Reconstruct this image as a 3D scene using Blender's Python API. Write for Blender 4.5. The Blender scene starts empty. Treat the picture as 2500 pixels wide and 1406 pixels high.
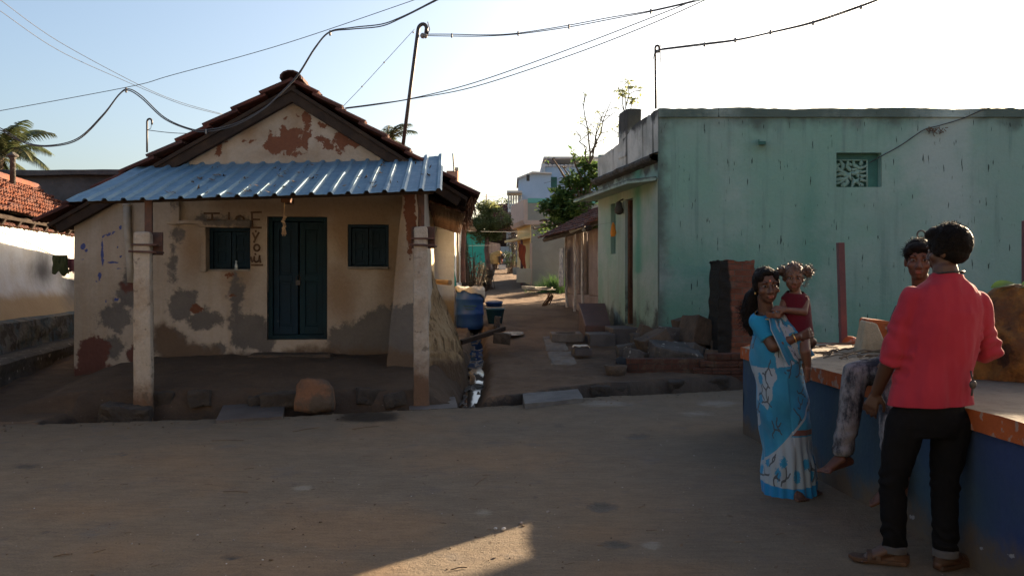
import bpy, bmesh, math, random
from mathutils import Vector, Matrix, noise
random.seed(7)
R = math.radians
# ------------------------------------------------------------------ camera, sky, sun, exposure
F, HZ, EYE = 2000.0, 675.0, 1.45          # focal length and horizon in photo pixels (2500 wide), eye height in metres
SC = bpy.context.scene
COL = SC.collection
cam = bpy.data.cameras.new('camera'); cam_o = bpy.data.objects.new('camera', cam); COL.objects.link(cam_o)
cam.sensor_width = 36.0; cam.lens = 36.0 * F / 2500.0; cam.shift_y = -28.0 / 2500.0
cam.clip_start = 0.05; cam.clip_end = 2000
cam_o.location = (0, 0, EYE); cam_o.rotation_euler = (R(90), 0, 0)
SC.camera = cam_o
SUN_AZ, SUN_EL = 45.0, 15.4               # azimuth clockwise from the view direction
w = bpy.data.worlds.new('World'); SC.world = w; w.use_nodes = True
bg = w.node_tree.nodes['Background']
sky = w.node_tree.nodes.new('ShaderNodeTexSky'); sky.sky_type = 'NISHITA'; sky.sun_disc = False
sky.sun_elevation = R(SUN_EL); sky.sun_rotation = R(SUN_AZ)
sky.air_density = 1.0; sky.dust_density = 4.6; sky.ozone_density = 1.5; sky.altitude = 300
w.node_tree.links.new(sky.outputs[0], bg.inputs[0]); bg.inputs[1].default_value = 0.050
sd = bpy.data.lights.new('sun', 'SUN'); so = bpy.data.objects.new('sun', sd); COL.objects.link(so)
sd.energy = 5.0; sd.angle = R(0.6); sd.color = (1.0, 0.76, 0.50)
sv = Vector((math.sin(R(SUN_AZ)) * math.cos(R(SUN_EL)), math.cos(R(SUN_AZ)) * math.cos(R(SUN_EL)), math.sin(R(SUN_EL))))
so.rotation_euler = (-sv).to_track_quat('-Z', 'Y').to_euler()
SC.view_settings.view_transform = 'Standard'; SC.view_settings.look = 'None'
SC.view_settings.exposure = 2.50; SC.view_settings.gamma = 1.0
SC.cycles.max_bounces = 6

# ------------------------------------------------------------------ helpers
def P(px, py, Y):
    return Vector(((px - 1250) / F * Y, Y, EYE - (py - HZ) / F * Y))
def proj(p):
    return (1250 + F * p[0] / p[1], HZ - (p[2] - EYE) * F / p[1]) if p[1] > 0.3 else (-9999, -9999)
def lerp(a, b, t): return a + (b - a) * t
def sstep(a, b, x):
    t = min(1, max(0, (x - a) / (b - a))); return t * t * (3 - 2 * t)
def interp(pts, x):
    if x <= pts[0][0]: return pts[0][1]
    for (a, va), (b, vb) in zip(pts, pts[1:]):
        if x <= b: return va + (vb - va) * (x - a) / (b - a)
    return pts[-1][1]
def nz(x, y, z=0.0): return noise.noise(Vector((x, y, z)))

def tag(o, label=None, cat=None, group=None, kind=None):
    if label: o['label'] = label
    if cat: o['category'] = cat
    if group: o['group'] = group
    if kind: o['kind'] = kind
    return o
def thing(name, label, cat, loc=(0, 0, 0), group=None):
    o = bpy.data.objects.new(name, None); COL.objects.link(o); o.location = loc
    o.empty_display_size = 0.2
    return tag(o, label, cat, group)
ORG = {}
class MB:
    """collects shapes in world coordinates; build() links them as one mesh object"""
    def __init__(s): s.v = []; s.f = []; s.att = {}
    def add(s, vs, fs):
        n = len(s.v); s.v += [tuple(v) for v in vs]; s.f += [tuple(i + n for i in f) for f in fs]; return n
    def box(s, c, size, rot=None, top=(1, 1), shear=(0, 0)):
        hx, hy, hz = [k / 2 for k in size]; c = Vector(c)
        vs = []
        for z in (-1, 1):
            tx, ty = (top if z > 0 else (1, 1)); sx, sy = (shear if z > 0 else (0, 0))
            for x, y in ((-1, -1), (1, -1), (1, 1), (-1, 1)):
                v = Vector((x * hx * tx + sx, y * hy * ty + sy, z * hz))
                if rot is not None: v = rot @ v
                vs.append(c + v)
        s.add(vs, [(3, 2, 1, 0), (4, 5, 6, 7), (0, 1, 5, 4), (1, 2, 6, 5), (2, 3, 7, 6), (3, 0, 4, 7)]); return s
    def hexa(s, b, t):
        s.add(list(b) + list(t), [(3, 2, 1, 0), (4, 5, 6, 7), (0, 1, 5, 4), (1, 2, 6, 5), (2, 3, 7, 6), (3, 0, 4, 7)]); return s
    def prism(s, poly, d):
        """poly: 3d points, extruded by vector d"""
        n = len(poly); d = Vector(d); a = [Vector(p) for p in poly]; b = [p + d for p in a]
        fs = [tuple(range(n))[::-1], tuple(range(n, 2 * n))] + [(i, (i + 1) % n, n + (i + 1) % n, n + i) for i in range(n)]
        s.add(a + b, fs); return s
    def tube(s, pts, r, n=6, cap=True, flat=None):
        pts = [Vector(p) for p in pts]; m = len(pts)
        rs = r if isinstance(r, (list, tuple)) else [r] * m
        vs = []; up = None
        for i, p in enumerate(pts):
            t = (pts[min(i + 1, m - 1)] - pts[max(i - 1, 0)]).normalized()
            if up is None:
                up = Vector((0, 0, 1)) if abs(t.z) < 0.9 else Vector((0, 1, 0))
            a = t.cross(up)
            if a.length < 1e-4: a = t.cross(Vector((1, 0, 0)))
            a.normalize(); b = a.cross(t).normalized(); up = b
            for k in range(n):
                q = 2 * math.pi * k / n
                vs.append(p + a * (math.cos(q) * rs[i]) + b * (math.sin(q) * rs[i] * (flat or 1)))
        fs = [(i * n + k, i * n + (k + 1) % n, (i + 1) * n + (k + 1) % n, (i + 1) * n + k) for i in range(m - 1) for k in range(n)]
        if cap: fs += [tuple(range(n))[::-1], tuple((m - 1) * n + k for k in range(n))]
        s.add(vs, fs); return s
    def ell(s, c, r, rot=None, nu=12, nv=8):
        vs = []; c = Vector(c)
        for j in range(1, nv):
            a = math.pi * j / nv
            for i in range(nu):
                b = 2 * math.pi * i / nu
                v = Vector((r[0] * math.sin(a) * math.cos(b), r[1] * math.sin(a) * math.sin(b), r[2] * math.cos(a)))
                vs.append(c + (rot @ v if rot is not None else v))
        t = Vector((0, 0, r[2])); t = rot @ t if rot is not None else t
        vs += [c + t, c - t]; nt = (nv - 1) * nu
        fs = [(j * nu + i, (j + 1) * nu + i, (j + 1) * nu + (i + 1) % nu, j * nu + (i + 1) % nu) for j in range(nv - 2) for i in range(nu)]
        fs += [(nt, i, (i + 1) % nu) for i in range(nu)] + [(nt + 1, (nv - 2) * nu + (i + 1) % nu, (nv - 2) * nu + i) for i in range(nu)]
        s.add(vs, fs); return s
    def lathe(s, c, prof, n=20, cap=True, sq=(1, 1), rot=None):
        c = Vector(c); vs = []
        for r, z in prof:
            for k in range(n):
                a = 2 * math.pi * k / n; v = Vector((r * math.cos(a) * sq[0], r * math.sin(a) * sq[1], z))
                vs.append(c + (rot @ v if rot is not None else v))
        m = len(prof)
        fs = [(i * n + k, i * n + (k + 1) % n, (i + 1) * n + (k + 1) % n, (i + 1) * n + k) for i in range(m - 1) for k in range(n)]
        if cap: fs += [tuple(range(n))[::-1], tuple((m - 1) * n + k for k in range(n))]
        s.add(vs, fs); return s
    def quad(s, a, b, c, d): s.add([a, b, c, d], [(0, 1, 2, 3)]); return s
    def grid(s, fn, nu, nv, closed=False):
        vs = [fn(i / nu, j / nv) for j in range(nv + 1) for i in range(nu + (0 if closed else 1))]
        w_ = nu if closed else nu + 1
        fs = [(j * w_ + i, j * w_ + (i + 1) % w_, (j + 1) * w_ + (i + 1) % w_, (j + 1) * w_ + i) for j in range(nv) for i in range(nu)]
        s.add(vs, fs); return s
    def rough(s, amp, sc, seed=0.0):
        out = []
        for v in s.v:
            q = Vector(v) * sc + Vector((seed, seed * 1.7, -seed))
            out.append(tuple(Vector(v) + noise.noise_vector(q) * amp + noise.noise_vector(q * 2.7) * amp * 0.45))
        s.v = out; return s
    def build(s, name, mat, parent=None, org=None, smooth=False, bevel=0.0, sub=0, label=None, solid=0.0):
        o_ = Vector(parent_org(parent)) if parent else (Vector(org) if org is not None else Vector((0, 0, 0)))
        me = bpy.data.meshes.new(name)
        me.from_pydata([tuple(Vector(v) - o_) for v in s.v], [], s.f); me.update()
        for an, vals in s.att.items():
            a = me.attributes.new(an, 'FLOAT', 'POINT'); a.data.foreach_set('value', [q + (0 if an == 'tint' else 1) for q in vals])
        me.materials.append(mat)
        if smooth: me.polygons.foreach_set('use_smooth', [True] * len(me.polygons))
        o = bpy.data.objects.new(name, me); COL.objects.link(o)
        if parent: o.parent = parent
        else: o.location = o_
        ORG[o.name] = o_
        if bevel:
            m = o.modifiers.new('bevel', 'BEVEL'); m.width = bevel; m.segments = 2; m.limit_method = 'ANGLE'; m.angle_limit = R(35)
        if solid:
            m = o.modifiers.new('solid', 'SOLIDIFY'); m.thickness = solid; m.offset = 0
        if sub:
            m = o.modifiers.new('sub', 'SUBSURF'); m.levels = sub; m.render_levels = sub
        if label: o['label'] = label
        return o
def parent_org(p):
    """world origin of a parent (no thing is rotated)"""
    v = Vector((0, 0, 0))
    while p is not None: v = v + Vector(p.location); p = p.parent
    return v
def blockmesh(mb, c, size, rot=None, seg=0.08, amp=0.012, sc=5.0, top=(1, 1), bev=0.03, seed=0.0, shear=(0, 0)):
    """a rough, round-edged masonry or stone block"""
    bm = bmesh.new(); bmesh.ops.create_cube(bm, size=1.0)
    for v in bm.verts:
        z = v.co.z + .5; tx, ty = lerp(1, top[0], z), lerp(1, top[1], z)
        v.co = Vector((v.co.x * size[0] * tx + shear[0] * z, v.co.y * size[1] * ty + shear[1] * z, v.co.z * size[2]))
    if bev: bmesh.ops.bevel(bm, geom=bm.edges[:], offset=bev, segments=2, affect='EDGES', profile=0.6)
    for _ in range(4):
        lg = [e for e in bm.edges if e.calc_length() > seg * 1.6]
        if not lg: break
        bmesh.ops.subdivide_edges(bm, edges=lg, cuts=1, use_grid_fill=True)
    bmesh.ops.triangulate(bm, faces=[f for f in bm.faces if len(f.verts) > 4])
    c = Vector(c); bm.verts.index_update(); vs = []
    for v in bm.verts:
        q = v.co if rot is None else rot @ v.co
        q = q + c
        k = q * sc + Vector((seed, seed * 2.1, -seed))
        vs.append(q + noise.noise_vector(k) * amp + noise.noise_vector(k * 3.1) * amp * .4)
    mb.add(vs, [[v.index for v in f.verts] for f in bm.faces]); bm.free(); return mb
def rz(a): return Matrix.Rotation(R(a), 3, 'Z')
def rxyz(x, y, z): return Matrix.Rotation(R(z), 3, 'Z') @ Matrix.Rotation(R(y), 3, 'Y') @ Matrix.Rotation(R(x), 3, 'X')
def pfield(x, y, shapes, soft=12.0):
    """signed field (>0 inside) of pixel-space patches: ellipses (cx,cy,rx,ry) or polygons [(x,y),...]"""
    best = -1.0
    for s in shapes:
        if isinstance(s, tuple):
            d = (1 - math.hypot((x - s[0]) / s[2], (y - s[1]) / s[3])) * min(s[2], s[3]) / soft
        else:
            ins = False; dm = 1e9; n = len(s)
            for i in range(n):
                x1, y1 = s[i]; x2, y2 = s[(i + 1) % n]
                if (y1 > y) != (y2 > y) and x < (x2 - x1) * (y - y1) / (y2 - y1) + x1: ins = not ins
                dx, dy = x2 - x1, y2 - y1; t = max(0, min(1, ((x - x1) * dx + (y - y1) * dy) / (dx * dx + dy * dy + 1e-9)))
                dm = min(dm, math.hypot(x - x1 - t * dx, y - y1 - t * dy))
            d = (dm if ins else -dm) / soft
        if d > best: best = d
    return max(-1.0, min(1.0, best))

# ------------------------------------------------------------------ materials
class NT:
    def __init__(s, name):
        s.m = bpy.data.materials.new(name); s.m.use_nodes = True; s.t = s.m.node_tree; s.n = s.t.nodes
        s.b = s.n['Principled BSDF']; s.tc = s.n.new('ShaderNodeTexCoord'); s.co = s.tc.outputs['Object']
    def L(s, a, b): s.t.links.new(a, b)
    def map(s, sc, rot=(0, 0, 0), loc=(0, 0, 0)):
        m = s.n.new('ShaderNodeMapping'); m.inputs['Scale'].default_value = sc; m.inputs['Rotation'].default_value = rot
        m.inputs['Location'].default_value = loc; s.L(s.co, m.inputs[0]); return m.outputs[0]
    def noise(s, sc, det=6, ro=.6, co=None, dist=0.0):
        n = s.n.new('ShaderNodeTexNoise'); n.inputs['Scale'].default_value = sc; n.inputs['Detail'].default_value = det
        n.inputs['Roughness'].default_value = ro; n.inputs['Distortion'].default_value = dist
        s.L(co or s.co, n.inputs['Vector']); return n.outputs['Fac']
    def vor(s, sc, co=None, feat='F1', out='Distance'):
        n = s.n.new('ShaderNodeTexVoronoi'); n.feature = feat; n.inputs['Scale'].default_value = sc
        s.L(co or s.co, n.inputs['Vector']); return n.outputs[out]
    def wave(s, sc, co=None, axis='X', dist=0.0, det=2):
        n = s.n.new('ShaderNodeTexWave'); n.bands_direction = axis; n.inputs['Scale'].default_value = sc
        n.inputs['Distortion'].default_value = dist; n.inputs['Detail'].default_value = det
        s.L(co or s.co, n.inputs['Vector']); return n.outputs['Fac']
    def math(s, op, a, b=0.0, c=None, clamp=False):
        n = s.n.new('ShaderNodeMath'); n.operation = op; n.use_clamp = clamp
        for i, q in enumerate((a, b) if c is None else (a, b, c)):
            if isinstance(q, (int, float)): n.inputs[i].default_value = q
            else: s.L(q, n.inputs[i])
        return n.outputs[0]
    def mr(s, v, a, b, c=0.0, d=1.0):
        n = s.n.new('ShaderNodeMapRange'); n.interpolation_type = 'SMOOTHSTEP'
        for i, q in enumerate((v, a, b, c, d)):
            if isinstance(q, (int, float)): n.inputs[i].default_value = q
            else: s.L(q, n.inputs[i])
        return n.outputs[0]
    def mix(s, f, a, b, mode='MIX'):
        n = s.n.new('ShaderNodeMix'); n.data_type = 'RGBA'; n.blend_type = mode
        for i, q in ((0, f), (6, a), (7, b)):
            if isinstance(q, (int, float)): n.inputs[i].default_value = q
            elif isinstance(q, tuple): n.inputs[i].default_value = (q[0], q[1], q[2], 1)
            else: s.L(q, n.inputs[i])
        return n.outputs[2]
    def attr(s, name):
        n = s.n.new('ShaderNodeAttribute'); n.attribute_name = name; return n.outputs['Fac']
    def fld(s, name): return s.math('SUBTRACT', s.attr(name), 1.0)      # fields are stored +1, so a mesh without one reads -1
    def bump(s, h, st=.4, dist=.02):
        n = s.n.new('ShaderNodeBump'); n.inputs['Strength'].default_value = st; n.inputs['Distance'].default_value = dist
        s.L(h, n.inputs['Height']); s.L(n.outputs[0], s.b.inputs['Normal'])
    def out(s, col, rough=.85, spec=.3, metal=0.0):
        if isinstance(col, tuple): s.b.inputs['Base Color'].default_value = (*col, 1)
        else: s.L(col, s.b.inputs['Base Color'])
        if isinstance(rough, float): s.b.inputs['Roughness'].default_value = rough
        else: s.L(rough, s.b.inputs['Roughness'])
        s.b.inputs['Specular IOR Level'].default_value = spec
        if isinstance(metal, float): s.b.inputs['Metallic'].default_value = metal
        else: s.L(metal, s.b.inputs['Metallic'])
        return s.m
DIM = {}                                      # overall darkness of a paint, by material name
def dim(name, c):
    k = DIM.get(name, 1.0); return tuple(min(1, q * k) for q in c) if isinstance(c, tuple) else c
def surf(name, c1, c2, sc=2.0, lo=.35, hi=.65, fine=.25, fs=40.0, bump=.35, bs=18.0, bd=.012, rough=.88, spec=.25, metal=0.0,
         layers=(), streak=None, spots=None, tint=None):
    c1, c2 = dim(name, c1), dim(name, c2); layers = [(l[0], dim(name, l[1]), dim(name, l[2])) + tuple(l[3:]) for l in layers]
    t = NT(name)
    big = t.noise(sc, 7, .62)
    col = t.mix(t.mr(big, lo, hi), c1, c2)
    if tint:                                   # per-piece variation stored on the mesh
        col = t.mix(t.math('MULTIPLY', t.attr('tint'), tint[1]), col, tint[0])
    if streak:
        st = t.noise(1.0, 5, .6, t.map((streak[2], streak[2], streak[2] * .06)))
        col = t.mix(t.math('MULTIPLY', t.mr(st, .5, .68), streak[1]), col, streak[0])
    hm = None
    for (an, lc, lc2, amp, ns, soft) in layers:
        n1 = t.noise(ns, 8, .68)
        fld = t.math('ADD', t.fld(an), t.math('MULTIPLY', t.math('SUBTRACT', n1, .5), amp))
        mk = t.mr(fld, -soft, soft)
        if soft < .25: hm = mk if hm is None else t.math('ADD', hm, mk)
        col = t.mix(mk, col, t.mix(t.noise(ns * .7, 4), lc, lc2))
    if spots:
        v = t.noise(spots[1], 3, .5, t.map(spots[4]) if len(spots) > 4 else None)
        col = t.mix(t.math('MULTIPLY', t.mr(v, spots[2], spots[2] + .05), spots[3]), col, spots[0])
    fn = t.noise(fs, 6, .7)
    col = t.mix(1.0, col, t.mix(fn, (1 - fine,) * 3, (1 + fine,) * 3), 'MULTIPLY')
    if bump:
        h = t.math('ADD', t.noise(bs, 8, .65), t.math('MULTIPLY', t.noise(bs * .25, 4), 1.5))
        if hm is not None: h = t.math('SUBTRACT', h, t.math('MULTIPLY', hm, .55))      # flaked paint lies deeper
        t.bump(h, bump, bd)
    return t.out(col, rough, spec, metal)
DIM.update({'old_cream_plaster': .93, 'worn_dark_blue_paint': .38, 'worn_teal_paint': .38, 'weathered_clay_tile': .42, 'dark_weathered_timber': .5, 'x': 1, 'sea_green_limewash': .90, 'pale_green_limewash': .74, 'blackened_parapet_render': 1.0,
    'limewashed_concrete': .66, 'rust_brown_boulder': .68, 'dark_granite_step': .72, 'red_oxide_step': .6, 'dusty_cement_platform_top': .5, 'dusty_flagstone': .72, 'grey_stone_slab': .75, 'brown_skin': .5, 'brown_skin_woman': .46, 'light_brown_skin': .5, 'red_brown_skin': .42, 'coral_cotton': .42, 'black_denim': .5, 'sky_blue_blouse': .62, 'maroon_knit': .7,
    'blue_limewashed_masonry': .62, 'orange_red_band': .75, 'red_clay_tile': .40, 'brown_planks': .6, 'dusty_rose_mud_wall': .7, 'old_red_brick': .8, 'ochre_mound': .6, 'grey_rubble_stone': .52, 'brown_rubble_stone': .58, 'black_hair': .35, 'damp_old_brick': .55, 'beige_dressed_stone': .7})
M = {}
def ground_mat():
    t = NT('earth')
    road = t.mix(t.mr(t.noise(.55, 7, .6), .35, .66), (.130, .105, .077), (.160, .117, .077))
    road = t.mix(t.mr(t.noise(2.2, 6, .7), .52, .72), road, (.115, .098, .082))
    earth = t.mix(t.mr(t.noise(1.1, 7, .6), .35, .65), (.115, .072, .044), (.175, .115, .072))
    n1 = t.noise(6, 8, .7)
    rm = t.mr(t.math('ADD', t.fld('road'), t.math('MULTIPLY', t.math('SUBTRACT', n1, .5), 1.0)), -.25, .25)
    col = t.mix(rm, earth, road)
    amask = t.mr(t.math('ADD', t.fld('red'), t.math('MULTIPLY', t.math('SUBTRACT', t.noise(2.5, 7, .65), .5), 1.6)), -.4, .5)
    col = t.mix(t.math('MULTIPLY', amask, .75), col, (.185, .122, .072))
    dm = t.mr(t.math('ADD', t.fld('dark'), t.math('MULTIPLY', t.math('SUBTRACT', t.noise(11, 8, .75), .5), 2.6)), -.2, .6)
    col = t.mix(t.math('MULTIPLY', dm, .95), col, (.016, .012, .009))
    pm = t.mr(t.math('ADD', t.fld('pale'), t.math('MULTIPLY', t.math('SUBTRACT', t.noise(9, 8, .7), .5), 1.9)), -.2, .6)
    col = t.mix(t.math('MULTIPLY', pm, .6), col, (.24, .22, .19))
    dp = t.mr(t.math('ADD', t.fld('dark_earth'), t.math('MULTIPLY', t.math('SUBTRACT', t.noise(3, 7, .65), .5), 1.2)), -.4, .5)
    col = t.mix(t.math('MULTIPLY', dp, .8), col, (.062, .043, .030))  # darker brown earth on the veranda floor and banks
    # swept streaks, grit and specks
    col = t.mix(1.0, col, t.mix(t.noise(1.0, 6, .7, t.map((5, 26, 10), (0, 0, .35))), (.60,) * 3, (1.32,) * 3), 'MULTIPLY')
    col = t.mix(1.0, col, t.mix(t.noise(3.3, 8, .72), (.62,) * 3, (1.34,) * 3), 'MULTIPLY')
    col = t.mix(1.0, col, t.mix(t.noise(75, 5, .75), (.5,) * 3, (1.45,) * 3), 'MULTIPLY')
    sp = t.vor(26)
    col = t.mix(t.math('MULTIPLY', t.mr(sp, .12, .05), t.mr(t.noise(4, 3), .48, .56)), col, (.05, .04, .03))
    sp2 = t.vor(17)
    col = t.mix(t.math('MULTIPLY', t.mr(sp2, .07, .03), t.mr(t.noise(3.1, 3), .52, .6)), col, (.5, .47, .42))
    h = t.math('ADD', t.math('MULTIPLY', t.noise(7, 8, .68), 1.6), t.math('ADD', t.noise(38, 6, .75), t.math('MULTIPLY', t.noise(120, 4, .7), .35)))
    t.bump(h, .55, .028)
    rg = t.mr(dm, 0.0, 1.0, .93, .55)
    return t.out(col, rg, .25)
M['ground'] = ground_mat()
BR1, BR2 = (.17, .07, .045), (.24, .105, .065)
M['facade'] = surf('old_cream_plaster', (.40, .35, .29), (.325, .28, .225), 1.1, .36, .66, .2, 30, .5, 14, .02,
    layers=(('warm', (.285, .21, .14), (.24, .175, .12), 1.8, 3, .9), ('grey', (.085, .08, .076), (.17, .155, .14), 3.2, 4.5, .22),
            ('brick', (.13, .050, .028), (.17, .072, .04), 2.4, 11, .07), ('red', (.10, .042, .035), (.13, .06, .048), 2.6, 5, .16),
            ('base', (.10, .070, .048), (.14, .10, .07), 2.0, 4, .4), ('blue', (.05, .07, .22), (.08, .10, .26), 1.7, 17, .05)),
    streak=((.27, .2, .135), .35, 5.0))
M['side_wall'] = surf('limewashed_side_wall', (.66, .54, .36), (.5, .38, .22), 2.0, .38, .66, .25, 26, .9, 9, .05,
    streak=((.30, .19, .10), .55, 7.0))
def mud_mat():
    t = NT('mud_plaster')
    col = t.mix(t.mr(t.noise(2.4, 7, .65), .35, .65), (.42, .30, .17), (.27, .18, .095))
    dg = t.noise(1.0, 7, .68, t.map((9, 9, 1.0), (R(-48), 0, 0)))
    col = t.mix(t.math('MULTIPLY', t.mr(dg, .50, .62), .85), col, (.095, .06, .033))
    col = t.mix(t.math('MULTIPLY', t.mr(dg, .46, .34), .5), col, (.50, .39, .25))
    col = t.mix(t.mr(t.math('ADD', t.fld('edge'), t.math('MULTIPLY', t.math('SUBTRACT', t.noise(4, 7), .5), 1.3)), -.35, .35), col, (.12, .082, .054))
    col = t.mix(1.0, col, t.mix(t.noise(40, 6, .75), (.6,) * 3, (1.35,) * 3), 'MULTIPLY')
    t.bump(t.math('ADD', t.math('MULTIPLY', dg, 3.0), t.noise(16, 8, .7)), 1.0, .05)
    return t.out(col, .92, .15)
M['mud'] = mud_mat()
M['pillar'] = surf('limewashed_concrete', (.52, .46, .385), (.42, .34, .26), 3.5, .4, .64, .3, 45, .7, 20, .02,
    layers=(('base', (.21, .125, .08), (.17, .11, .075), 1.8, 4, .45), ('worn', (.10, .075, .05), (.16, .12, .09), 1.6, 9, .12)),
    spots=((.10, .08, .06), 9.0, .63, .6))
M['white_wash'] = surf('white_limewash', (.70, .70, .69), (.60, .57, .52), 1.5, .42, .7, .12, 25, .4, 12, .02,
    layers=(('base', (.47, .36, .22), (.40, .29, .17), 1.1, 2.5, .4), ('grey', (.12, .12, .12), (.16, .15, .15), 1.0, 3, .8)))
M['blue_plinth'] = surf('faded_blue_stone_plinth', (.16, .155, .14), (.075, .115, .14), 2.2, .40, .62, .35, 20, 1.0, 7, .06, spots=((.06, .05, .04), 6.0, .55, .7))
M['tile'] = surf('red_clay_tile', (.37, .115, .055), (.23, .07, .040), 6, .35, .65, .4, 30, .6, 30, .015, tint=((.10, .045, .035), 1.0))
M['tile_dark'] = surf('weathered_clay_tile', (.24, .075, .05), (.13, .05, .04), 2.5, .35, .65, .35, 30, .5, 30, .01, tint=((.07, .04, .035), .9))
M['wood_dark'] = surf('dark_weathered_timber', (.085, .055, .038), (.05, .034, .026), 5, .35, .65, .35, 50, .5, 30, .01)
M['plank'] = surf('brown_planks', (.20, .095, .05), (.10, .05, .03), 4, .35, .65, .4, 50, .6, 30, .01)
M['rust'] = surf('rusty_steel', (.10, .045, .03), (.05, .03, .026), 9, .35, .65, .35, 60, .4, 60, .004, .75, .4)
M['iron'] = surf('dark_iron', (.05, .045, .045), (.035, .03, .03), 9, .35, .65, .2, 60, .2, 60, .003, .55, .5, .3)
M['door'] = surf('worn_dark_blue_paint', (.012, .062, .115), (.016, .048, .08), 3, .35, .7, .35, 30, .3, 35, .006, .6, .15, spots=((.12, .14, .15), 13.0, .72, .25))
M['door_green'] = surf('worn_teal_paint', (.008, .062, .092), (.012, .045, .065), 3, .35, .7, .35, 30, .3, 35, .006, .6, .15)
M['grille'] = surf('plain_wood_frame', (.05, .055, .055), (.07, .062, .05), 6, .35, .65, .3, 40, .3, 30, .006)
def metal_sheet():
    t = NT('blue_galvanised_sheet')
    col = t.mix(t.mr(t.noise(3, 6), .35, .7), (.10, .185, .255), (.125, .215, .285))
    col = t.mix(t.math('MULTIPLY', t.mr(t.noise(1.0, 6, .7, t.map((10, .9, .9))), .5, .75), .45), col, (.13, .17, .20))
    col = t.mix(t.math('MULTIPLY', t.mr(t.noise(23, 4, .6), .66, .7), .8), col, (.07, .055, .045))
    t.bump(t.noise(5, 3), .12, .01)
    return t.out(col, t.mr(t.noise(9, 4), .3, .7, .5, .7), .4, .1)
M['sheet'] = metal_sheet()
M['pvc'] = surf('grey_pvc', (.34, .32, .28), (.26, .24, .20), 5, fine=.15, bump=.1, rough=.6)
M['green'] = surf('sea_green_limewash', (.19, .335, .268), (.222, .33, .285), .55, .38, .62, .12, 24, .35, 11, .02,
    layers=(('deep', (.115, .27, .205), (.14, .28, .225), 1.4, 1.6, .8), ('stain', (.075, .105, .09), (.11, .15, .13), 1.5, 3.0, .4), ('pale', (.36, .43, .40), (.31, .39, .36), 1.4, 2.0, .5)),
    streak=((.135, .215, .19), .8, 6.0), spots=((.012, .018, .016), 1.0, .655, .92, (24, 24, 3.2)))
M['green_front'] = surf('pale_green_limewash', (.38, .47, .415), (.27, .42, .33), .9, .38, .62, .12, 24, .35, 11, .02,
    layers=(('stain', (.06, .07, .06), (.12, .14, .12), 1.6, 4.0, .3), ('deep', (.10, .33, .23), (.12, .35, .25), 1.0, 1.6, .5)), streak=((.20, .25, .21), .5, 5))
M['parapet'] = surf('blackened_parapet_render', (.47, .47, .43), (.30, .31, .28), 1.8, .36, .62, .2, 24, .4, 11, .02, streak=((.045, .045, .04), .9, 4.5),
    layers=(('stain', (.035, .035, .032), (.07, .07, .065), 1.5, 5.0, .3),))
M['cement'] = surf('bare_cement', (.25, .235, .21), (.18, .165, .145), 3, fine=.25, bump=.5, bd=.02)
M['granite'] = surf('dark_granite_step', (.13, .115, .11), (.085, .075, .072), 3, .35, .65, .3, 60, .3, 40, .006, .6, .4)
M['granite_red'] = surf('red_oxide_step', (.16, .075, .06), (.11, .06, .05), 3, .35, .65, .3, 60, .3, 40, .006, .55, .4)
M['recess'] = surf('dark_green_joinery', (.055, .16, .13), (.04, .11, .095), 3, fine=.2, bump=.2)  # dark green of window panels, frames and the spout
def brick_mat(name, c1, c2, mortar, sc=4.2):
    c1, c2, mortar = dim(name, c1), dim(name, c2), dim(name, mortar); t = NT(name)
    n = t.n.new('ShaderNodeTexBrick'); n.inputs['Scale'].default_value = sc
    n.inputs['Color1'].default_value = (*c1, 1); n.inputs['Color2'].default_value = (*c2, 1); n.inputs['Mortar'].default_value = (*mortar, 1)
    n.inputs['Mortar Size'].default_value = .025; n.inputs['Bias'].default_value = -.1; n.inputs['Mortar Smooth'].default_value = .4
    n.inputs['Brick Width'].default_value = .95; n.inputs['Row Height'].default_value = .36
    m = t.map((1, 1, 1), (R(-90), 0, 0)); 
    wob = t.n.new('ShaderNodeVectorMath'); wob.operation = 'ADD'
    nn = t.n.new('ShaderNodeTexNoise'); nn.inputs['Scale'].default_value = 6
    sc_ = t.n.new('ShaderNodeVectorMath'); sc_.operation = 'SCALE'; sc_.inputs['Scale'].default_value = .03
    t.L(t.co, nn.inputs['Vector']); t.L(nn.outputs['Color'], sc_.inputs[0]); t.L(m, wob.inputs[0]); t.L(sc_.outputs[0], wob.inputs[1])
    t.L(wob.outputs[0], n.inputs['Vector'])
    col = t.mix(t.mr(t.noise(3, 7, .7), .5, .68), n.outputs['Color'], (.10, .075, .055))
    col = t.mix(1.0, col, t.mix(t.noise(40, 5, .7), (.65,) * 3, (1.3,) * 3), 'MULTIPLY')
    col = t.mix(t.mr(t.math('ADD', t.fld('left_shade'), t.math('MULTIPLY', t.math('SUBTRACT', t.noise(6, 7, .65), .5), 1.2)), -.25, .25), col, (.018, .017, .015))  # shade of the pier's left side mixed in as near-black
    t.bump(t.math('ADD', t.math('MULTIPLY', n.outputs['Fac'], -1.2), t.noise(30, 6, .7)), .8, .02)
    return t.out(col, .9, .2)
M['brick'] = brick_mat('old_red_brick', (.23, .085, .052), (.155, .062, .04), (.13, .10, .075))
M['brick_low'] = brick_mat('damp_old_brick', (.145, .065, .045), (.105, .05, .036), (.085, .065, .05))
M['left_shade'] = surf('shade_dark_plaster', (.035, .032, .028), (.018, .017, .015), 3, fine=.3, bump=.5)  # near-black plaster made for the pier's shaded left side
M['wet_stone'] = surf('wet_dark_stone', (.060, .050, .042), (.035, .030, .026), 5, fine=.35, bump=.9, bs=14, bd=.03)
M['stone'] = surf('grey_rubble_stone', (.17, .155, .14), (.11, .10, .09), 4, .35, .65, .3, 40, .8, 14, .03, spots=((.33, .31, .28), 10.0, .64, .7))
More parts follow.
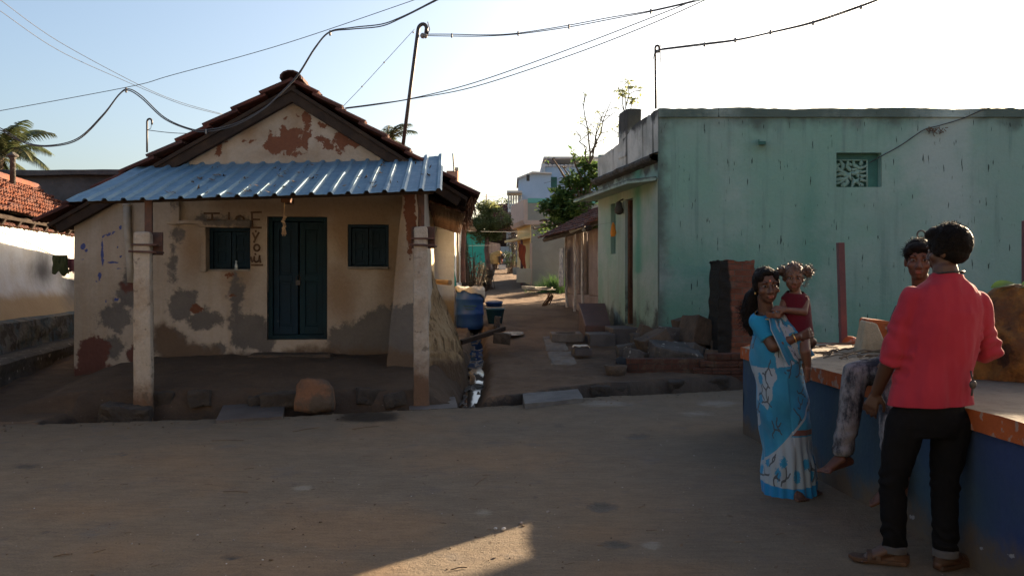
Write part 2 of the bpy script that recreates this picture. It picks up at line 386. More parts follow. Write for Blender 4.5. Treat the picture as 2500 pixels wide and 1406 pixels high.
M['stone_brown'] = surf('brown_rubble_stone', (.17, .125, .09), (.11, .085, .065), 4, .35, .65, .3, 40, .8, 14, .03)
M['stone_rust'] = surf('rust_brown_boulder', (.24, .12, .065), (.11, .085, .065), 3.5, .40, .60, .3, 40, .8, 12, .03)
M['stone_beige'] = surf('beige_dressed_stone', (.46, .38, .26), (.36, .285, .18), 5, .35, .65, .25, 50, .6, 22, .02)
M['ochre'] = surf('ochre_mound', (.36, .175, .045), (.15, .07, .03), 4.5, .36, .6, .35, 35, 1.0, 12, .04, spots=((.05, .025, .015), 7.0, .60, .8))
M['slab'] = surf('grey_stone_slab', (.20, .195, .185), (.135, .13, .125), 5, .35, .65, .3, 40, .6, 25, .012)
M['flag'] = surf('dusty_flagstone', (.27, .235, .195), (.20, .16, .125), 4, .35, .65, .3, 40, .6, 18, .015)
M['platform'] = surf('blue_limewashed_masonry', (.036, .078, .145), (.052, .10, .14), 1.1, .38, .62, .18, 30, .35, 16, .012,
    layers=(('deep', (.024, .04, .165), (.03, .046, .18), 1.3, 1.5, .8), ('mud', (.14, .11, .08), (.10, .085, .07), 1.8, 6, .4), ('worn', (.30, .32, .36), (.26, .28, .32), 1.7, 15, .05)), streak=((.03, .05, .12), .5, 3))
M['band'] = surf('orange_red_band', (.42, .105, .028), (.33, .08, .024), 3, .35, .65, .2, 40, .4, 22, .01, spots=((.24, .19, .16), 13.0, .565, .8))
M['ptop'] = surf('dusty_cement_platform_top', (.36, .29, .215), (.27, .215, .16), 2.5, .35, .65, .28, 45, .5, 18, .012, spots=((.10, .08, .06), 8.0, .60, .6))
M['maroon'] = surf('maroon_painted_steel', (.11, .045, .05), (.085, .04, .045), 6, fine=.15, bump=.1, rough=.6)
M['blue_plastic'] = surf('blue_plastic_drum', (.02, .075, .28), (.024, .085, .24), 4, fine=.12, bump=.06, rough=.45, spec=.45)
M['teal_plastic'] = surf('teal_plastic', (.015, .085, .14), (.012, .065, .11), 4, fine=.12, bump=.05, rough=.4, spec=.45)
M['black_plastic'] = surf('black_plastic', (.012, .013, .016), (.02, .02, .022), 4, fine=.15, bump=.05, rough=.5)
M['sack'] = surf('white_woven_sack', (.66, .60, .49), (.54, .47, .37), 6, fine=.2, bump=.5, bs=30, rough=.8)
M['wood_pale'] = surf('cut_wood', (.46, .33, .18), (.33, .22, .12), 6, fine=.25, bump=.4)
M['twig'] = surf('dry_twig', (.16, .11, .07), (.09, .065, .045), 6, fine=.25, bump=.3)
M['wire'] = surf('grey_cable', (.075, .075, .08), (.055, .055, .06), 6, fine=.1, bump=0, rough=.6)
M['wire_thin'] = surf('bare_wire', (.06, .06, .065), (.045, .045, .05), 6, fine=.1, bump=0, rough=.6)
M['porcelain'] = surf('insulator', (.20, .195, .19), (.13, .125, .12), 8, fine=.1, bump=0, rough=.5)
M['letter'] = surf('brown_letter_paint', (.075, .045, .03), (.115, .075, .05), 16, .4, .62, .3, 60, .3, 40, .004)
M['cream'] = surf('cream_yellow_wall', (.78, .55, .25), (.70, .49, .22), 1.5, fine=.1, bump=.2)
M['cream_side'] = surf('grey_cream_wall', (.36, .33, .265), (.30, .275, .22), 1.5, fine=.1, bump=.2, layers=())
M['pink'] = surf('pink_parapet', (.60, .43, .33), (.52, .37, .29), 1.5, fine=.1, bump=.2)
M['mint'] = surf('mint_coping', (.17, .42, .34), (.14, .36, .30), 1.5, fine=.1, bump=.1)
M['sky_blue'] = surf('pale_blue_wall', (.36, .47, .60), (.31, .42, .55), 1.0, fine=.1, bump=.2)
M['white_far'] = surf('white_far_wall', (.55, .54, .51), (.46, .45, .43), 1.0, fine=.1, bump=.2)
M['turq'] = surf('turquoise_wall', (.065, .43, .31), (.05, .36, .26), 1.5, .35, .65, .2, 12, .2, spots=((.05, .20, .15), 5.0, .58, .7))
M['orange_far'] = surf('orange_far_wall', (.55, .26, .16), (.48, .22, .14), 1.5, fine=.1, bump=.1)
M['grey_far'] = surf('weathered_dark_wall', (.105, .085, .08), (.055, .045, .043), .9, .38, .62, .3, 14, .5, 8, .03)
M['shed_wall'] = surf('dusty_rose_mud_wall', (.38, .29, .25), (.29, .215, .18), 1.6, .35, .65, .2, 20, .5, 10, .03, streak=((.14, .10, .085), .6, 5))
M['limb'] = surf('whitewashed_stick', (.50, .46, .41), (.34, .29, .24), 8, fine=.2, bump=.4)
M['bark'] = surf('bark', (.12, .085, .06), (.075, .055, .04), 6, fine=.3, bump=.8)
M['bark_red'] = surf('limed_bark', (.26, .12, .085), (.13, .08, .06), 3, fine=.3, bump=.8)
def leaf_mat(name, c1, c2, c3, tr=.35):
    t = NT(name)
    col = t.mix(t.attr('tint'), c1, c2)
    col = t.mix(t.mr(t.noise(1.3, 3), .45, .7), col, c3)
    t.out(col, .55, .3)
    tl = t.n.new('ShaderNodeBsdfTranslucent'); t.L(col, tl.inputs['Color'])
    ad = t.n.new('ShaderNodeMixShader'); ad.inputs[0].default_value = tr
    t.L(t.b.outputs[0], ad.inputs[1]); t.L(tl.outputs[0], ad.inputs[2]); t.L(ad.outputs[0], t.n['Material Output'].inputs[0])
    return t.m
M['leaf'] = leaf_mat('broad_green_leaf', (.05, .10, .028), (.11, .17, .04), (.05, .09, .03), .45)
M['leaf_olive'] = leaf_mat('olive_small_leaf', (.16, .19, .075), (.24, .26, .10), (.13, .15, .07), .55)
M['leaf_dry'] = leaf_mat('dry_dark_scrub', (.055, .055, .035), (.09, .075, .045), (.05, .042, .03), .2)
M['leaf_far'] = leaf_mat('far_green_leaf', (.04, .075, .03), (.065, .10, .04), (.035, .06, .03))
M['leaf_purple'] = leaf_mat('purple_leaf', (.06, .035, .04), (.045, .06, .03), (.08, .04, .05), .2)
M['frond'] = leaf_mat('palm_frond', (.05, .075, .03), (.085, .10, .045), (.10, .085, .04), .25)
M['grass'] = leaf_mat('green_grass', (.045, .10, .03), (.075, .14, .045), (.05, .09, .03), .3)
M['banana'] = leaf_mat('fresh_leaf', (.065, .13, .03), (.08, .15, .035), (.06, .11, .03), .45)
def water_mat():
    t = NT('drain_water')
    n = t.noise(3.4, 4, .55, t.map((2.0, .7, 1)))
    sc = t.mr(n, .50, .53)
    col = t.mix(sc, (.008, .009, .010), (.026, .021, .016))
    t.bump(t.noise(7, 2, .5), .06, .01)
    return t.out(col, t.mr(n, .50, .54, .06, .9), .35)
M['water'] = water_mat()
M['splash'] = surf('milky_puddle', (.45, .45, .44), (.16, .13, .11), 14, .40, .56, .1, 60, .3, 30, .006, .18, .6)
# skin, hair and cloth
M['skin'] = surf('brown_skin', (.115, .055, .034), (.095, .045, .028), 8, fine=.06, bump=.05, rough=.55, spec=.4)
M['skin_w'] = surf('brown_skin_woman', (.15, .072, .045), (.125, .060, .037), 8, fine=.06, bump=.05, rough=.52, spec=.4)
M['skin_c'] = surf('light_brown_skin', (.21, .11, .07), (.18, .09, .058), 8, fine=.06, bump=.05, rough=.55, spec=.4)
M['skin_b'] = surf('red_brown_skin', (.19, .075, .042), (.15, .06, .034), 8, fine=.06, bump=.05, rough=.55, spec=.4)
M['hair'] = surf('black_hair', (.012, .010, .010), (.020, .016, .014), 30, fine=.3, fs=140, bump=.8, bs=110, bd=.006, rough=.65, spec=.1)
M['hair_c'] = surf('brown_child_hair', (.085, .045, .025), (.055, .03, .018), 30, fine=.3, fs=140, bump=.8, bs=110, bd=.006, rough=.45, spec=.5)
M['eye'] = surf('eye_white', (.13, .11, .10), (.12, .10, .09), 8, fine=.05, bump=0, rough=.3)
M['iris'] = surf('dark_iris', (.012, .008, .006), (.012, .008, .006), 8, fine=.05, bump=0, rough=.2)
M['lip'] = surf('lip', (.15, .05, .04), (.13, .045, .036), 8, fine=.05, bump=.1, rough=.45)
M['bindi'] = surf('bindi_paint', (.50, .16, .10), (.48, .15, .1), 8, fine=.05, bump=0)
M['gold'] = surf('gold', (.7, .45, .15), (.6, .4, .14), 8, fine=.05, bump=0, rough=.3, metal=.9)
def cloth(name, c1, c2, sc=3.0, wv=130.0, b=.3):
    c1, c2 = dim(name, c1), dim(name, c2); t = NT(name)
    col = t.mix(t.mr(t.noise(sc, 5), .35, .65), c1, c2)
    wvv = t.math('ADD', t.wave(wv, None, 'X', 2), t.wave(wv, None, 'Z', 2))
    col = t.mix(1.0, col, t.mix(wvv, (.9,) * 3, (1.05,) * 3), 'MULTIPLY')
    t.bump(t.math('ADD', t.math('MULTIPLY', wvv, .15), t.noise(14, 5, .6, t.map((1, 1, 2.2)))), b, .015)
    t.b.inputs['Sheen Weight'].default_value = 0.0 if 'black' in name else .08
    return t.out(col, .9, .1)
M['coral'] = cloth('coral_cotton', (.66, .062, .105), (.58, .05, .09))
M['black_denim'] = cloth('black_denim', (.008, .009, .011), (.012, .012, .014))
M['cuff'] = cloth('grey_denim_cuff', (.055, .055, .06), (.075, .075, .08))
M['blouse'] = cloth('sky_blue_blouse', (.025, .32, .60), (.022, .27, .53))
M['maroon_knit'] = cloth('maroon_knit', (.10, .010, .022), (.075, .008, .018))
M['dark_shirt'] = cloth('dark_shirt', (.04, .035, .04), (.03, .03, .035))
def acid():
    t = NT('acid_washed_denim')
    col = t.mix(t.mr(t.noise(11, 8, .72, t.map((1, 1, .45))), .40, .60), (.02, .024, .032), (.15, .155, .17))
    t.bump(t.noise(16, 5, .6, t.map((1, 1, 3))), .5, .015)
    return t.out(col, .9, .15)
M['acid'] = acid()
def sari():
    t = NT('printed_sari')
    blue = t.mix(t.mr(t.noise(4, 4), .35, .65), (.022, .175, .31), (.016, .135, .26))
    white = (.19, .25, .31)
    lt = t.mr(t.math('ADD', t.fld('white'), t.math('MULTIPLY', t.math('SUBTRACT', t.noise(24, 6, .7), .5), 1.7)), -.08, .08)
    col = t.mix(lt, blue, white)
    fl = t.mr(t.math('ADD', t.fld('flower'), t.math('MULTIPLY', t.math('SUBTRACT', t.noise(60, 5, .7), .5), 1.3)), -.08, .08)
    col = t.mix(fl, col, (.016, .155, .31))
    ln = t.mr(t.fld('line'), .05, .45)
    col = t.mix(t.math('MULTIPLY', ln, .9), col, (.035, .045, .06))
    col = t.mix(t.mr(t.fld('band'), -.06, .06), col, (.11, .05, .045))
    col = t.mix(t.mr(t.fld('border'), -.06, .06), col, (.008, .14, .34))
    col = t.mix(t.mr(t.fld('edge'), -.1, .1), col, (.2, .25, .3))
    t.bump(t.noise(30, 5, .6), .2, .008)
    t.b.inputs['Sheen Weight'].default_value = .15
    return t.out(col, .85, .2)
M['sari'] = sari()
M['cloth_green'] = cloth('dark_green_cloth', (.03, .045, .022), (.05, .06, .03))
M['cloth_pink'] = cloth('faded_pink_cloth', (.26, .10, .13), (.2, .08, .1))
M['cloth_red'] = cloth('rust_red_cloth', (.34, .075, .03), (.22, .05, .03))
M['cloth_orange'] = cloth('orange_cloth', (.62, .24, .03), (.5, .18, .03))
M['cloth_check'] = cloth('grey_check_towel', (.42, .42, .41), (.20, .20, .21), 14)
M['cloth_yellow'] = cloth('mustard_cloth', (.42, .27, .10), (.34, .20, .07))
M['leather'] = surf('worn_leather', (.06, .032, .02), (.04, .024, .016), 9, fine=.2, bump=.3, rough=.6)
M['glass'] = surf('bottle_glass', (.35, .42, .45), (.3, .38, .4), 9, fine=.05, bump=0, rough=.15, spec=.6)
M['rope'] = surf('coir_rope', (.36, .24, .13), (.25, .16, .085), 20, fine=.3, bump=.5)
# ------------------------------------------------------------------ ground, drain water
ROAD = [(-30, 1.0), (-8, 7.55), (-5, 8.0), (-2.35, 8.53), (-.64, 9.12), (.09, 9.35), (.83, 9.76), (2.95, 10.55), (5, 11.2), (9, 12.3), (40, 20)]
ALLEY = [(9, -.02), (10, .05), (13, .26), (17, .5), (25, 1.0), (35, 1.77), (50, 2.5), (90, 2.6), (900, 2.6)]
GUT = [(9.3, -.50), (10, -.53), (11, -.49), (12.5, -.55), (14, -.60), (16.6, -.74)]
def yroad(x): return interp(ROAD, x)
DRW = [(-6, .75), (-3, .72), (-2.6, .5), (-1.6, .45), (-1.2, .28), (-.5, .3), (0, .42), (1, .5), (3, .5)]
def gz(x, y):
    d = y - yroad(x) + .03 * nz(x * 3, 5)
    n = nz(x * .5, y * .5) * .03 + nz(x * 2.1, y * 2.1, 3) * .012 + nz(x * 7, y * 7, 9) * .004
    road = n * .55
    al = interp(ALLEY, y)
    bank = al; W = interp(DRW, x) + .05 * nz(x * 2.3, 8); d2 = d - W + .42
    if x < -.7:                                   # raised earth floor of the veranda and the passage left of it
        ver = lerp(.17, .40, sstep(.45, 2.2, d)) * sstep(.36, .52, d2)
        pas = lerp(.0, .16, sstep(.2, 3.0, d)) + .05 * max(0, y - 11)
        t = sstep(-5.6, -4.7, x) * (1 - sstep(-1.0, -.75, x))
        bank = lerp(pas if x < -3 else al, ver, t)
    if x > 1.6: bank = lerp(al, .08 + .1 * max(0, d - .3), sstep(1.6, 2.2, x)) if y < 13 else al
    bank += n + (.022 * nz(x * 3.3, y * 3.3, 12) + .016 * nz(x * 9, y * 9, 4)) * sstep(W, W + .3, d)
    dep = 0.0
    if -5.2 < x < 8: dep = sstep(-.015, .03, d) * (1 - sstep(W - .07, W + .03, d)) * sstep(-4.75, -4.45, x) * .45
    z = lerp(road, bank, sstep(W - .1, W, d)) - dep - dep * .1 * nz(x * 4, y * 4)
    if 9.2 < y < 17.2 and -1.4 < x < .4:
        g = interp(GUT, y) + .05 * nz(y * 2.3, 1)
        hw_ = lerp(.17, .12, sstep(10, 14, y)) + .03 * nz(y * 5, 7)
        z -= .2 * (1 - sstep(hw_ * .6, hw_ * 1.5, abs(x - g))) * sstep(9.3, 9.7, y) * (1 - sstep(16.3, 17, y))
    return z
def steps(segs):
    out = []
    for a, b, st in segs:
        n = max(1, round((b - a) / st)); out += [a + (b - a) * i / n for i in range(n)]
    return out + [segs[-1][1]]
gx = steps([(-600, -60, 90), (-60, -14, 6), (-14, -6.6, .5), (-6.6, 4.6, .055), (4.6, 12, .5), (12, 60, 6), (60, 600, 90)])
gy = steps([(-40, 0, 5), (0, 3.4, .4), (3.4, 13, .055), (13, 18, .1), (18, 40, .5), (40, 100, 6), (100, 900, 100)])
g = MB(); nx = len(gx)
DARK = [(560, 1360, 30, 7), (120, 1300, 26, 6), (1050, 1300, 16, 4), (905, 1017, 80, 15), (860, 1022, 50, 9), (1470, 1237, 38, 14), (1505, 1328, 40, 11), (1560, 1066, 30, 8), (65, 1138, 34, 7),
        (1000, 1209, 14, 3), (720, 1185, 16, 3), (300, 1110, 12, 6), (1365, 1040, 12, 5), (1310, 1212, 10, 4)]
RED = [(430, 1130, 130, 35), (520, 1180, 90, 22), (980, 1040, 120, 22), (700, 1390, 260, 50), (300, 1350, 120, 30), (1480, 1300, 90, 22), (1560, 1400, 200, 40), (850, 1290, 240, 60), (1200, 1120, 200, 30), (200, 1240, 160, 30)]
PALE = [(1590, 1330, 30, 12), (1180, 1250, 26, 8), (1480, 985, 70, 8), (1750, 985, 50, 8), (740, 1190, 26, 9), (1700, 1010, 40, 6)]
ga = {k: [] for k in ('road', 'red', 'dark', 'pale', 'dark_earth')}
for y in gy:
    for x in gx:
        z = gz(x, y) if y < 100 else interp(ALLEY, y)
        if y < 1: z = 0
        d = y - yroad(x)
        px, py = proj((x, y, z))
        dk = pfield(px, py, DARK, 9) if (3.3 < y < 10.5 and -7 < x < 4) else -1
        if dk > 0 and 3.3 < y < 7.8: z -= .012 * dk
        g.v.append((x, y, z))
        ga['road'].append(max(-1, min(1, -d * 3)))
        ga['red'].append(pfield(px, py, RED, 60) if (3.3 < y < 10 and -7 < x < 4) else -1)
        wet_shade = max(-1, .9 - 2.4 * abs(d - .2) / .24) if -4.8 < x < 8 else -1        # silt and slime in the drain, with its shade painted in
        if 9.2 < y < 17 and -1.4 < x < .4: wet_shade = max(wet_shade, .85 - 3.2 * abs(x - interp(GUT, y)) / .35)
        if -4.7 < x < 8 and -.01 < d < 1.2: wet_shade = max(wet_shade, min(1, (interp(DRW, x) + .09 - d) * 9) * min(1, (d + .01) * 60))  # drain bed and bank face darkened for wet and for shade
        ga['dark'].append(max(dk, min(1, wet_shade)))
        dk_earth = -1
        if x < -.6 and d > .2 and y < 13: dk_earth = min(1, d * 2 - .3) * (1 if x > -5.6 else max(-1, 1 + (x + 5.6) * 1.2))
        elif d > .3 and y < 16 and x < 8: dk_earth = lerp(-.35 + .5 * nz(x * 2, y), max(-1, min(.3, 1.2 - (y - 10) * .4)), sstep(.2, 1.6, x + .5 * nz(x, y * .8, 3)))
        ga['dark_earth'].append(max(-1, min(1, dk_earth)))
        ga['pale'].append(pfield(px, py, PALE, 9) if (3.3 < y < 10.5 and -7 < x < 4) else -1)
for j in range(len(gy) - 1):
    for i in range(nx - 1):
        a = j * nx + i; g.f.append((a, a + 1, a + nx + 1, a + nx))
g.att = ga
tag(g.build('ground', M['ground'], smooth=True), kind='structure')
wv = []; ys = [9.42 + i * .06 for i in range(118)]
wm = MB()
for y in ys:
    c = interp(GUT, y) + .05 * nz(y * 2.3, 1); h = .105 + .04 * nz(y * 3, 4)
    zz = interp(ALLEY, y) - .135 - (.05 if y < 9.7 else 0)
    for k in range(5): wm.v.append((c - h + h * k / 2, y, zz))
for j in range(len(ys) - 1):
    for k in range(4):
        a = j * 5 + k; wm.f.append((a, a + 1, a + 6, a + 5))
tag(wm.build('drain_water', M['water'], smooth=True), kind='structure')

# ------------------------------------------------------------------ clay tile roofs
def tiled_roof(mb, O, a, dn, n, L, S, courses, tw=.24, amp=.02, th=.022, lift=.03, jit=1.0, seed=1):
    """O: ridge start; a: unit vector along the ridge; dn: unit vector down the slope; n: normal"""
    rnd = random.Random(seed); O, a, dn, n = Vector(O), Vector(a), Vector(dn), Vector(n)
    cnt = max(1, round(L / tw)); tw = L / cnt; cs = S / courses; tint = mb.att.setdefault('tint', [])
    prof = [(0, 0), (.1, .9), (.24, 1), (.36, .25), (.5, .1), (.62, .9), (.76, 1), (.9, .2), (1, .0)]
    for c in range(courses):
        for t in range(cnt):
            j = rnd.uniform(-1, 1) * jit; s0 = c * cs - .02; s1 = (c + 1) * cs + .045 + .012 * j
            tv = rnd.random() ** 2; sk = rnd.uniform(-.006, .006) * jit; up = rnd.uniform(0, .008) * jit
            vs = []
            for k, (s, lf) in enumerate(((s0, 0), (s1, lift + up))):
                for u, h in prof:
                    vs.append(O + a * (t * tw + u * tw * 1.02 + sk * k) + dn * s + n * (h * amp + lf))
            m = len(prof)
            vs += [v - n * th for v in vs]
            fs = [(i, i + 1, m + i + 1, m + i) for i in range(m - 1)] + [(2 * m + i, 3 * m + i, 3 * m + i + 1, 2 * m + i + 1) for i in range(m - 1)]
            fs += [(m + i, m + i + 1, 3 * m + i + 1, 3 * m + i) for i in range(m - 1)] + [(i + 1, i, 2 * m + i, 2 * m + i + 1) for i in range(m - 1)]
            fs += [(0, m, 3 * m, 2 * m), (2 * m - 1, m - 1, 3 * m - 1, 4 * m - 1)]
            mb.add(vs, fs); tint += [tv] * len(vs)
    return mb
def ridge_caps(mb, O, a, L, r=.13, seg=.36, seed=2):
    rnd = random.Random(seed); O, a = Vector(O), Vector(a); side = a.cross(Vector((0, 0, 1))).normalized(); n = round(L / seg); tint = mb.att.setdefault('tint', [])
    for i in range(n):
        tv = rnd.random() ** 2; vs = []
        for k, (s, q) in enumerate(((i * L / n - .03, 1.0), ((i + 1) * L / n + .03, 1.12))):
            for rr in (r * q, r * q - .022):
                for m in range(8):
                    t = math.pi * (m / 7) * 1.1 - .05 * math.pi
                    vs.append(O + a * s + side * (math.cos(t) * rr * 1.15) + Vector((0, 0, math.sin(t) * rr * .8 - .02)))
        fs = []
        for m in range(7):
            fs += [(m, m + 1, 17 + m, 16 + m), (8 + m + 1, 8 + m, 24 + m, 25 + m), (m + 1, m, 8 + m, 9 + m), (16 + m, 17 + m, 25 + m, 24 + m)]
        mb.add(vs, fs); tint += [tv] * len(vs)
    return mb

# ------------------------------------------------------------------ the old tiled house
HU, HV, HN = Vector((.9971, .0758, 0)), Vector((-.0758, .9971, 0)), Vector((.0758, -.9971, 0))
H0 = Vector((-.95, 11.2, 0))
def hw(px, py, off=0.0):
    """point of the house's front wall plane (moved `off` metres towards the street) at a photo pixel"""
    k = (px - 1250) / F; Y = (11.2384 - off) / (.9971 - .0758 * k)
    return P(px, py, Y)
def wu(px): p = hw(px, 0); return (p - H0).dot(HU)
def wz(py, px=700): return hw(px, py).z
def wpos(u, z, off=0.0): return H0 + HU * u + HN * off + Vector((0, 0, z))
house = thing('tiled_house', 'old cream plastered house with red clay tile gable and blue metal veranda sheet', 'house', (-3.3, 11.0, .35))
AP, EL, ER = hw(710, 183, .22), hw(92, 530, .22), hw(1158, 466, .22)
def roof_z(u):                                  # top of the roof above the front wall at u
    ua, ul, ur = [(q - H0).dot(HU) for q in (AP, EL, ER)]
    return lerp(AP.z, EL.z, (ua - u) / (ua - ul)) if u < ua else lerp(AP.z, ER.z, (u - ua) / (ur - ua))
uL, uR = wu(181), wu(1040)
DOOR = (wu(652), wu(799), wz(829), wz(529)); WIN1 = (wu(505), wu(611), wz(662), wz(556)); WIN2 = (wu(849), wu(949), wz(656), wz(547))
HOLES = [DOOR, WIN1, WIN2]
def cuts(a, b, st, ex):
    pts = sorted(set([round(a + (b - a) * i / max(1, round((b - a) / st)), 5) for i in range(max(1, round((b - a) / st)) + 1)]))
    pts = [p for p in pts if all(abs(p - e) > st * .4 for e in ex)] + list(ex)
    return sorted(p for p in pts if a - 1e-6 <= p <= b + 1e-6)
us = cuts(uL, uR, .04, [h[i] for h in HOLES for i in (0, 1)]); zt = 2.28
zs = cuts(-.1, zt, .04, [h[i] for h in HOLES for i in (2, 3)])
fw = MB(); rows = len(zs) + 26
def addgrid(mb, us, zs_fn, rows, off, keep):
    base = len(mb.v)
    for j in range(rows):
        for i, u in enumerate(us):
            z = zs_fn(u, j); mb.v.append(tuple(wpos(u, z, off + .012 * nz(u * 1.3, z * 1.3, 4) + .005 * nz(u * 6, z * 6, 8))))
    for j in range(rows - 1):
        for i in range(len(us) - 1):
            if keep(us[i], us[i + 1], zs_fn((us[i] + us[i + 1]) / 2, j), zs_fn((us[i] + us[i + 1]) / 2, j + 1)):
                a = base + j * len(us) + i; mb.f.append((a, a + 1, a + len(us) + 1, a + len(us)))
def zfn(u, j):
    if j < len(zs): return zs[j]
    return lerp(zt, max(zt + .02, roof_z(u) - .16), (j - len(zs) + 1) / 26)
def keepf(u0, u1, z0, z1):
    uc, zc = (u0 + u1) / 2, (z0 + z1) / 2
    return not any(h[0] < uc < h[1] and h[2] < zc < h[3] for h in HOLES)
addgrid(fw, us, zfn, rows, 0, keepf)
BRICK = [(705, 350, 55, 16), (692, 330, 10, 34), (722, 322, 34, 9), (672, 352, 30, 20), (713, 352, 12, 28), (746, 342, 9, 22), (755, 330, 7, 12), (745, 290, 8, 14), (757, 292, 5, 10), (750, 313, 9, 9), (794, 306, 14, 8), (838, 345, 22, 12), (830, 352, 10, 22), (865, 337, 9, 16), (805, 357, 18, 9), (870, 354, 14, 7), (828, 332, 12, 10), (545, 343, 14, 5), (610, 345, 14, 5), (533, 365, 6, 14), (480, 753, 14, 12), (658, 319, 5, 4), (727, 283, 4, 5), (783, 340, 18, 5), (568, 720, 8, 5), (560, 672, 8, 5),
         [(984, 468), (1010, 468), (1018, 560), (1000, 640), (992, 560)], (700, 375, 30, 5), (850, 330, 26, 9)]
GREY = [(427, 640, 10, 58), (434, 600, 5, 60), (424, 675, 12, 20), (446, 745, 40, 36), (490, 780, 40, 24), (288, 778, 42, 32), (273, 846, 30, 28), (405, 838, 60, 26), (470, 850, 60, 16), (575, 720, 14, 60), (610, 810, 50, 50), (530, 780, 22, 16), (640, 830, 30, 40), (320, 700, 28, 60),
        [(806, 800), (862, 802), (872, 780), (915, 760), (960, 742), (1040, 742), (1040, 900), (806, 860)], (600, 540, 20, 16), [(492, 530), (606, 540), (604, 556), (492, 552)]]
WARM = [(725, 300, 22, 60), (650, 330, 8, 4), (700, 380, 90, 12), (610, 320, 24, 30), [(660, 488), (1000, 470), (1000, 530), (820, 600), (810, 540), (650, 530), (520, 500)], (885, 560, 80, 90), (470, 610, 30, 60), (580, 620, 40, 100), (830, 720, 40, 60), (740, 530, 60, 40), (960, 620, 30, 120)]
REDP = [[(194, 832), (222, 820), (246, 826), (262, 846), (258, 880), (262, 915), (190, 918)], (318, 700, 20, 15), (330, 865, 20, 30), [(180, 895), (300, 890), (330, 905), (330, 930), (180, 930)]]
BASE = [[(383, 800), (405, 790), (440, 812), (480, 838), (530, 858), (570, 872), (570, 900), (383, 900)], [(180, 930), (300, 900), (420, 872), (520, 868), (560, 860), (640, 862), (800, 850), (960, 850), (1050, 880), (1050, 1100), (160, 1100)]]
BLUE = [(250, 616, 3, 38), (203, 602, 7, 8), (211, 612, 5, 4), (292, 556, 4, 7), (264, 572, 10, 4), (275, 640, 12, 3), (291, 654, 16, 2.5), (278, 565, 6, 3), (242, 672, 3, 8), (238, 688, 9, 3), (200, 632, 4, 5), (294, 626, 4, 5), (289, 602, 3, 6), (253, 640, 3, 8), (284, 731, 5, 7), (260, 735, 4, 4)]
def house_fields(mb):
    A = {k: [] for k in ('brick', 'grey', 'warm', 'red', 'base', 'blue')}
    for v in mb.v:
        x, y = proj(v)
        A['brick'].append(pfield(x, y, BRICK, 15)); A['grey'].append(pfield(x, y, GREY, 30)); A['warm'].append(pfield(x, y, WARM, 30))
        A['red'].append(pfield(x, y, REDP, 30)); A['base'].append(pfield(x, y, BASE, 36)); A['blue'].append(pfield(x, y, BLUE, 5))
    mb.att.update(A)
def reveal(mb, h, dep):
    a, b, c, d = h
    q = lambda u, z, o: wpos(u, z, o)
    for (p0, p1) in (((a, c), (a, d)), ((a, d), (b, d)), ((b, d), (b, c)), ((b, c), (a, c))):
        mb.quad(q(*p0, .004), q(*p1, .004), q(*p1, -dep), q(*p0, -dep))
reveal(fw, DOOR, .30); reveal(fw, WIN1, .30); reveal(fw, WIN2, .30)
house_fields(fw); fw.build('front_wall', M['facade'], house, smooth=False)
# the rest of the walls, closing the house behind
DEP = 5.6
def hq(u, v, z): return H0 + HU * u + HV * v + Vector((0, 0, z))
bw = MB()
lt = MB(); lt.grid(lambda s, t: hq(uL + .0, .0 + s * DEP, lerp(-.1, roof_z(uL) - .16, t)) + HU * (.02 * nz(s * 8, t * 3)), 40, 16); lt.build('left_wall', M['side_wall'], house)
bk = MB(); bk.prism([hq(uL, DEP, -.1), hq(uR, DEP, -.1), hq(uR, DEP, roof_z(uR) - .3), hq((AP - H0).dot(HU), DEP, AP.z - .95), hq(uL, DEP, roof_z(uL) - .16)], HV * .2); bk.build('back_wall', M['side_wall'], house)
sw = MB(); sw.grid(lambda s, t: hq(uR + .03 * nz(s * 20, t * 4) + .012 * nz(s * 60, t * 9), s * DEP, lerp(-.1, roof_z(uR) - .22, t)), 150, 50); sw.build('side_wall', M['side_wall'], house, smooth=True)
# leaning mud skirt along the foot of the side wall
mud = MB()
def mudf(s, t):
    v = -.9 + s * 4.6
    topz = lerp(1.62, 1.25, sstep(1.4, 3.6, v)); topz = lerp(.7, topz, sstep(-.9, .3, v))
    out = lerp(.66, .56, s) * (1 - t) ** 1.05 + .012
    q = hq(uR - .02 + out * sstep(-1.0, -.3, v), v, lerp(0.0, topz, t)); z = q.z
    if z < .3 and t < .3: z = lerp(gz(min(q.x, -.62), q.y) - .08, z, t / .3)
    rid = .07 * nz((v * 1.0 + t * 1.7) * 3.2, t * .8 - v * .3, 3) + .045 * nz((v + t * 1.7) * 8, t * 1.5, 6) + .012 * nz(v * 18, t * 14, 2)
    return Vector((q.x, q.y, z)) + HU * rid * sstep(0, .12, t) + Vector((0, 0, rid * .5))
mud.grid(mudf, 130, 60)
mud.att['edge'] = [min(1, max(-1, (.35 - v[2]) * 2.5)) for v in mud.v]
mud.build('mud_skirt', M['mud'], house, smooth=True)
# corner pier beside the veranda pillar
pr = MB()
def pier(s, t):
    # outline round the pier: front-left, front-right, back-right, back-left
    z = lerp(-.05, 2.62, t)
    fl, fr = P(lerp(938, 985, t), 0, 10.35).x, P(lerp(1046, 1022, t), 0, 10.35).x
    loop = [(fl, 10.35), (fr, 10.35), (fr + .03, 11.22), (fl + .02, 11.22)]
    k = s * 4; i = int(k) % 4; f_ = k - int(k)
    x = lerp(loop[i][0], loop[(i + 1) % 4][0], f_); y = lerp(loop[i][1], loop[(i + 1) % 4][1], f_)
    return Vector((x + .012 * nz(x * 5, z * 5, y), y + .012 * nz(x * 5 + 9, z * 5, y), z))
pr.grid(pier, 64, 60, closed=True); house_fields(pr)
pr.build('corner_pier', M['facade'], house, smooth=False)
